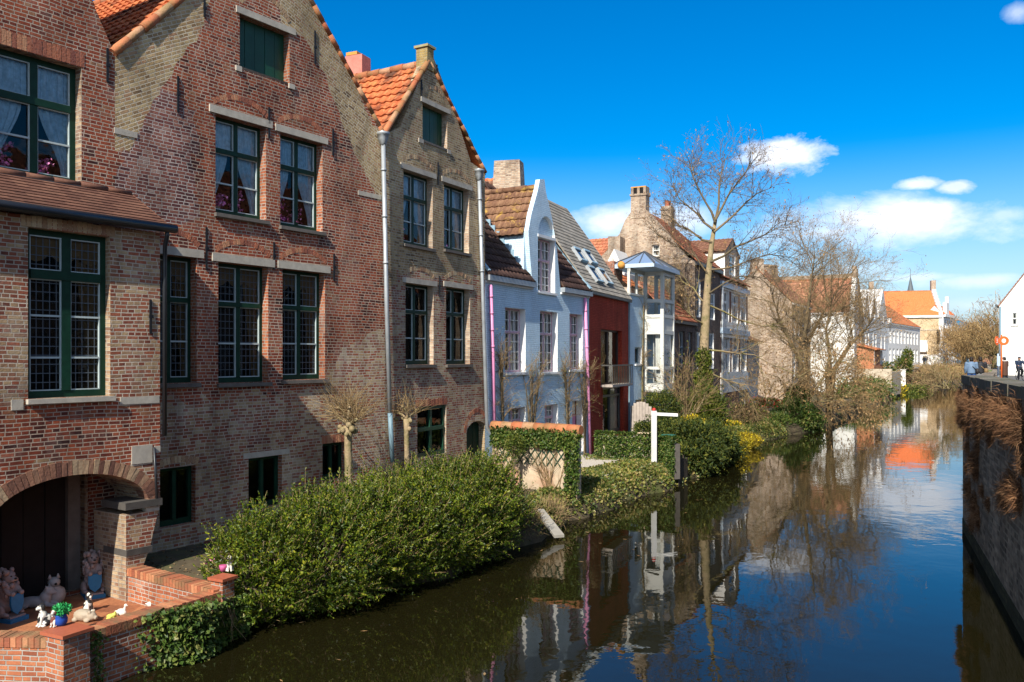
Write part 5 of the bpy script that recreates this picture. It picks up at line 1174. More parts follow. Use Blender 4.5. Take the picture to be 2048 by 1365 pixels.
TZ, TW = .25, .72
T_FR, T_FL, T_L, T_B = (-4.02, 12.05), (-5.22, 9.93), (-9.2, 10.2), (-5.80, 13.29)
def terrace():
    b = MB(); b.face([(x, y, TZ) for x, y in (T_FL, T_FR, T_B, (-6.2, 15.6), (-11, 14), (-9.6, 10.2))], 'floor_tile'); o = b.build('terrace_floor'); tag(o, kind='structure')
    t = thing('terrace_wall', 'low orange brick wall with rowlock coping enclosing the tiled terrace above the water', 'wall', (*T_FL, 0))
    def run(p, q, thick=.23, z0=-.9, zt=TW, o0=0):
        f = Fac(*p, *q); w = MB(); w.box(f, 0, f.L, z0, zt-.12, -thick, 0, 'brick_orange'); w.build('wall', t)
        c = MB(); n = int(f.L/.073)
        for i in range(n): c.box(f, f.L*i/n+.004, f.L*(i+1)/n-.004, zt-.115, zt+random.uniform(-.006, .006), -thick-.015, .015, 'coping_brick')
        c.build('coping', t)
    run(T_FL, T_FR); run(T_FR, T_B, z0=TZ-.2, zt=.76); 
    f = Fac(*T_L, *T_FL); run(T_L, T_FL)
    for (x, y), s, zt, lab in ((( -5.24, 10.02), .34, .76, 0), ((-4.10, 12.05), .22, .86, 1)):
        b = MB(); b.wbox((x, y, (zt-.9)/2), (s, s, zt+.9), 'brick_orange', 1.1); b.wbox((x, y, zt+.023), (s+.07, s+.07, .04), 'terracotta', 1.1); b.build('pier', t)

def garden_walls():
    p, q = (-.52, 22.55), (1.62, 21.25); f = Fac(*p, *q); zt = 2.12
    t = thing('garden_wall', 'peeling garden wall with orange coping and green trellis between brick gable and canal', 'wall', f.pt(f.L/2, GZ))
    b = MB(); b.box(f, 0, f.L, .3, zt, -.24, 0, 'wall_peeling'); b.build('wall', t)
    b = MB(); caps(b, f.pt(-.05, zt+.05, -.12), f.pt(f.L+.06, zt+.05, -.12), 'ridge_orange', .15, .3); b.build('coping', t)
    b = MB()
    for i in range(9):
        s = .12+i*.22; z0, z1 = 1.25, 1.78
        for sg in (1, -1):
            sa, sb = (s, s+.40) if sg > 0 else (s+.40, s)
            if max(sa, sb) < f.L-.1: b.beam(V(f.pt(sa, z0, .03 if sg > 0 else .042)), V(f.pt(sb, z1, .03 if sg > 0 else .042)), .022, .01, 'green_paint_light', up=f.n+(0,))
    b.build('trellis', t)
    g = Fac(*f.pt(f.L, 0, -.24)[:2], f.pt(f.L, 0, -.24)[0]+.35, f.pt(f.L, 0, -.24)[1]+.62)
    # ivy clad wall beyond the path
    f2 = Fac(2.75, 28.25, 4.75, 27.1)
    h = thing('ivy_wall', 'low garden wall wholly clad in ivy below the red house', 'wall', f2.pt(1, GZ)); b = MB(); b.box(f2, 0, f2.L, .4, 1.42, -.3, 0, 'beige_render'); b.build('wall', h)
    f3 = Fac(4.7, 27.2, 5.1, 26.55); b = MB(); b.box(f3, 0, f3.L, .2, 1.3, -.2, 0, 'stone_dark'); b.build('wall', h)
    for f_, n, zt in ((f2, 5200, 1.5), (f3, 3600, 1.45)):
        leaves = ivy_on(f_, 0, f_.L, .35, zt, n); b = MB(); b.quads(leaves, 'ivy_leaf'); b.build('ivy', h)
    t2 = ivy_on(f, .0, f.L, 1.70, 2.12, 5200, drop=.22); i = MB(); i.quads(t2, 'ivy_leaf')
    i.quads(ivy_on(Fac(*f.pt(f.L-.3, 0)[:2], *f.pt(f.L+.02, 0)[:2]), 0, .4, .6, 2.0, 1500), 'ivy_leaf'); o = i.build('ivy'); tag(o, 'dark ivy mat hanging over the top of the trellis garden wall', 'ivy')
    b = MB(); b.beam(V(f.pt(.95, .4, .55)), V(f.pt(.98, 1.75, .5)), .07, .07, 'bark_dark'); bush_points = leaf_cloud([(f.pt(1.0, 1.75, .45), (.28, .28, .32))], 900, .06); b.quads(bush_points, 'green_shrub_leaf'); o = b.build('climbing_shrub'); tag(o, 'small yellow green shrub on a bare stem before the trellis', 'shrub')
    # pieces on and around the path
    b = MB(); c = f.pt(f.L-.02, 0, .0); b.box(f, f.L+.25, f.L+.31, .6, 1.15, -1.2, -.25, 'pipe_blue'); 
    p = at_z(1308, 930, .62); m = thing('mooring_post', 'white post with side arm and red tip standing on the ivy bank', 'post', p)
    b = MB(); zt = EYE+(HY-822)/FPX*p[1]; b.wbox((p[0], p[1], (p[2]+zt)/2), (.125, .125, zt-p[2]), 'white_paint', .4); b.build('post', m)
    b = MB(); b.beam((p[0]+.05, p[1], zt-.10), (p[0]+.74, p[1]-.05, zt-.13), .07, .09, 'white_paint'); b.build('arm', m); b = MB(); b.lathe((p[0], p[1], zt), [(.06, 0), (.06, .05), (.03, .09)], 'red_cap', 8); b.build('tip', m)
    # wooden garden gate, bird table box
    p = at_y(1284, 848, 33.0); f4 = Fac(p[0]-.42, 33.2, p[0]+.30, 32.6); b = MB(); n = 7
    z0 = .7
    for k in range(n):
        e = (k+.5)/n*2-1; b.box(f4, f4.L*k/n+.006, f4.L*(k+1)/n-.006, z0, z0+1.25+.35*math.sqrt(max(0, 1-e*e)), -.03, 0, 'wood_grey')
    b.box(f4, 0, f4.L, 1.0, 1.1, -.07, -.034, 'wood_grey'); b.box(f4, 0, f4.L, 1.7, 1.8, -.07, -.034, 'wood_grey'); o = b.build('garden_gate'); tag(o, 'round topped grey wooden gate beside the red house', 'gate')
    for u, v, w, lab, roof in ((1289, 868, .33, 'plain pale wooden planter box on the ivy wall, nearer the red house', None), (1337, 872, .36, 'pale wooden nest box with green lid on the ivy wall end', 'green_tank')):
        p = at_y(u, v+4, 27.5 if roof is None else 27.1); o = thing('wooden_box', lab, 'box', (p[0], p[1], p[2]-.2)); b = MB(); b.wbox(p, (w, .2, .14), 'wood_pale', -.5); b.build('box', o)
        b = MB(); b.wbox((p[0], p[1], p[2]+.09), (w+.05, .26, .03), roof or 'wood_pale', -.5); b.build('lid', o)
        b = MB(); b.wbox((p[0], p[1], p[2]-.23), (.05, .05, .31), 'wood_pale', -.5); b.build('stand', o)
    fr = thing('picket_fence', 'dark weathered wooden fence end by the water below the conifer hedge', 'fence', (5.9, 27.6, .1))
    f5 = Fac(5.25, 26.75, 5.75, 27.75)
    for k in range(6): b = MB(); b.box(f5, f5.L*k/6, f5.L*k/6+.15, .0, .78+random.uniform(-.1, .1), -.03, 0, 'wood_dark'); b.build('picket', fr)
    b = MB(); b.box(f5, 0, f5.L, .55, .63, -.08, -.033, 'wood_dark'); b.build('rail', fr)
    # concrete slab on the bank
    b = MB(); p = at_z(1098, 1045, .35); b.hexa([(p[0]-.30, p[1]+.45, .50), (p[0]-.1, p[1]+.5, .50), (p[0]+.32, p[1]-.3, .08), (p[0]+.10, p[1]-.38, .08), (p[0]-.30, p[1]+.45, .56), (p[0]-.1, p[1]+.5, .56), (p[0]+.32, p[1]-.3, .14), (p[0]+.10, p[1]-.38, .14)], 'concrete'); o = b.build('concrete_slab'); tag(o, 'narrow pale concrete slab tilted down to the water past the hedge', 'slab')
    # shed, its retaining wall, white garden hut
    f = Fac(33.6, 86.6, 36.2, 85.0); h = thing('brick_shed', 'small orange brick shed with open porch above the canal garden wall', 'shed', (35.5, 86, .7))
    b = MB(); o = [(0, .5), (f.L, .5), (f.L, 4.95), (0, 5.75)]; b.extrude(f, o, 'shed_brick', 0, -4, front=True); b.build('wall', h)
    fc = Fac(36.22, 85.0, 39.4, 90.4); b = MB(); L = fc.L
    b.box(fc, 0, L, .5, 3.3, -2.2, 0, 'shed_brick')
    for s in (0, L*.45, L-.35): b.box(fc, s, s+.35, 3.3, 4.75, -.35, 0, 'white_render')
    b.build('porch', h); b = MB(); U = vec(fc, 0, .9, -3.2); pantiles(b, V(fc.pt(-.3, 4.8, .3)), vec(fc, 1), U, L+.5, U.length, .3, .3, 'tile_far'); b.build('roof', h)
    b = MB(); b.box(fc, .1, L-.1, 3.3, 4.7, -2.1, -2.0, 'interior_dark'); b.build('room_behind', h)
    f = Fac(33.2, 85.2, 37.0, 82.8); h = thing('retaining_wall', 'stained beige garden wall below the orange brick shed', 'wall', f.pt(2, .5)); b = MB(); b.box(f, 0, f.L, .3, 2.9, -.4, 0, 'beige_render'); b.box(f, f.L-.4, f.L+.0, .3, 2.6, -6, -.4, 'beige_render'); b.build('wall', h)
    x0, x1 = [(u-CX)/FPX*100 for u in (1789, 1814)]; h = thing('garden_hut', 'plain white garden hut by the water before the bend', 'hut', (x0, 100, .6)); f = Fac(x0, 100, x1-.35, 99.6); b = MB(); b.box(f, 0, f.L, .3, 2.55, -2, 0, 'white_paint'); b.build('wall', h); b = MB(); b.box(f, -.06, f.L+.06, 2.553, 2.63, -2.05, .06, 'grey_render'); b.build('roof', h)
    f = Fac(18.6, 57.2, 23.2, 66.8); h = thing('low_wall', 'low brown brick garden wall behind the red flowers', 'wall', f.pt(3, .6)); b = MB(); b.box(f, 0, f.L, .4, 2.0, -.3, 0, 'brick_gable'); b.build('wall', h)
    f = Fac(15.9, 57.0, 19.0, 63.5); h = thing('grey_shed', 'weathered grey boarded lean-to shed after the oriel house', 'shed', f.pt(3, .6)); b = MB(); b.box(f, 0, f.L, .5, 5.2, -5, -.6, 'grey_render')
    for k in range(7): b.box(f, f.L*k/7+.02, f.L*(k+1)/7-.02, 2.6, 4.9, -.6, -.52, 'wood_grey')
    b.build('wall', h); b = MB(); U = vec(f, 0, 1.3, -3.0); pantiles(b, V(f.pt(-.2, 5.2, -.3)), vec(f, 1), U, f.L+.3, U.length, .3, .3, 'tile_brown'); b.build('roof', h)
plain('wood_dark', (.07,.055,.04), .9, .3, 6, .3); plain('red_cap', (.55,.04,.03), .5, .1, 5, 0)
plain('wall_peeling', (.50,.40,.28), .9, .3, 3, .6, dirt=((.33,.13,.07), .85))
plain('shed_brick', (.46,.18,.085), .9, .15, 5, .3, dirt=((.40,.24,.14), .5))
# ================================================================== plants
def nrm(a): return a/np.maximum(np.linalg.norm(a, axis=-1, keepdims=True), 1e-9)
def leaf_quads(P, D, L, W):
    n = len(P); D = nrm(D); s = nrm(np.cross(D, rng.normal(size=(n, 3)))); L = np.broadcast_to(L, n)[:, None]; W = np.broadcast_to(W, n)[:, None]
    up = np.cross(s, D)*L*.12
    return np.stack([P, P+D*L*.5+s*W/2+up, P+D*L, P+D*L*.5-s*W/2+up], 1)
def on_ell(lst, n, shell=(.75, 1.0), zmin=None):
    """points and outward normals spread over a union of ellipsoids"""
    P = []; N = []; vol = np.array([r[0]*r[1]+r[1]*r[2]+r[0]*r[2] for _, r in lst]); vol = vol/vol.sum()
    for (c, r), w in zip(lst, vol):
        k = int(n*w); d = nrm(rng.normal(size=(k, 3))); rr = rng.uniform(*shell, size=(k, 1)); c = np.array(c); r = np.array(r)
        bump = 1+.10*np.sin(d[:, :1]*7+c[0])+.08*np.sin(d[:, 1:2]*9+d[:, 2:]*6)
        p = c+d*r*rr*bump; nn = nrm(d/r); keep = np.ones(k, bool)
        for (c2, r2) in lst:
            if c2 is c: continue
            q = (((p-np.array(c2))/np.array(r2))**2).sum(1); keep &= ~((q < .5) & (np.abs(np.array(c2)-c).sum() > 1e-6))
        if zmin is not None: keep &= p[:, 2] > zmin
        P.append(p[keep]); N.append(nn[keep])
    return np.concatenate(P), np.concatenate(N)
def leaf_cloud(lst, n, size, up=.3, shell=(.55, 1.02), zmin=None):
    P, N = on_ell(lst, n, shell, zmin); D = N*.7+np.array([0, 0, up])+rng.normal(size=P.shape)*.6
    L = size*rng.uniform(.7, 1.3, len(P)); return leaf_quads(P, D, L, L*.5)
def shoots(lst, ns, ln, per, leaf, up=.55, zmin=None, bias=(0, 0, 0), shell=(.72, .98)):
    P, N = on_ell(lst, ns, shell, zmin); n = len(P); D = nrm(N*.75+np.array([0, 0, up])+np.array(bias)+rng.normal(size=P.shape)*.22); L = ln*rng.uniform(.6, 1.25, n)
    t = np.linspace(.1, 1, per); pos = P[:, None]+D[:, None]*(t[None, :, None]*L[:, None, None]); pos[..., 2] -= (t**2*.10)[None]*L[:, None]
    ld = D[:, None]*.55+rng.normal(size=pos.shape)*.62+np.array([0, 0, .12]); sz = leaf*rng.uniform(.65, 1.25, pos.shape[:2])*(1-.35*t**2)[None]
    q = leaf_quads(pos.reshape(-1, 3), ld.reshape(-1, 3), sz.ravel(), sz.ravel()*.46)
    return q, P, P+D*L[:, None]
def strips(P0, P1, w):
    d = P1-P0; s = nrm(np.cross(d, rng.normal(size=d.shape)))*w; return np.stack([P0-s, P0+s, P1+s*.3, P1-s*.3], 1)
def ivy_on(f, s0, s1, z0, z1, n, drop=.0, out=.10, size=.075):
    s = rng.uniform(s0, s1, n); z = rng.uniform(z0, z1, n); 
    if drop: z = np.where(z < z0+drop, np.maximum(z, z0+drop*(.5+.5*np.sin(s*6))*rng.uniform(.0, 1, n)), z)
    o = rng.uniform(.0, out, n)*(1+.5*np.sin(s*5)*np.cos(z*7)); a = np.array([*f.a, 0]); nn = np.array([*f.n, 0]); p = np.array([*f.p, 0])
    P = p+s[:, None]*a+o[:, None]*nn; P[:, 2] = z; D = nn*.6+np.array([0, 0, -.55])+rng.normal(size=P.shape)*.5; L = size*rng.uniform(.6, 1.3, n)
    top = rng.uniform(size=n) < .2; P[top, 2] = z1+rng.uniform(0, .05, top.sum()); P[top] -= nn*rng.uniform(0, .26, (top.sum(), 1)); D[top, 2] += .9
    return leaf_quads(P, D, L, L*.85)

def rnd_dir(d, ang):
    d = Vector(d).normalized(); a = d.orthogonal().normalized(); a.rotate(Matrix.Rotation(random.uniform(0, 2*PI), 3, d)); t = math.tan(ang); return (d+a*t).normalized()
def limb(mb, p, d, L, r0, r1, mat, seg=5, bend=.18, up=0.0, n=6):
    pts = [Vector(p)]; d = Vector(d).normalized()
    for i in range(seg):
        d = (d+Vector([random.gauss(0, bend) for _ in range(3)])+Vector((0, 0, up))).normalized(); pts.append(pts[-1]+d*L/seg)
    mb.tube(pts, [r0+(r1-r0)*i/seg for i in range(seg+1)], mat, n, cap=False)
    return pts, d
def grow(mb, tw, p, d, L, r, lev, mat, tmat, up, spread, kids, tips, bend=.16, rmin=.004):
    pts, dd = limb(mb if lev > 1 else tw, p, d, L, r, r*.42 if lev else rmin*.6, mat if lev > 1 else tmat, 5 if lev > 1 else 3, bend, up, 6 if lev > 2 else 4 if lev > 1 else 3)
    if lev == 0: tips.append((pts[-1], dd)); return
    for i in range(kids[lev]):
        t = random.uniform(.3, 1); k = t*(len(pts)-1); j = min(int(k), len(pts)-2); q = pts[j].lerp(pts[j+1], k-j); base = (pts[j+1]-pts[j]).normalized()
        grow(mb, tw, q, rnd_dir(base, random.uniform(*spread)), L*random.uniform(.42, .68), max(rmin, r*.42*(1.15-.5*t)), lev-1, mat, tmat, up, spread, kids, tips, bend, rmin)

def plants():
    # ---- big laurel hedge by the water
    E = []; 
    for k, (x, y, rx, rz, zc) in enumerate(((-3.82,12.85,.70,.85,.80),(-3.2,13.55,1.0,.95,.80),(-2.75,14.45,1.08,.95,.86),(-2.15,15.2,1.12,.98,.86),(-1.55,16.0,1.12,1.0,.88),(-1.05,16.8,1.08,1.04,.90),(-.62,17.5,.85,.98,.90))):
        E.append(((x+.05, y-.05, zc), (rx, rx*.9, rz)))
    h = thing('hedge', 'large glossy green laurel hedge overhanging the canal below the gable houses', 'hedge', (-2, 15.4, .4))
    q, a, e = shoots(E, 6200, .36, 17, .070, .85, .02, bias=(.08, -.1, 0)); b = MB(); b.quads(q, 'bush_leaf'); b.quads(leaf_cloud(E, 32000, .072, .3, (.55, .96), 0.0), 'bush_leaf')
    q2, a2, e2 = shoots(E, 420, .46, 15, .068, .9, .9); b.quads(q2, 'bush_leaf'); b.build('foliage', h)
    b = MB(); b.quads(strips(a, e, .004), 'twig_tan'); b.quads(strips(a2, e2, .004), 'twig_tan')
    for (c, r) in E:
        for _ in range(7): limb(b, (c[0]+random.uniform(-.3, .3), c[1]+random.uniform(-.3, .3), .2), (random.gauss(0, .5), random.gauss(0, .5), 1), 1.2, .022, .008, 'bark_dark', 4, .15, 0, 5)
    b.build('stem', h)
    # ---- ivy hanging over the terrace wall
    f = Fac(*T_FL, *T_FR); n = 3400; s = np.concatenate([rng.normal(1.55, .26, n//2), rng.uniform(1.2, 2.75, n//2)]); z = np.where(np.arange(n) < n//2, rng.uniform(-.02, .74, n), rng.uniform(-.05, .62, n)); keep = (s < 2.75) & (s > .9)
    s, z = s[keep], z[keep]; o = rng.uniform(.02, .34, len(s))*(.5+.5*np.sin(s*4+1))+.03; P = np.array([*f.p, 0])+s[:, None]*np.array([*f.a, 0])+o[:, None]*np.array([*f.n, 0]); P[:, 2] = z
    L = .075*rng.uniform(.6, 1.3, len(s)); b = MB(); b.quads(leaf_quads(P, np.array([*f.n, -.4])+rng.normal(size=P.shape)*.5, L, L*.85), 'ivy_leaf')
    for k in range(14): x = random.uniform(1.1, 2.7); limb(b, f.pt(x, .6, .04), (f.n[0]*.3, f.n[1]*.3, -1), random.uniform(.4, .7), .008, .003, 'twig_dark', 5, .2, 0, 4)
    o_ = b.build('ivy'); tag(o_, 'ragged ivy trailing down the canal face of the terrace wall', 'ivy')
    b = MB(); x = f.pt(.40, .7, .03); P = np.array([f.pt(.38+random.gauss(0, .05), random.uniform(.02, .72), .03) for _ in range(170)]); b.quads(leaf_quads(P, np.array([*f.n, -.5])+rng.normal(size=P.shape)*.5, .05, .04), 'ivy_leaf'); limb(b, x, (0, 0, -1), .6, .008, .003, 'twig_dark', 4, .05); o_ = b.build('ivy'); tag(o_, 'single thin ivy strand hanging beside the brick pier of the terrace', 'ivy')

    # ---- ivy and leaf litter covering the bank, one uncountable carpet
    n = 80000; y = rng.uniform(18.2, 44, n); d = rng.beta(1.3, 2.2, n)*3.4; w = (y < 29.5); d = np.where(w, d, d*.9)
    wb = (.12*np.sin(y*1.9)+.08*np.sin(y*4.3+1))*(d < 3); x = np.array([bank_at(v) for v in y])+DIN[0]*(d+wb); yy = y+DIN[1]*(d+wb); z = np.array([bank_z(v) for v in d])+rng.uniform(0, .16, n)*(.5+.5*np.sin(x*2.3)*np.cos(yy*1.7))+.01
    ok = ~((x < 1.9) & (d > .9) & (y < 21.5)); px = x/yy*FPX+CX; path = (yy > 21.8) & (yy < 27.5) & (d > 1.75) & (x > 1.55) & (x < 4.2); ok &= ~path; ok &= ~((yy < 19.6) & (rng.uniform(size=n) > .35))
    P = np.stack([x, yy, z], 1)[ok]; L = .085*rng.uniform(.6, 1.3, len(P)); b = MB(); b.quads(leaf_quads(P, np.array([.3, -.4, .35])+rng.normal(size=P.shape)*.6, L, L*.75), 'ivy_cover_leaf'); o_ = b.build('ground_ivy'); tag(o_, 'low ivy and dead leaves carpeting the canal bank', 'ivy', kind='stuff')
    n = 11000; y = rng.uniform(12.6, 34, n); d = rng.uniform(.3, 7, n); x = np.array([bank_at(v) for v in y])+DIN[0]*d; P = np.stack([x, y+DIN[1]*d, np.array([bank_z(v) for v in d])+.02], 1); L = .06*rng.uniform(.5, 1.3, n); b = MB(); b.quads(leaf_quads(P, rng.normal(size=P.shape)*np.array([1, 1, .3]), L, L*.6), 'litter'); o_ = b.build('leaf_litter'); tag(o_, 'dry leaf litter scattered over the garden soil', 'litter', kind='stuff')
    n = 70; y = rng.uniform(9, 60, n); x = np.array([bank_at(max(12.6, v)) for v in y])+rng.gamma(1.6, 1.6, n)+.4; P = np.stack([x, y, np.full(n, .006)], 1); L = rng.uniform(.03, .07, n); b = MB(); D = rng.normal(size=P.shape)*[1, 1, .02]; sd = nrm(np.cross(D, [0, 0, 1.0]))*L[:, None]*.3; D = nrm(D)*L[:, None]; b.quads(np.stack([P-D, P+sd, P+D, P-sd], 1), 'dry_leaf'); o_ = b.build('floating_leaves'); tag(o_, 'stray dead leaves drifting on the canal near the bank', 'leaves', kind='stuff')
    # dark scrub between hedge and ivy
    b = MB(); E2 = [((.15, 18.6, .42), (.5, .5, .35)), ((.9, 19.9, .35), (.4, .5, .28))]; P, N = on_ell(E2, 1700, (.3, 1)); b.quads(strips(P, P+nrm(N+rng.normal(size=P.shape)*.6+[0, 0, .5])*.3, .004), 'twig_dark'); b.quads(leaf_cloud(E2, 500, .06), 'ivy_leaf'); o_ = b.build('scrub'); tag(o_, 'dark twiggy scrub at the waterside between hedge and concrete slab', 'shrub')

    # ---- pollarded trees before the brick gables
    for u, vb, vh, Y, lab, sc, mat in ((697, 975, 852, 17.4, 'knobbly pollard with wide spray of bare twigs before the small cellar window', 1.0, 'bark_sunny'), (814, 940, 838, 19.6, 'smaller pollard with short twigs in front of the zinc downpipe', .78, 'bark_sunny')):
        x0, _, _ = at_y(u, vb, Y); zh = at_y(u, vh, Y)[2]; t = thing('pollard_tree', lab, 'tree', (x0, Y, .6)); b = MB()
        b.tube([(x0, Y, .55), (x0+.01, Y, 1.2), (x0-.01, Y, zh-.25), (x0, Y, zh)], [.11*sc, .08*sc, .078*sc, .11*sc], mat, 10)
        for k in range(9): b.ball((x0+random.gauss(0, .09*sc), Y+random.gauss(0, .09*sc), zh-.05+random.gauss(0, .09*sc)), .062*sc*random.uniform(.7, 1.2), mat, 8, 6)
        knob = []
        for k in range(7 if sc == 1 else 4):
            d = rnd_dir((0, 0, 1), random.uniform(.2, 1.15)); pts, _ = limb(b, (x0, Y, zh), d, .46*sc, .042*sc, .028*sc, mat, 5, .25, .1, 7); knob += pts[2:]; b.ball(pts[-1], .042*sc, mat, 7, 5)
        b.build('trunk', t); c = MB()
        for k in range(240 if sc == 1 else 95):
            p = random.choice(knob)+Vector([random.gauss(0, .03) for _ in range(3)]); d = rnd_dir((p-Vector((x0, Y, zh-.35))).normalized(), random.uniform(.3, 1.35)); limb(c, p, d, random.uniform(.3, .95)*sc, .006, .002, 'twig_tan', 5, .12, .02, 3)
        c.build('crown', t)

    # ---- tall bare tree
    x, y, _ = at_y(1405, 800, 40.0); t = thing('bare_tree', 'tall bare tree with straight mossy trunk and open crown against the sky', 'tree', (x, y, .7)); b, tw, tips = MB(), MB(), []
    ax = [at_y(*q, Y) for q, Y in (((1405,835),40), ((1406,740),40), ((1411,640),40.1), ((1416,560),40.2), ((1423,490),40.2), ((1431,440),40.3))]; rad = [.29, .235, .20, .155, .115, .08]
    tk = MB(); tk.tube(ax, rad, 'bark_sunny', 12); tk.build('trunk', t)
    LIMB = [[(1431,440),(1436,390),(1444,340),(1448,312)], [(1430,445),(1405,400),(1388,360),(1380,325)], [(1431,440),(1460,395),(1490,345),(1505,318)], [(1428,460),(1390,430),(1360,400),(1345,370)], [(1427,465),(1470,430),(1515,395),(1545,375)], [(1424,485),(1390,470),(1355,455),(1335,430)], [(1420,525),(1470,495),(1530,470),(1590,440)], [(1417,550),(1395,520),(1365,505),(1330,480)], [(1418,540),(1465,530),(1540,510),(1600,520)], [(1414,590),(1455,560),(1500,550),(1560,560)],
            [(1415,610),(1480,640),(1560,660),(1600,720)], [(1410,700),(1475,705),(1540,730),(1630,770)], [(1412,655),(1390,640),(1350,610),(1330,600)], [(1412,735),(1445,760),(1490,780),(1500,800)], [(1413,610),(1385,580),(1360,560),(1340,560)]]
    for li, px in enumerate(LIMB):
        dy = random.uniform(-1.6, 2.2); P = [V(at_y(u, v, 40.1+dy*i/3)) for i, (u, v) in enumerate(px)]; low = li > 9; r0 = .075 if li < 7 else .06
        for i in (1, 2): P[i] += Vector((random.gauss(0, .08), 0, random.gauss(0, .08)))
        P2_ = []
        for i in range(3): P2_ += [P[i], P[i].lerp(P[i+1], .5)+Vector([random.gauss(0, .05) for _ in range(3)])]
        P2_.append(P[3]); bm_, tm_ = ('bark', 'twig_tan') if low else ('bark_dark', 'twig_crown'); r0 *= .85; b.tube(P2_, [r0*(1-.14*i) for i in range(7)], bm_, 7, cap=False)
        for i in range(20 if not low else 15):
            k = random.uniform(.5 if not low else .8, 2.99); j = int(k); q = P[j].lerp(P[j+1], k-j); grow(b, tw, q, rnd_dir((P[j+1]-P[j]).normalized()+Vector((0, 0, -.12 if low else .15)), random.uniform(.4, 1.0)), random.uniform(.7, 1.6), .018, 2, bm_, tm_, -.02 if low else .04, (.4, .95), {2: 6, 1: 4}, tips, .16, .0048)
    b.build('limb', t); tw.build('twig', t)
    sel = [tips[i] for i in range(0, len(tips), 3)]; P = np.array([p for p, _ in sel]); L = .10*rng.uniform(.6, 1.3, len(P)); b = MB(); b.quads(leaf_quads(P, rng.normal(size=P.shape)*.5+[0, 0, -.9], L, L*.55), 'dry_leaf'); b.build('dead_leaves', t)
    # ivy on its foot
    b = MB(); Q = [(tuple(V(ax[0]).lerp(V(ax[1]), k)+Vector((0, -.1, -.3+k*.8))), (.62-.3*k, .62-.3*k, .55)) for k in (.0, .35, .7, 1.0)]; b.quads(leaf_cloud(Q, 6500, .13, .2), 'green_shrub_leaf'); o_ = b.build('ivy'); tag(o_, 'yellow green ivy climbing the foot of the tall bare tree', 'ivy')

    # ---- twisted dark tree leaning over the water, dense twigs
    t = thing('bare_tree', 'spreading dark bare tree with several twisted stems and dense fine twigs leaning over the water', 'tree', (17.2, 50.5, .7)); b, tw, tips = MB(), MB(), []; tk = MB()
    stems = [[(1612,800),(1606,740),(1590,700),(1560,640),(1540,580)], [(1615,800),(1612,730),(1612,690),(1650,620),(1690,560)], [(1660,810),(1655,760),(1660,710),(1652,660),(1665,600)], [(1605,800),(1600,720),(1612,650),(1620,580),(1630,510)], [(1660,800),(1668,740),(1700,690),(1730,660),(1745,640)]]
    for s in stems:
        Y0 = random.uniform(49.5, 52); P = [V(at_y(u, v, Y0+random.uniform(-.4, .4))) for u, v in s]; tk.tube([Vector((P[0].x-.1, P[0].y, -.1))]+P, [.23, .20, .15, .115, .065, .02], 'bark_dark', 8, cap=False)
        for i in range(25):
            k = random.uniform(1.0, 3.99); j = int(k); q = P[j].lerp(P[j+1], k-j); d = rnd_dir((P[j+1]-P[j]).normalized()*.5+Vector((.05, -.1, .5)), random.uniform(.3, 1.1)); grow(b, tw, q, d, random.uniform(1.6, 3.2), .028, 3, 'bark_dark', 'twig_tan', .015, (.4, .95), {3: 5, 2: 5, 1: 4}, tips, .15, .005)
    tk.build('trunk', t); b.build('limb', t); tw.build('twig', t)
    sel = tips[::5]; P = np.array([p for p, _ in sel]); L = .10*rng.uniform(.6, 1.3, len(P)); b = MB(); b.quads(leaf_quads(P, rng.normal(size=P.shape)*.5+[0, 0, -.9], L, L*.55), 'dry_leaf'); b.build('dead_leaves', t)
    # ---- tan brush hanging over the canal
    t = thing('overhanging_shrub', 'tan tangled brush with dead leaves hanging out over the canal', 'shrub', (17, 47.3, .2)); b, tw, tips = MB(), MB(), []
    for k in range(44):
        u = random.uniform(1530, 1690); p = V(at_y(u, random.uniform(770, 812), random.uniform(46.5, 49.5))); d = Vector((random.uniform(-.3, .8), random.uniform(-.9, .1), random.uniform(.1, .8))); grow(b, tw, p, d, random.uniform(1.5, 2.9), .03, 2, 'bark', 'twig_tan', -.09, (.3, .9), {2: 7, 1: 4}, tips, .16, .008)
    for k in range(18):
        p = V(at_y(random.uniform(1560, 1690), random.uniform(690, 780), random.uniform(47.5, 50))); grow(b, tw, p, Vector((random.uniform(-.4, .9), random.uniform(-.6, .2), random.uniform(-.3, .5))), random.uniform(1.4, 2.6), .022, 2, 'bark', 'twig_tan', -.07, (.3, .9), {2: 7, 1: 4}, tips, .16, .006)
    for k in range(10):
        p = V(at_y(random.uniform(1640, 1680), random.uniform(790, 815), 46.8)); grow(b, tw, p, Vector((.7, -.4, .1)), 2.0, .03, 2, 'bark', 'twig_tan', -.1, (.3, .9), {2: 7, 1: 4}, tips, .16, .008)
    b.build('limb', t); tw.build('twig', t); P = np.array([p for p, _ in tips]); P = np.concatenate([P, P+rng.normal(size=P.shape)*.12]); L = .13*rng.uniform(.6, 1.3, len(P)); b = MB(); b.quads(leaf_quads(P, rng.normal(size=P.shape)*.6+[0, 0, -.8], L, L*.5), 'dry_leaf'); b.build('dead_leaves', t)

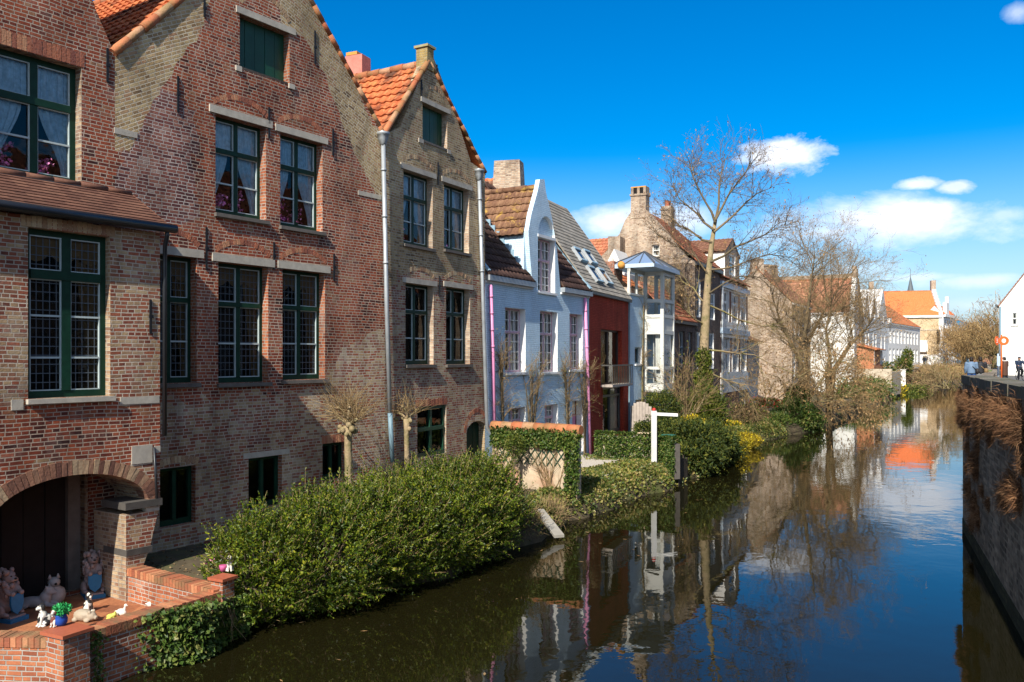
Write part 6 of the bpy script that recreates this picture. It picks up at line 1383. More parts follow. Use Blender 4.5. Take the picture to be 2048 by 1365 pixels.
    # ---- garden shrubs along the bank
    def shrub(name, lab, cat, lst, n, leaf, mat, up=.4, extra=None, stems=6, nsh=0, shl=.4):
        t = thing(name, lab, cat, (lst[0][0][0], lst[0][0][1], .6)); b = MB(); b.quads(leaf_cloud(lst, n, leaf, up), mat)
        if nsh: q, a, e = shoots(lst, nsh, shl, 10, leaf*.8, up); b.quads(q, mat)
        b.build('foliage', t)
        if extra: b = MB(); b.quads(leaf_cloud(lst, extra[1], leaf*.9, .6, (.9, 1.08)), extra[0]); b.build('blossom', t)
        b = MB()
        for c, r in lst:
            for _ in range(stems): limb(b, (c[0]+random.gauss(0, r[0]*.2), c[1]+random.gauss(0, r[1]*.2), max(.3, c[2]-r[2]*1.1)), (random.gauss(0, .4), random.gauss(0, .4), 1), r[2]*1.5, .025, .008, 'bark_dark', 4, .15, 0, 4)
        b.build('stem', t); return t
    A = lambda u, v, Y: at_y(u, v, Y)
    shrub('conifer_hedge', 'dark spreading conifer beside the picket fence end', 'shrub', [(A(1385,880,29.5), (.85,.9,.62)), (A(1420,885,31), (.9,1.0,.68)), (A(1395,915,28.8), (.8,.8,.5)), (A(1440,905,32), (.7,.8,.5))], 15000, .13, 'conifer_leaf', .1, None, 4, 900, .4)
    shrub('yew_hedge', 'clipped dark green hedge block below the glazed tower', 'hedge', [(A(1325,815,33.5), (.75,.7,.62)), (A(1325,850,33.0), (.85,.8,.6)), (A(1300,862,31.5), (.7,.6,.35)), (A(1350,858,32), (.7,.6,.35))], 14000, .09, 'conifer_leaf', .2)
    shrub('golden_shrub', 'bright yellow flowering shrub in front of the round ivy tree foot', 'shrub', [(A(1385,850,33.5), (.55,.5,.35)), (A(1372,858,33), (.4,.4,.28))], 2600, .09, 'gold_leaf', .4, ('yellow_petal', 900))
    shrub('golden_shrub', 'long golden shrub trailing to the water along the stone edge', 'shrub', [(A(1460,890,35), (.8,.9,.35)), (A(1440,905,33.2), (.75,.8,.38)), (A(1485,880,38), (.8,1.1,.3))], 6500, .10, 'gold_leaf', .2, ('yellow_petal', 1000))
    shrub('bamboo_shrub', 'pale yellow green upright shrub at the foot of the tall bare tree', 'shrub', [(A(1415,830,37.5), (.75,.75,1.0)), (A(1408,800,38), (.5,.5,.7))], 6500, .14, 'green_shrub_leaf', .6, None, 6, 300, .5)
    shrub('daffodil_clump', 'clump of yellow daffodils on the bank under the oriel house', 'flowers', [(A(1464,853,41.5), (.42,.4,.22))], 900, .12, 'green_shrub_leaf', 1.0, ('yellow_petal', 420), 2)
    shrub('brown_shrub', 'brownish half bare shrub between the daffodils and the ivy mound', 'shrub', [(A(1490,835,43.5), (.9,.9,.7)), (A(1515,838,45), (.8,.8,.6))], 3000, .11, 'litter', .5, ('green_shrub_leaf', 900), 12)
    shrub('green_shrub', 'low green shrubs above the stone edge beside the brown shrub', 'shrub', [(A(1525,855,43.5), (.9,1,.42)), (A(1550,845,45), (.9,1,.5))], 3600, .12, 'ivy_leaf')
    shrub('ivy_mound', 'big dark ivy mound hanging into the canal below the twisted tree', 'shrub', [(A(1590,835,46.3), (1.15,1.1,1.05)), (A(1612,845,46.8), (1.0,1.0,.85)), (A(1570,850,45.6), (.8,.8,.6)), (A(1595,800,47.5), (.7,.7,.8))], 11000, .15, 'ivy_leaf', .1)
    shrub('red_flower_shrub', 'row of red flowers on the brown garden wall', 'flowers', [(A(1515,806,52), (.5,.4,.3)), (A(1540,806,53), (.6,.4,.28)), (A(1562,812,54), (.5,.4,.3))], 1200, .12, 'green_shrub_leaf', .5, ('red_petal', 380))
    shrub('bank_shrub', 'dark green bank bush beyond the twisted tree', 'shrub', [(A(1722,785,75), (2.2,2.6,1.3)), (A(1700,795,70), (1.8,2,1.0)), (A(1745,780,82), (2,2.5,1.1))], 5500, .26, 'ivy_leaf')
    shrub('golden_shrub', 'far yellow flowering bush beside the white garden hut', 'shrub', [(A(1772,783,92), (1.6,2,.8)), (A(1790,780,97), (1.2,2,.6))], 2200, .25, 'gold_leaf', .3, ('yellow_petal', 500))
    shrub('bank_shrub', 'green bush in the corner of the orange shed and the white hut', 'shrub', [(A(1765,757,94), (1.7,1.7,1.9)), (A(1772,775,93), (1.4,1.6,1.1))], 3000, .28, 'ivy_leaf', .3, ('litter', 700))
    shrub('bank_shrub', 'leafy green bush leaning before the white row house', 'shrub', [(A(1806,735,108), (1.1,1.2,1.4)), (A(1815,717,110), (.7,.8,1.3))], 2200, .26, 'green_shrub_leaf', .6)
    shrub('bank_shrub', 'tan withered bush right of the white hut at the canal bend', 'shrub', [(A(1830,762,108), (2.2,2,1.2)), (A(1843,768,112), (1.8,2,.9))], 2600, .3, 'litter', .5)
    shrub('bank_shrub', 'long low green planting along the water before the bend', 'shrub', [(A(1815,778,101), (2.5,2.5,.45)), (A(1795,788,95), (2,2.5,.45)), (A(1760,800,84), (1.5,2.5,.6))], 2600, .25, 'green_shrub_leaf')
    # multi-stem bare bush right of the tower
    t = thing('bare_shrub', 'tan bare multi stemmed shrub below the glazed tower', 'shrub', (*A(1368,830,35)[:2], .7)); b, tw, tips = MB(), MB(), []
    for k in range(16): grow(b, tw, (A(1368,830,35)[0]+random.gauss(0, .12), 35+random.gauss(0, .2), .7), (random.gauss(0, .25), random.gauss(0, .2), 1), random.uniform(1.6, 2.6), .03, 2, 'bark_sunny', 'twig_tan', .0, (.3, .8), {2: 6, 1: 4}, tips, .12, .006)
    b.build('limb', t); tw.build('twig', t); P = np.array([p for p, _ in tips]); b = MB(); b.quads(leaf_quads(P, rng.normal(size=P.shape), .09, .05), 'green_shrub_leaf'); b.build('leaves', t)
    # ---- climbers on the white house
    for u, vb, vt, hw, lab in ((1003,850,712,12,'thin bare climber beside the left pink downpipe'), (1060,850,740,26,'forked bare climber between the two lower windows of the white house'), (1133,850,735,20,'bare climber rising between the middle and right windows of the white house'), (1166,900,735,16,'bare climber along the right pink downpipe')):
        t = thing('climbing_vine', lab, 'vine', F4.pt(F4.sz(u, vb)[0], GZ, .1), 'bare climbers on the white house'); b, tw, tips = MB(), MB(), []
        s0, zb = F4.sz(u, vb); s1, zt = F4.sz(u, vt); w = abs(F4.sz(u+hw, vt)[0]-s1)
        for k in range(5):
            e = random.uniform(-1, 1); P = [V(F4.pt(s0+random.gauss(0, .04), GZ, .07)), V(F4.pt(s0+e*w*.25, (GZ+zt)/2, .06)), V(F4.pt(s0+e*w*.6, zt-.5, .05)), V(F4.pt(s0+e*w, zt, .04))]; b.tube(P, [.035, .026, .016, .007], 'bark_dark', 5, cap=False)
            for i in range(14):
                q = random.uniform(.8, 2.99); j = int(q); p = P[j].lerp(P[j+1], q-j); d = vec(F4, random.uniform(-1, 1), random.uniform(-.1, .9), .08); grow(b, tw, p, d, random.uniform(.35, .8), .009, 1, 'bark_dark', 'twig_dark', .02, (.4, 1), {1: 4}, tips, .18, .003)
        b.build('limb', t); tw.build('twig', t); P = np.array([p for p, _ in tips]); P = P[::2]; b = MB(); b.quads(leaf_quads(P, rng.normal(size=P.shape), .05, .03), 'ivy_cover_leaf'); b.build('leaves', t)
    t = thing('climbing_vine', 'pale bare climber on the wall left of the glazed tower', 'vine', F6.pt(1.4, GZ, .1)); b, tw, tips = MB(), MB(), []
    for k in range(5):
        P = [V(F6.pt(1.75+random.gauss(0, .1), z, .06)) for z in (GZ, 2.4, 4.2, 6.2)]; b.tube(P, [.03, .025, .02, .01], 'bark', 5, cap=False)
        for i in range(16): q = random.uniform(.3, 2.99); j = int(q); grow(b, tw, P[j].lerp(P[j+1], q-j), vec(F6, random.uniform(-1, 1), random.uniform(-.3, .8), .1), random.uniform(.3, .7), .009, 1, 'bark', 'twig_tan', .02, (.4, 1), {1: 3}, tips, .12, .005)
    b.build('limb', t); tw.build('twig', t)
    # bare creeper on the trellis wall
    fw = Fac(-.52, 22.55, 1.62, 21.25); t = thing('climbing_vine', 'bare tan creeper fanning over the peeling trellis wall', 'vine', fw.pt(1.9, .65, .1)); b, tw, tips = MB(), MB(), []
    for k in range(16): grow(b, tw, fw.pt(1.75+random.gauss(0, .15), .6, .05), vec(fw, random.gauss(0, .35), 1, 0), random.uniform(.6, 1.1), .012, 1, 'twig_tan', 'twig_tan', .02, (.2, .6), {1: 5}, tips, .10, .004)
    b.build('limb', t); tw.build('twig', t)
    # ---- brown trees beyond the road
    for i, (u, Y, w, hgt, lab) in enumerate(((1926, 150, 5.5, 9.5, 'dense brown bare tree left in the group beyond the road'), (1958, 140, 6.0, 9.6, 'broad olive brown willow in the middle of the group beyond the road'), (1988, 128, 5.0, 9.8, 'pale barked bare tree beside the white house at the right edge'))):
        x = (u-CX)/FPX*Y; t = thing('brown_tree', lab, 'tree', (x, Y, 2.4), 'brown bare trees beyond the road'); b, tw, tips = MB(), MB(), []; tk = MB(); tk.tube([(x, Y, 2.3), (x+.2, Y, 4.2), (x+.1, Y, 6.0)], [.45, .35, .25], 'bark', 8); tk.build('trunk', t)
        for k in range(26): grow(b, tw, (x+.1, Y, random.uniform(3.4, 6)), (random.gauss(0, .7), random.gauss(0, .7), random.uniform(.3, 1.2)), random.uniform(3.0, 5.4)*hgt/9.5, .12, 2, 'bark', 'willow_twig', -.03, (.3, .9), {2: 8, 1: 5}, tips, .14, .022)
        b.build('limb', t); tw.build('twig', t); P = np.array([p for p, _ in tips]); P = np.repeat(P, 3, 0)+rng.normal(size=(3*len(P), 3))*.4; c = MB(); c.quads(strips(P, P+rng.normal(size=P.shape)*.35+[0, 0, -.5], .035), 'willow_twig'); c.build('crown', t)
    # ---- bare bushes on the bank walls at the right
    t = thing('bare_shrub', 'grey green twiggy shrub at the far corner of the quay wall', 'shrub', (*at_y(1893, 770, 62)[:2], .5)); b, tw, tips = MB(), MB(), []
    for k in range(26): grow(b, tw, at_y(1893+random.gauss(0, 5), 778, 62+random.gauss(0, .8)), (random.gauss(0, .7), random.gauss(0, .5), random.uniform(.2, 1)), random.uniform(1.2, 2.0), .03, 2, 'bark', 'twig_tan', 0, (.3, .9), {2: 6, 1: 4}, tips, .16, .010)
    b.build('limb', t); tw.build('twig', t); P = np.array([p for p, _ in tips]); b = MB(); b.quads(leaf_quads(P, rng.normal(size=P.shape), .10, .06), 'ivy_cover_leaf'); b.build('leaves', t)
    for u, Y, lab in ((1832, 118, 'left end of brown brush hanging down the embankment'), (1855, 128, 'middle brown brush hanging down the embankment'), (1880, 140, 'right end of brown brush hanging down the embankment')):
        x = (u-CX)/FPX*Y; t = thing('hanging_shrub', lab, 'shrub', (x, Y-3, 2.4), 'brush on the embankment wall'); n = 2600; P = np.stack([x+rng.normal(size=n)*2.0, Y-4+rng.normal(size=n)*2.2, 2.3+rng.normal(size=n)*.35], 1); b = MB(); b.quads(strips(P, P+rng.normal(size=P.shape)*.45+[.1, -.4, -.5], .03), 'willow_twig'); b.build('twig', t)
    # ---- dry grass tufts on the quay wall
    T = [(1935,778,.42),(1958,790,.6),(1985,775,.6),(2012,785,.7),(2038,800,.75),(1940,812,.5),(1968,822,.6),(1996,820,.6),(2025,842,.6),(2046,850,.6),(1938,852,.4),(1958,858,.45),(1985,858,.45),(1938,888,.35),(1955,926,.55),(1945,912,.35),(1940,970,.5),(1952,1000,.55),(1958,1030,.45),(1946,1040,.4),(2028,965,.6),(2012,985,.55),(2040,985,.55),(1930,800,.45),(2002,800,.6),(1966,975,.3),(2048,915,.4),(1932,832,.4)]+[(random.uniform(1922, 2046), random.uniform(770, 830), random.uniform(.3, .55)) for _ in range(16)]+[(1923, random.uniform(768, 862), random.uniform(.25, .45)) for _ in range(8)]+[(random.uniform(1930, 1990), random.uniform(830, 1000), random.uniform(.2, .4)) for _ in range(9)]
    for i, (u, v, r) in enumerate(T):
        s, z = FQ.sz(u, v+8); c = FQ.pt(s, min(z, 3.08), .0); r *= .66; n = int(820*r/.5)
        where = 'high under the parapet' if v < 830 else 'low above the water' if v > 940 else 'half way down'
        a = np.array([*FQ.a, 0]); nn = np.array([*FQ.n, 0]); d = nn*rng.uniform(.1, .9, (n, 1))+a*rng.normal(0, .8, (n, 1))+np.array([0, 0, 1])*rng.normal(.0, .7, (n, 1)); d = nrm(d)*r*rng.uniform(.5, 1.1, (n, 1))*.62
        P = np.array(c)+a*rng.normal(0, r*.34, (n, 1))+np.array([0, 0, 1])*rng.normal(0, r*.26, (n, 1)); m = P+d*.55+rng.normal(0, .05*r, (n, 3)); e = P+d+rng.normal(0, .10*r, (n, 3))+np.array([0, 0, -.08*r]); b = MB()
        sd = nrm(np.cross(d, rng.normal(size=d.shape)))*.0038; b.quads(np.concatenate([np.stack([P-sd, P+sd, m+sd, m-sd], 1), np.stack([m-sd, m+sd, e+sd*.2, e-sd*.2], 1)]), 'dry_grass')
        o_ = b.build('grass_tuft', origin=c); tag(o_, 'brown dry grass tuft %s on the dark quay wall' % where, 'grass tuft', 'dry grass tufts on the quay wall')
# ================================================================== figures
def fuse(o, vox, sm=True):
    m = o.modifiers.new('Fuse', 'REMESH'); m.mode = 'VOXEL'; m.voxel_size = vox; m.use_smooth_shade = True
    s = o.modifiers.new('Smooth', 'SMOOTH'); s.factor = .5; s.iterations = 2; return o
def place(mb, base, rz, sc):
    c, s = math.cos(rz), math.sin(rz)
    mb.v = [(base[0]+(x*c-y*s)*sc, base[1]+(x*s+y*c)*sc, base[2]+z*sc) for x, y, z in mb.v]
def spotted(name, a, b):
    def mk(n):
        t = NT(n); t.set(.35, t.mix(t.ramp(t.noise(13, 1), [(.50, 0), (.54, 1)]), a, b), .5); return t.mat
    MAKERS[name] = mk
spotted('spotted_black', (.66,.63,.56), (.02,.02,.02)); spotted('spotted_brown', (.66,.60,.52), (.16,.045,.03))

def sitting_dog(name, lab, cat, base, rz, sc, mat, ear=None, group=None):
    t = thing(name, lab, cat, base, group); b = MB()     # faces +x, 1 unit tall
    b.ball((-.10, 0, .24), (.25, .20, .25), mat); b.ball((.04, 0, .42), (.17, .16, .26), mat); b.ball((.07, 0, .60), (.12, .12, .14), mat); b.ball((.10, 0, .80), (.15, .14, .15), mat); b.ball((.24, 0, .75), (.10, .075, .07), mat)
    for y in (-.09, .09):
        b.tube([(.12, y, .42), (.17, y, .20), (.18, y, .05)], [.07, .055, .05], mat, 8); b.ball((.22, y, .035), (.08, .055, .04), mat); b.ball((-.04, y*1.9, .12), (.17, .08, .13), mat); b.ball((.08, y*2.0, .035), (.10, .05, .04), mat)
    b.tube([(-.30, 0, .10), (-.40, .05, .10), (-.42, .12, .16)], [.05, .04, .03], mat, 7); place(b, base, rz, sc); fuse(b.build('body', t), .022*sc)
    b = MB()
    for y in (-.14, .14): b.ball((.08, y, .79), (.055, .03, .12), ear or mat)
    place(b, base, rz, sc); b.build('ear', t); b = MB(); b.ball((.335, 0, .77), (.02, .025, .02), 'cat_black'); 
    for y in (-.06, .06): b.ball((.225, y, .845), (.02, .018, .02), 'cat_black')
    place(b, base, rz, sc); b.build('face_marks', t); return t
def lion(lab, base, rz, sc):
    t = thing('lion_statue', lab, 'statue', base, 'shield bearing lion statues'); b = MB(); m = 'lion_pink'
    b.ball((-.12, 0, .34), (.20, .17, .26), m); b.ball((.0, 0, .55), (.15, .155, .25), m); b.ball((.03, 0, .82), (.13, .12, .14), m)
    for y in (-.11, .11): b.tube([(.05, y, .66), (.15, y*1.1, .56), (.22, y*.9, .53)], [.06, .05, .045], m, 8); b.ball((.24, y*.85, .54), .05, m); b.ball((-.02, y*1.6, .20), (.15, .07, .14), m); b.ball((.12, y*1.5, .14), (.10, .055, .05), m)
    b.ball((.14, 0, .79), (.07, .07, .055), m); b.tube([(-.28, 0, .16), (-.38, .06, .2), (-.40, .1, .4)], [.035, .03, .03], m, 6); place(b, base, rz, sc); fuse(b.build('body', t), .014*sc)
    b = MB(); r = random.Random(3)
    for k in range(60):
        a = r.uniform(0, 2*PI); z = r.uniform(.48, .95); rad = .17 if z < .8 else .15; x = rad*math.cos(a)-.01; y = rad*math.sin(a)
        if math.cos(a) > .75 and z > .7: continue
        b.ball((x, y, z), (.045, .045, .055), m, 6, 5)
    place(b, base, rz, sc); b.build('mane', t); b = MB(); b.ball((.205, 0, .815), (.022, .03, .02), 'shield_mark', 7, 5); b.ball((.195, 0, .755), (.012, .035, .010), 'shield_mark', 7, 5)
    for y in (-.05, .05): b.ball((.150, y, .865), (.02, .018, .014), 'shield_mark', 7, 5)
    place(b, base, rz, sc); b.build('face_marks', t)
    b = MB(); prof = [(-.13, .52), (.13, .52), (.135, .34), (.10, .22), (0, .13), (-.10, .22), (-.135, .34)]; f = Fac(0.22, .5, .22, -.5)
    o = [(.5+y, z) for y, z in prof]; b.extrude(f, o, 'shield_blue', .02, -.03, front=True)
    place(b, base, rz, sc); sh = b.build('shield', t); b = MB(); 
    for y, z, w, h in ((0, .42, .03, .10), (-.03, .36, .06, .025), (.03, .40, .06, .025), (.0, .28, .045, .07), (-.035, .44, .04, .025)): b.box(f, .5+y-w/2, .5+y+w/2, z-h/2, z+h/2, .021, .028, 'shield_mark')
    place(b, base, rz, sc); b.build('emblem', sh); b = MB(); b.wbox((0, 0, .04), (.62, .40, .08), 'shield_blue'); b.wbox((0, 0, .095), (.54, .34, .03), 'lion_pink'); place(b, base, rz, sc); b.build('plinth', t); return t

def ornaments():
    Fz = TZ; A = lambda u, v, z=TZ: at_z(u, v, z)
    lion('pinkish seated lion statue holding a blue shield, against the brick pier of the arch', A(186, 1192), -.95, .72)
    lion('pinkish seated lion statue with blue shield at the left picture edge, turned sideways', A(16, 1240), -.35, .74)
    p = A(66, 1216); t = thing('reclining_dog_statue', 'pale reclining stone dog lying before the dark door', 'statue', p); b = MB(); m = 'cat_grey'
    b.ball((0, 0, .14), (.36, .15, .14), m); b.ball((-.28, 0, .13), (.18, .16, .13), m); b.ball((.28, 0, .24), (.14, .13, .16), m); b.ball((.36, 0, .40), (.12, .11, .12), m); b.ball((.46, 0, .36), (.08, .06, .055), m)
    for y in (-.1, .1): b.tube([(.30, y, .10), (.55, y, .05)], [.06, .045], m, 8); b.ball((-.2, y*1.6, .08), (.16, .06, .08), m); b.ball((.33, y, .50), (.035, .02, .05), m)
    b.tube([(-.42, 0, .1), (-.6, .05, .07), (-.72, .0, .05)], [.05, .045, .04], m, 7); place(b, p, .15, .62); fuse(b.build('body', t), .016)
    p = A(108, 1207); t = thing('cat_jar', 'round bellied pale cat shaped jar before the dark door', 'ornament', p); b = MB(); b.lathe((0, 0, 0), [(.12, 0), (.2, .06), (.23, .18), (.2, .3), (.11, .36), (.12, .37)], 'cat_grey', 14); place(b, p, 0, .72); b.build('jar', t)
    b = MB(); b.ball((0, 0, .45), (.13, .12, .11), 'cat_grey'); b.lathe((.0, .08, .53), [(.045, 0), (.01, .09)], 'cat_grey', 6); b.lathe((.0, -.08, .53), [(.045, 0), (.01, .09)], 'cat_grey', 6); b.ball((.12, 0, .43), .03, 'cat_black', 6, 5); place(b, p, -.8, .72); b.build('cat_head', t)
    sitting_dog('dog_ornament', 'black and white dog ornament with its shadow in the middle of the tiles', 'ornament', A(177, 1223), -.7, .30, 'spotted_black', 'cat_black')
    zp = .805
    sitting_dog('dog_ornament', 'larger spotted white dog on the front brick pier, looking left', 'ornament', A(88, 1252, zp), -2.2, .29, 'spotted_black', 'cat_black'); sitting_dog('dog_ornament', 'small brown and white dog on the front brick pier beside the blue pot', 'ornament', A(109, 1253, zp), -1.6, .21, 'spotted_brown', 'dog_brown')
    p = A(121, 1251, zp); t = thing('flower_pot', 'glossy blue pot with bright green plant on the front pier', 'pot', p); b = MB(); b.lathe(p, [(.05, 0), (.075, .03), (.08, .08), (.065, .12), (.072, .13), (.06, .13)], 'pot_blue', 14); b.build('pot', t); q = leaf_cloud([((p[0]+.02, p[1], p[2]+.19), (.085, .08, .05))], 300, .045); b = MB(); b.quads(q, 'bright_leaf'); b.build('foliage', t)
    p = A(167, 1242); t = thing('pig_ornament', 'sand coloured stone pig lying on the terrace tiles', 'ornament', p); b = MB(); m = 'pig_stone'; b.ball((0, 0, .16), (.30, .19, .17), m); b.ball((.26, 0, .15), (.14, .13, .13), m); b.tube([(.34, 0, .13), (.44, 0, .11)], [.065, .055], m, 9)
    for y in (-.09, .09): b.ball((.26, y, .27), (.05, .03, .05), m); b.ball((.2, y*1.4, .05), (.09, .05, .05), m); b.ball((-.18, y*1.4, .05), (.09, .06, .06), m)
    b.tube([(-.29, 0, .2), (-.34, .03, .22)], [.02, .015], m, 6); place(b, p, -.25, .52); fuse(b.build('body', t), .010)
    for u, v, lab, sc, mat, rz in ((243, 1233, 'white bird ornament on the tiles near the canal wall', .24, 'cat_white', -.2), (303, 1215, 'small white duck ornament farthest right on the tiles', .20, 'cat_white', .2)):
        p = A(u, v); t = thing('bird_ornament', lab, 'ornament', p); b = MB(); b.ball((0, 0, .24), (.34, .2, .24), mat); b.ball((-.34, 0, .28), (.14, .07, .06), mat); b.tube([(.18, 0, .36), (.24, 0, .55), (.28, 0, .64)], [.12, .08, .085], mat, 8); b.ball((.29, 0, .68), (.11, .1, .1), mat); b.tube([(.38, 0, .67), (.5, 0, .64)], [.04, .012], mat, 6); b.ball((0, 0, .03), (.2, .16, .04), mat); place(b, p, rz, sc); fuse(b.build('body', t), .008)
    p = A(222, 1238); t = thing('frog_ornament', 'tiny yellow green frog ornament between pig and white bird', 'ornament', p); b = MB(); b.ball((0, 0, .25), (.4, .3, .22), 'yellow_frog'); b.ball((.3, 0, .38), (.22, .24, .18), 'yellow_frog')
    for y in (-.15, .15): b.ball((.35, y, .55), .08, 'yellow_frog', 7, 5); b.ball((-.15, y*2.2, .15), (.25, .1, .13), 'yellow_frog'); b.ball((.35, y*1.8, .08), (.15, .07, .06), 'yellow_frog')
    place(b, p, .3, .16); fuse(b.build('body', t), .008)
    p = A(246, 1181); t = thing('flamingo_ornament', 'slim purple pink bird ornament in the corner of the terrace', 'ornament', p); b = MB(); b.ball((0, 0, .35), (.09, .07, .12), 'pot_pink'); b.tube([(.05, 0, .42), (.09, 0, .55), (.05, 0, .68), (.10, 0, .75)], [.03, .022, .02, .03], 'pot_pink', 7); b.tube([(.11, 0, .75), (.18, 0, .70)], [.022, .01], 'pot_pink', 6); b.tube([(0, .02, .26), (0, .02, .0)], .014, 'pot_pink', 6); b.tube([(0, -.02, .26), (0, -.02, .0)], .014, 'pot_pink', 6); b.lathe((0, 0, 0), [(.1, 0), (.1, .03)], 'pot_pink', 10); place(b, p, -.5, .55); b.build('body', t)
    zq = .905
    sitting_dog('dog_ornament', 'cream dog with black head on the small corner pier by the hedge', 'ornament', A(459, 1142, zq), -1.2, .24, 'cat_white', 'cat_black')
    p = A(446, 1143, zq); b = MB(); b.lathe(p, [(.035, 0), (.05, .05), (.055, .09), (.045, .09)], 'pot_pink', 12); o = b.build('flower_pot', origin=p); tag(o, 'small pink pot on the corner pier by the hedge', 'pot')
    p = A(432, 1148, .70); q = leaf_cloud([((p[0], p[1], p[2]+.07), (.2, .2, .12))], 300, .06); b = MB(); b.quads(q, 'ivy_cover_leaf'); b.quads(leaf_cloud([((p[0]-.05, p[1], p[2]+.16), (.08, .08, .04))], 40, .05), 'pink_petal'); o = b.build('primrose_plant'); tag(o, 'small plant with pink bloom behind the corner pier', 'plant')
    # orchids and pots inside the windows
    for fac, u, v, o_, lab in ((F2, 18, 335, -.42, 'potted pink orchid in the left light of the top left window'), (F2, 100, 352, -.42, 'potted pink orchid in the right light of the top left window'), (F2, 455, 418, -.42, 'pink orchid in the left light of the upper middle window'), (F2, 490, 428, -.42, 'pink orchid in the right light of the upper middle window'), (F2, 578, 446, -.42, 'pale pink orchid left in the upper right window of the red gable'), (F2, 606, 450, -.42, 'dense magenta orchid right in the upper right window of the red gable'), (F3, 815, 485, -.40, 'pink flower in the upper left window of the tan gable'), (F3, 897, 498, -.40, 'small pink flower in the upper right window of the tan gable')):
        s, z = fac.sz(u, v); p = fac.pt(s, z-.03, o_+.1); t = thing('potted_orchid', lab, 'plant', p, 'orchids in the windows'); b = MB(); b.lathe(p, [(.05, 0), (.07, .1), (.075, .1)], 'cat_white', 10); b.build('pot', t); b = MB()
        hh = random.uniform(.3, .5); st = [V(p)+Vector((0, 0, .08)), V(p)+vec(fac, .03, hh*.7), V(p)+vec(fac, .12, hh)]; b.tube(st, .004, 'leaf_bright', 4); P = np.array([tuple(st[1].lerp(st[2], random.random())) for _ in range(50)])+rng.normal(size=(50, 3))*.05; b.quads(leaf_quads(P, rng.normal(size=P.shape), .06, .05), 'pink_petal'); P = np.array(p)+rng.normal(size=(60, 3))*[.07, .05, .04]+[0, 0, .15]; b.quads(leaf_quads(P, rng.normal(size=P.shape), .06, .05), 'pink_petal'); b.build('flower', t)
plain('yellow_frog', (.50,.50,.10), .5, .1, 20, 0); island('bright_leaf', [(0,(.01,.20,.05)),(1,(.05,.40,.12))], .5, 0)

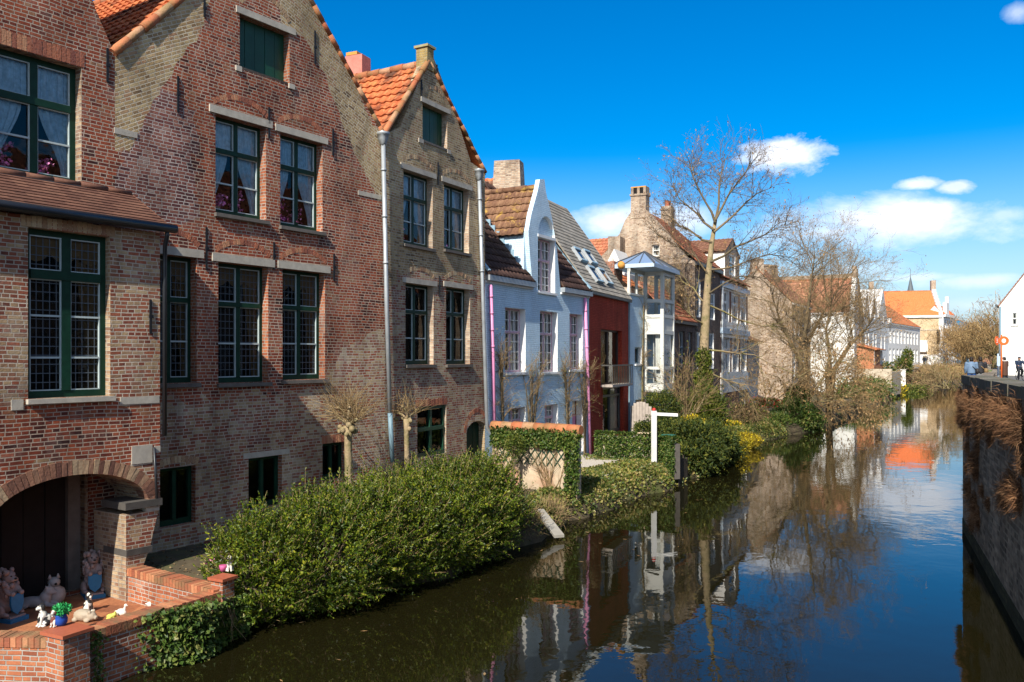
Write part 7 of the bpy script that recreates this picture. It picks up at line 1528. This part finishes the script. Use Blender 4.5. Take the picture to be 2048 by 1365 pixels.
def person(lab, base, rz, sc, parts, pose='stand', arms=None, group=None):
    """faces +x before turning; 1.72 m; parts: dict of materials"""
    t = thing('person', lab, 'person', base, group); B = lambda: MB(); G = lambda b, n, v=.022, par=None: fuse((place(b, base, rz, sc), b.build(n, par or t))[1], v)
    lean = .06; hip = .92; hd = Vector((.07, 0, 1.55)); hands = arms or [((.02, .22, 1.36), (.04, .27, 1.10), (.14, .24, .88)), ((.02, -.22, 1.36), (.04, -.27, 1.10), (.14, -.24, .88))]
    b = B(); b.ball(tuple(hd+Vector((0, 0, .02))), (.10, .082, .125), 'skin', 12, 9); b.tube([(.03, 0, 1.38), (.05, 0, 1.48)], .055, 'skin', 10); b.ball((.175, 0, 1.565), (.022, .018, .03), 'skin', 6, 5)
    for y in (-.085, .085): b.ball((.06, y, 1.565), (.025, .014, .035), 'skin', 6, 5)
    b.ball((.02, 0, 1.15), (.10, .15, .28), 'skin'); b.ball((0, 0, hip), (.11, .15, .14), 'skin')
    legs = [(( .0, .09, hip), (.03, .10, .50), (.0, .10, .08)), ((.0, -.09, hip), (-.02, -.10, .50), (-.06, -.10, .08))] if pose == 'stand' else [((-.02, .09, hip), (.30, .10, .72), (.18, .10, .34)), ((-.02, -.09, hip), (.26, -.10, .60), (.12, -.10, .16))]
    for h, k, f in legs: b.tube([h, k, f], [.085, .06, .04], 'skin', 8); 
    for s, e, w in hands:
        b.tube([s, e, w], [.05, .042, .03], 'skin', 8); d = (V(w)-V(e)).normalized(); b.ball(tuple(V(w)+d*.05), (.035, .028, .045), 'skin', 7, 5)
        for k in range(5): off = Vector((0, (k-2)*.014, 0)); q = V(w)+d*.08+off; b.tube([q, q+d*(.05-.006*abs(k-2)), q+d*.075+Vector((.01, 0, -.01))], [.009, .008, .006], 'skin', 5)
    G(b, 'body', .016)
    b = B()
    for h, k, f in legs: b.tube([h, V(h).lerp(V(k), .5), k, V(k).lerp(V(f), .5), f], [.11, .105, .085, .078, .075], parts['trousers'], 10)
    b.ball((0, 0, hip+.02), (.13, .17, .14), parts['trousers']); G(b, 'trousers')
    for h, k, f in legs: b = B(); b.ball((f[0]+.05, f[1], f[2]-.035), (.13, .05, .05), 'rubber'); place(b, base, rz, sc); b.build('shoe', t)
    b = B(); low = parts.get('hem', .82); b.tube([(-.01, 0, low), (-.01, 0, 1.0), (.0, 0, 1.2), (.02, 0, 1.36), (.03, 0, 1.45)], [.19, .185, .185, .17, .085], parts['coat'], 14)
    for i, p in enumerate(b.v): b.v[i] = (p[0]*.82, p[1]*1.08, p[2])
    for s, e, w in hands: b.tube([s, e, w], [.085, .068, .055], parts['coat'], 9); b.ball(s, .09, parts['coat'])
    G(b, 'coat'); b = B()
    if parts.get('cap'): b.ball((.06, 0, 1.635), (.115, .10, .075), parts['cap']); b.ball((.15, 0, 1.625), (.08, .075, .018), parts['cap']); place(b, base, rz, sc); b.build('cap', t); b = B()
    b.ball((.045, 0, 1.60), (.108, .094, .105), parts.get('hair', 'hair_dark')); b.ball((.02, 0, 1.54), (.085, .085, .08), parts.get('hair', 'hair_dark')); place(b, base, rz, sc); b.build('hair', t)
    b = B()
    for y in (-.032, .032): b.ball((.155, y, 1.595), (.012, .014, .009), 'cat_black', 6, 5)
    b.ball((.158, 0, 1.515), (.01, .028, .007), 'dog_brown', 6, 5); place(b, base, rz, sc); b.build('face_marks', t)
    if parts.get('bag'):
        bp = parts['bag']; b = B(); b.tube([(.13, .16, 1.42), (-.16, -.02, 1.2), (-.18, -.24, .98)], .02, bp[0], 6); b.tube([(.13, .16, 1.42), (.18, -.05, 1.2), (.05, -.28, .98)], .02, bp[0], 6); place(b, base, rz, sc); b.build('bag_strap', t)
        b = B(); b.ball((-.16, -.22, .98), (.13, .10, .15), bp[1]); place(b, base, rz, sc); b.build('bag', t)
    if parts.get('scarf'): b = B(); b.tube([(.10*math.cos(a)+.02, .10*math.sin(a), 1.44) for a in np.linspace(0, 2*PI, 13)], .04, parts['scarf'], 7); place(b, base, rz, sc); b.build('scarf', t)
    return t
def bicycle(lab, base, rz):
    t = thing('bicycle', lab, 'bicycle', base); m = 'bike_metal'
    for x, nm in ((-.52, 'rear'), (.54, 'front')):
        b = MB(); b.tube([(x+.33*math.cos(a), 0, .35+.33*math.sin(a)) for a in np.linspace(0, 2*PI, 25)], .02, 'rubber', 6, cap=False); place(b, base, rz, 1); w = b.build('wheel', t)
        b = MB()
        for k in range(12): a = k*PI/6; b.tube([(x, .012*(-1)**k, .35), (x+.31*math.cos(a), 0, .35+.31*math.sin(a))], .003, m, 4)
        b.ball((x, 0, .35), .03, m, 8, 6); place(b, base, rz, 1); b.build('spokes', w)
        b = MB(); b.tube([(x+.37*math.cos(a), 0, .35+.37*math.sin(a)) for a in np.linspace(.3, 2.6, 10)], .022, 'iron', 5); place(b, base, rz, 1); b.build('mudguard', t)
    b = MB()
    for p, q in (((-.52,0,.35),(-.05,0,.33)), ((-.05,0,.33),(-.22,0,.82)), ((-.22,0,.82),(-.52,0,.35)), ((-.05,0,.33),(.38,0,.82)), ((-.20,0,.78),(.36,0,.86)), ((.36,0,.95),(.54,0,.35))): b.tube([p, q], .018, 'iron', 7)
    place(b, base, rz, 1); b.build('frame', t); b = MB(); b.tube([(.28, .28, 1.03), (.38, .2, 1.06), (.35, 0, 1.04), (.38, -.2, 1.06), (.28, -.28, 1.03)], .014, m, 6); b.tube([(.35, 0, 1.04), (.36, 0, .92)], .016, m, 6); place(b, base, rz, 1); b.build('handlebar', t)
    b = MB(); b.ball((-.24, 0, .90), (.13, .09, .04), 'rubber'); b.tube([(-.22, 0, .80), (-.24, 0, .88)], .014, m, 6); place(b, base, rz, 1); b.build('saddle', t)
    b = MB(); b.lathe((.47, 0, .82), [(.03, 0), (.055, .05), (.05, .09)], 'sign_white', 10); place(b, base, rz, 1); b.build('headlight', t); b = MB(); b.tube([(-.05, -.1, .33), (-.05, .1, .33)], .012, m, 6); b.wbox((-.05+.12, .12, .28), (.09, .06, .02), 'rubber'); b.wbox((-.05-.12, -.12, .38), (.09, .06, .02), 'rubber'); b.tube([(-.05, .09, .33), (.07, .1, .28)], .01, m, 5); b.tube([(-.05, -.09, .33), (-.17, -.1, .38)], .01, m, 5); place(b, base, rz, 1); b.build('pedal', t); return t

def people():
    q = 2.35; at = lambda u, Y, z=q: ((u-CX)/FPX*Y, Y, z)
    person('man in pale blue jacket and jeans with black shoulder bag, walking away along the quay', at(1943, 42.5), 1.35, 1.0, dict(coat='jacket_blue', trousers='jeans', hem=.86, bag=('iron', 'cat_black')))
    person('man in dark jacket and grey trousers with tan bag strap, walking beside the blue jacket', at(1961, 43.5), 1.25, 1.0, dict(coat='jacket_dark', trousers='trousers_grey', hem=.88, bag=('bag_tan', 'bag_tan')))
    person('person in long dark brown coat, pale scarf and cap beside the orange sign pole', at(2010, 57.0), 1.9, 1.0, dict(coat='coat_brown', trousers='trousers_dark', hem=.45, cap='cap_dark', scarf='scarf_white'))
    b = at(2041, 61.5); rz = -1.75
    bicycle('black upright bicycle ridden towards the camera before the white house', b, rz)
    person('cyclist in dark navy jacket and cap riding towards the camera', (b[0]-.26*math.cos(rz), b[1]-.26*math.sin(rz), b[2]+.02), rz, 1.0, dict(coat='coat_navy', trousers='trousers_dark', hem=.90, cap='cap_dark'), 'ride', [((.04, .22, 1.36), (.22, .27, 1.18), (.48, .25, 1.08)), ((.04, -.22, 1.36), (.22, -.27, 1.18), (.48, -.25, 1.08))])
    for u, Y, lab, d, rz in ((1848, 152, 'distant person in dark clothes walking by the yellow wall', dict(coat='jacket_dark', trousers='trousers_dark'), 2.0), (1852, 152.5, 'distant person in grey trousers close to the yellow wall gate', dict(coat='coat_navy', trousers='trousers_grey'), 1.5), (1893, 158, 'distant person in bright red jacket at the canal bend', dict(coat='red_jacket', trousers='trousers_dark'), -1.5), (1898, 160, 'distant person in dark coat next to the red jacket', dict(coat='jacket_dark', trousers='jeans'), -1.4), (1910, 165, 'distant person in pale jacket right of the red jacket', dict(coat='sign_white', trousers='trousers_dark'), -1.2)):
        person(lab, at(u, Y, 2.6), rz, 1.05, d)
    bicycle('distant bicycle parked at the canal bend beside the people', at(1904, 160, 2.6), .4)
    Y = 50; x = (2003-CX)/FPX*Y; s = thing('road_sign', 'two round orange sign discs side by side on an orange pole', 'sign', (x, Y, q))
    zc = EYE+(HY-682)/FPX*Y; b = MB(); b.tube([(x, Y, q), (x, Y, zc+.35)], .045, 'sign_orange', 8); b.build('pole', s)
    for k, (du, ang) in enumerate(((-10, .7), (3, -.35))):
        cx = x+du/FPX*Y; f = Fac(cx-.5*math.cos(ang), Y-.06-.02*k-.5*math.sin(ang), cx+.5*math.cos(ang), Y-.06-.02*k+.5*math.sin(ang)); b = MB(); c = [(.5+.27*math.cos(a), zc+.27*math.sin(a)) for a in np.linspace(0, 2*PI, 29)[:-1]]; b.extrude(f, c, 'sign_orange', .0, -.03, front=True); d = b.build('disc', s)
        b = MB()
        if k == 0:
            b.box(f, .38, .62, zc+.08, zc+.12, .002, .006, 'sign_white'); b.box(f, .38, .62, zc-.12, zc-.08, .002, .006, 'sign_white'); b.box(f, .58, .62, zc-.08, zc+.08, .002, .006, 'sign_white'); b.box(f, .42, .58, zc-.02, zc+.02, .002, .006, 'sign_white')
        else:
            c = [(.5+.11*math.cos(a), zc+.13*math.sin(a)) for a in np.linspace(0, 2*PI, 21)[:-1]]; b.extrude(f, c, 'sign_white', .006, .002, front=True)
        b.build('mark', d)
    Y = 52; x = (1996-CX)/FPX*Y; b = MB(); b.tube([(x, Y, q), (x, Y, q+1.9)], .04, 'cornice_blue', 8); b.wbox((x, Y-.05, q+1.45), (.18, .03, .6), 'cornice_blue'); o = b.build('sign_post'); tag(o, 'slim pale blue post left of the orange sign discs', 'post')

# ================================================================== light, sky, camera
SUN_AZ, SUN_EL = math.radians(201.5), math.radians(39.5)
def sky():
    w = bpy.data.worlds.new('World'); S.world = w; w.use_nodes = True; t = w.node_tree; bg = t.nodes['Background']
    N = lambda typ, **k: [t.nodes.new(typ)][0]
    st = N('ShaderNodeTexSky'); st.sky_type = 'NISHITA'; st.sun_disc = False; st.sun_elevation = SUN_EL; st.sun_rotation = SUN_AZ; st.air_density = 1.0; st.dust_density = .25; st.ozone_density = 1.4; st.altitude = 0
    def mth(op, a, b=None, cl=False):
        x = N('ShaderNodeMath'); x.operation = op; x.use_clamp = cl
        for i, q in enumerate((a, b)):
            if q is None: continue
            if isinstance(q, (int, float)): x.inputs[i].default_value = q
            else: t.links.new(q, x.inputs[i])
        return x.outputs[0]
    tc = N('ShaderNodeTexCoord'); sx = N('ShaderNodeSeparateXYZ'); t.links.new(tc.outputs['Generated'], sx.inputs[0]); X, Y, Z = sx.outputs
    az = mth('ARCTAN2', X, Y); el = mth('ARCSINE', Z)
    # polarised deepening of the half of the sky away from the sun
    dot = N('ShaderNodeVectorMath'); dot.operation = 'DOT_PRODUCT'; t.links.new(tc.outputs['Generated'], dot.inputs[0]); dot.inputs[1].default_value = (math.sin(SUN_AZ)*math.cos(SUN_EL), math.cos(SUN_AZ)*math.cos(SUN_EL), math.sin(SUN_EL))
    mr = N('ShaderNodeMapRange'); t.links.new(dot.outputs['Value'], mr.inputs[0]); mr.inputs[1].default_value = .45; mr.inputs[2].default_value = -.1; mr.interpolation_type = 'SMOOTHSTEP'
    hs = N('ShaderNodeHueSaturation'); hs.inputs['Saturation'].default_value = SKY_SAT; hs.inputs['Hue'].default_value = SKY_HUE; hs.inputs['Value'].default_value = SKY_VAL; t.links.new(st.outputs[0], hs.inputs['Color']); t.links.new(mr.outputs[0], hs.inputs['Fac'])
    # clouds: soft blobs at fixed directions, broken by noise
    cb = N('ShaderNodeCombineXYZ'); t.links.new(az, cb.inputs[0]); t.links.new(mth('MULTIPLY', el, 1.7), cb.inputs[1])
    def noi(sc, de, ro, di=0):
        n = N('ShaderNodeTexNoise'); n.inputs['Scale'].default_value = sc; n.inputs['Detail'].default_value = de; n.inputs['Roughness'].default_value = ro; n.inputs['Distortion'].default_value = di; t.links.new(cb.outputs[0], n.inputs['Vector']); return n.outputs['Fac']
    n1 = noi(24, 8, .62, .3); n2 = noi(8, 7, .62, .2)
    tot = None
    def dirn(u, v): x = (u-CX)/FPX; z = (HY-v)/FPX; return math.atan2(x, 1), math.atan2(z, math.hypot(x, 1))
    for u, v, ru, rv, am, soft in CLOUDS:
        a, e = dirn(u, v); ra = ru/FPX*math.cos(a)**2; re = rv/FPX*math.cos(a)
        dx = mth('DIVIDE', mth('SUBTRACT', az, a), ra); dy = mth('DIVIDE', mth('SUBTRACT', el, e), re); r = mth('SQRT', mth('ADD', mth('MULTIPLY', dx, dx), mth('MULTIPLY', dy, dy)))
        k = mth('ADD', mth('SUBTRACT', 1.0, r), mth('MULTIPLY', mth('SUBTRACT', n1 if soft < .7 else n2, .5), 1.7 if soft < .7 else 2.6)); k = mth('MULTIPLY', mth('DIVIDE', k, soft, True), am, True); tot = k if tot is None else mth('MAXIMUM', tot, k)
    # thin haze band over the horizon
    hz = N('ShaderNodeMapRange'); t.links.new(el, hz.inputs[0]); hz.interpolation_type = 'SMOOTHSTEP'; hz.inputs[1].default_value = .25; hz.inputs[2].default_value = -.05; hz.inputs[3].default_value = 0; hz.inputs[4].default_value = .9
    hc = N('ShaderNodeMixRGB'); t.links.new(hz.outputs[0], hc.inputs[0]); t.links.new(hs.outputs[0], hc.inputs[1]); hc.inputs[2].default_value = (2.2, 3.2, 4.9, 1)
    # unseen broken cloud added right of the view and behind as white fill light
    m1 = N('ShaderNodeMapRange'); t.links.new(az, m1.inputs[0]); m1.inputs[1].default_value = .75; m1.inputs[2].default_value = 1.05
    m2 = N('ShaderNodeMapRange'); t.links.new(el, m2.inputs[0]); m2.inputs[1].default_value = 1.15; m2.inputs[2].default_value = .85
    tot = mth('MAXIMUM', tot, mth('MULTIPLY', mth('MULTIPLY', m1.outputs[0], m2.outputs[0]), mth('MULTIPLY', mth('SUBTRACT', n2, .5), 3.0, True), True))
    sh = N('ShaderNodeMixRGB'); t.links.new(n2, sh.inputs[0]); sh.inputs[1].default_value = (3.6, 4.2, 5.3, 1); sh.inputs[2].default_value = (8.6, 8.8, 9.2, 1)
    mx = N('ShaderNodeMixRGB'); t.links.new(tot, mx.inputs[0]); t.links.new(hc.outputs[0], mx.inputs[1]); t.links.new(sh.outputs[0], mx.inputs[2])
    t.links.new(mx.outputs[0], bg.inputs[0]); bg.inputs[1].default_value = SKY_STR
    l = bpy.data.lights.new('Sun', 'SUN'); l.energy = SUN_STR; l.angle = math.radians(.5); l.color = (1.0, .93, .82); o = bpy.data.objects.new('sun', l); link(o)
    d = Vector((math.sin(SUN_AZ)*math.cos(SUN_EL), math.cos(SUN_AZ)*math.cos(SUN_EL), math.sin(SUN_EL))); o.rotation_euler = d.to_track_quat('Z', 'Y').to_euler(); o.location = (-20, -30, 40)
CLOUDS = [(1566,313,100,38,1,.55),(1500,318,40,16,.6,.6),(1838,368,58,15,.85,.6),(1915,373,48,15,.85,.6),(1780,445,270,60,.9,.8),(1850,425,150,36,.95,.7),(1660,465,150,36,.75,.8),(1220,446,115,46,.85,.8),(1380,440,90,34,.7,.8),(2010,430,60,20,.45,.8),(1960,562,150,16,.55,.8),(1850,555,100,10,.45,.8),(1960,610,180,16,.25,1.0),(2035,25,40,24,.5,.8),(1700,540,120,20,.35,.9)]
SKY_SAT, SKY_HUE, SKY_VAL, SKY_STR, SUN_STR = 1.75, .508, .86, .115, 4.9
EXPOSURE = .68

def camera():
    c = bpy.data.cameras.new('Camera'); c.sensor_width = 36; c.lens = 36*FPX/2048; c.shift_y = (HY-682.5)/2048; c.clip_end = 6000; c.clip_start = .1
    o = bpy.data.objects.new('camera', c); o.location = (0, 0, EYE); o.rotation_euler = (PI/2, 0, 0); link(o); S.camera = o
    S.view_settings.view_transform = 'Standard'; S.view_settings.look = 'None'; S.view_settings.gamma = 1; S.view_settings.exposure = EXPOSURE

terrain(); terrace()
house_left(); house_red_gable(); house_tan_gable(); house_white(); house_red(); house_tower(); house_dark_annex(); house_chimney_gable(); house_white_brick_bands()
far_houses(); right_bank(); garden_walls()
plants(); ornaments(); people(); sky(); camera()
S.cycles.max_bounces = 8; S.cycles.transparent_max_bounces = 12; S.cycles.use_denoising = True
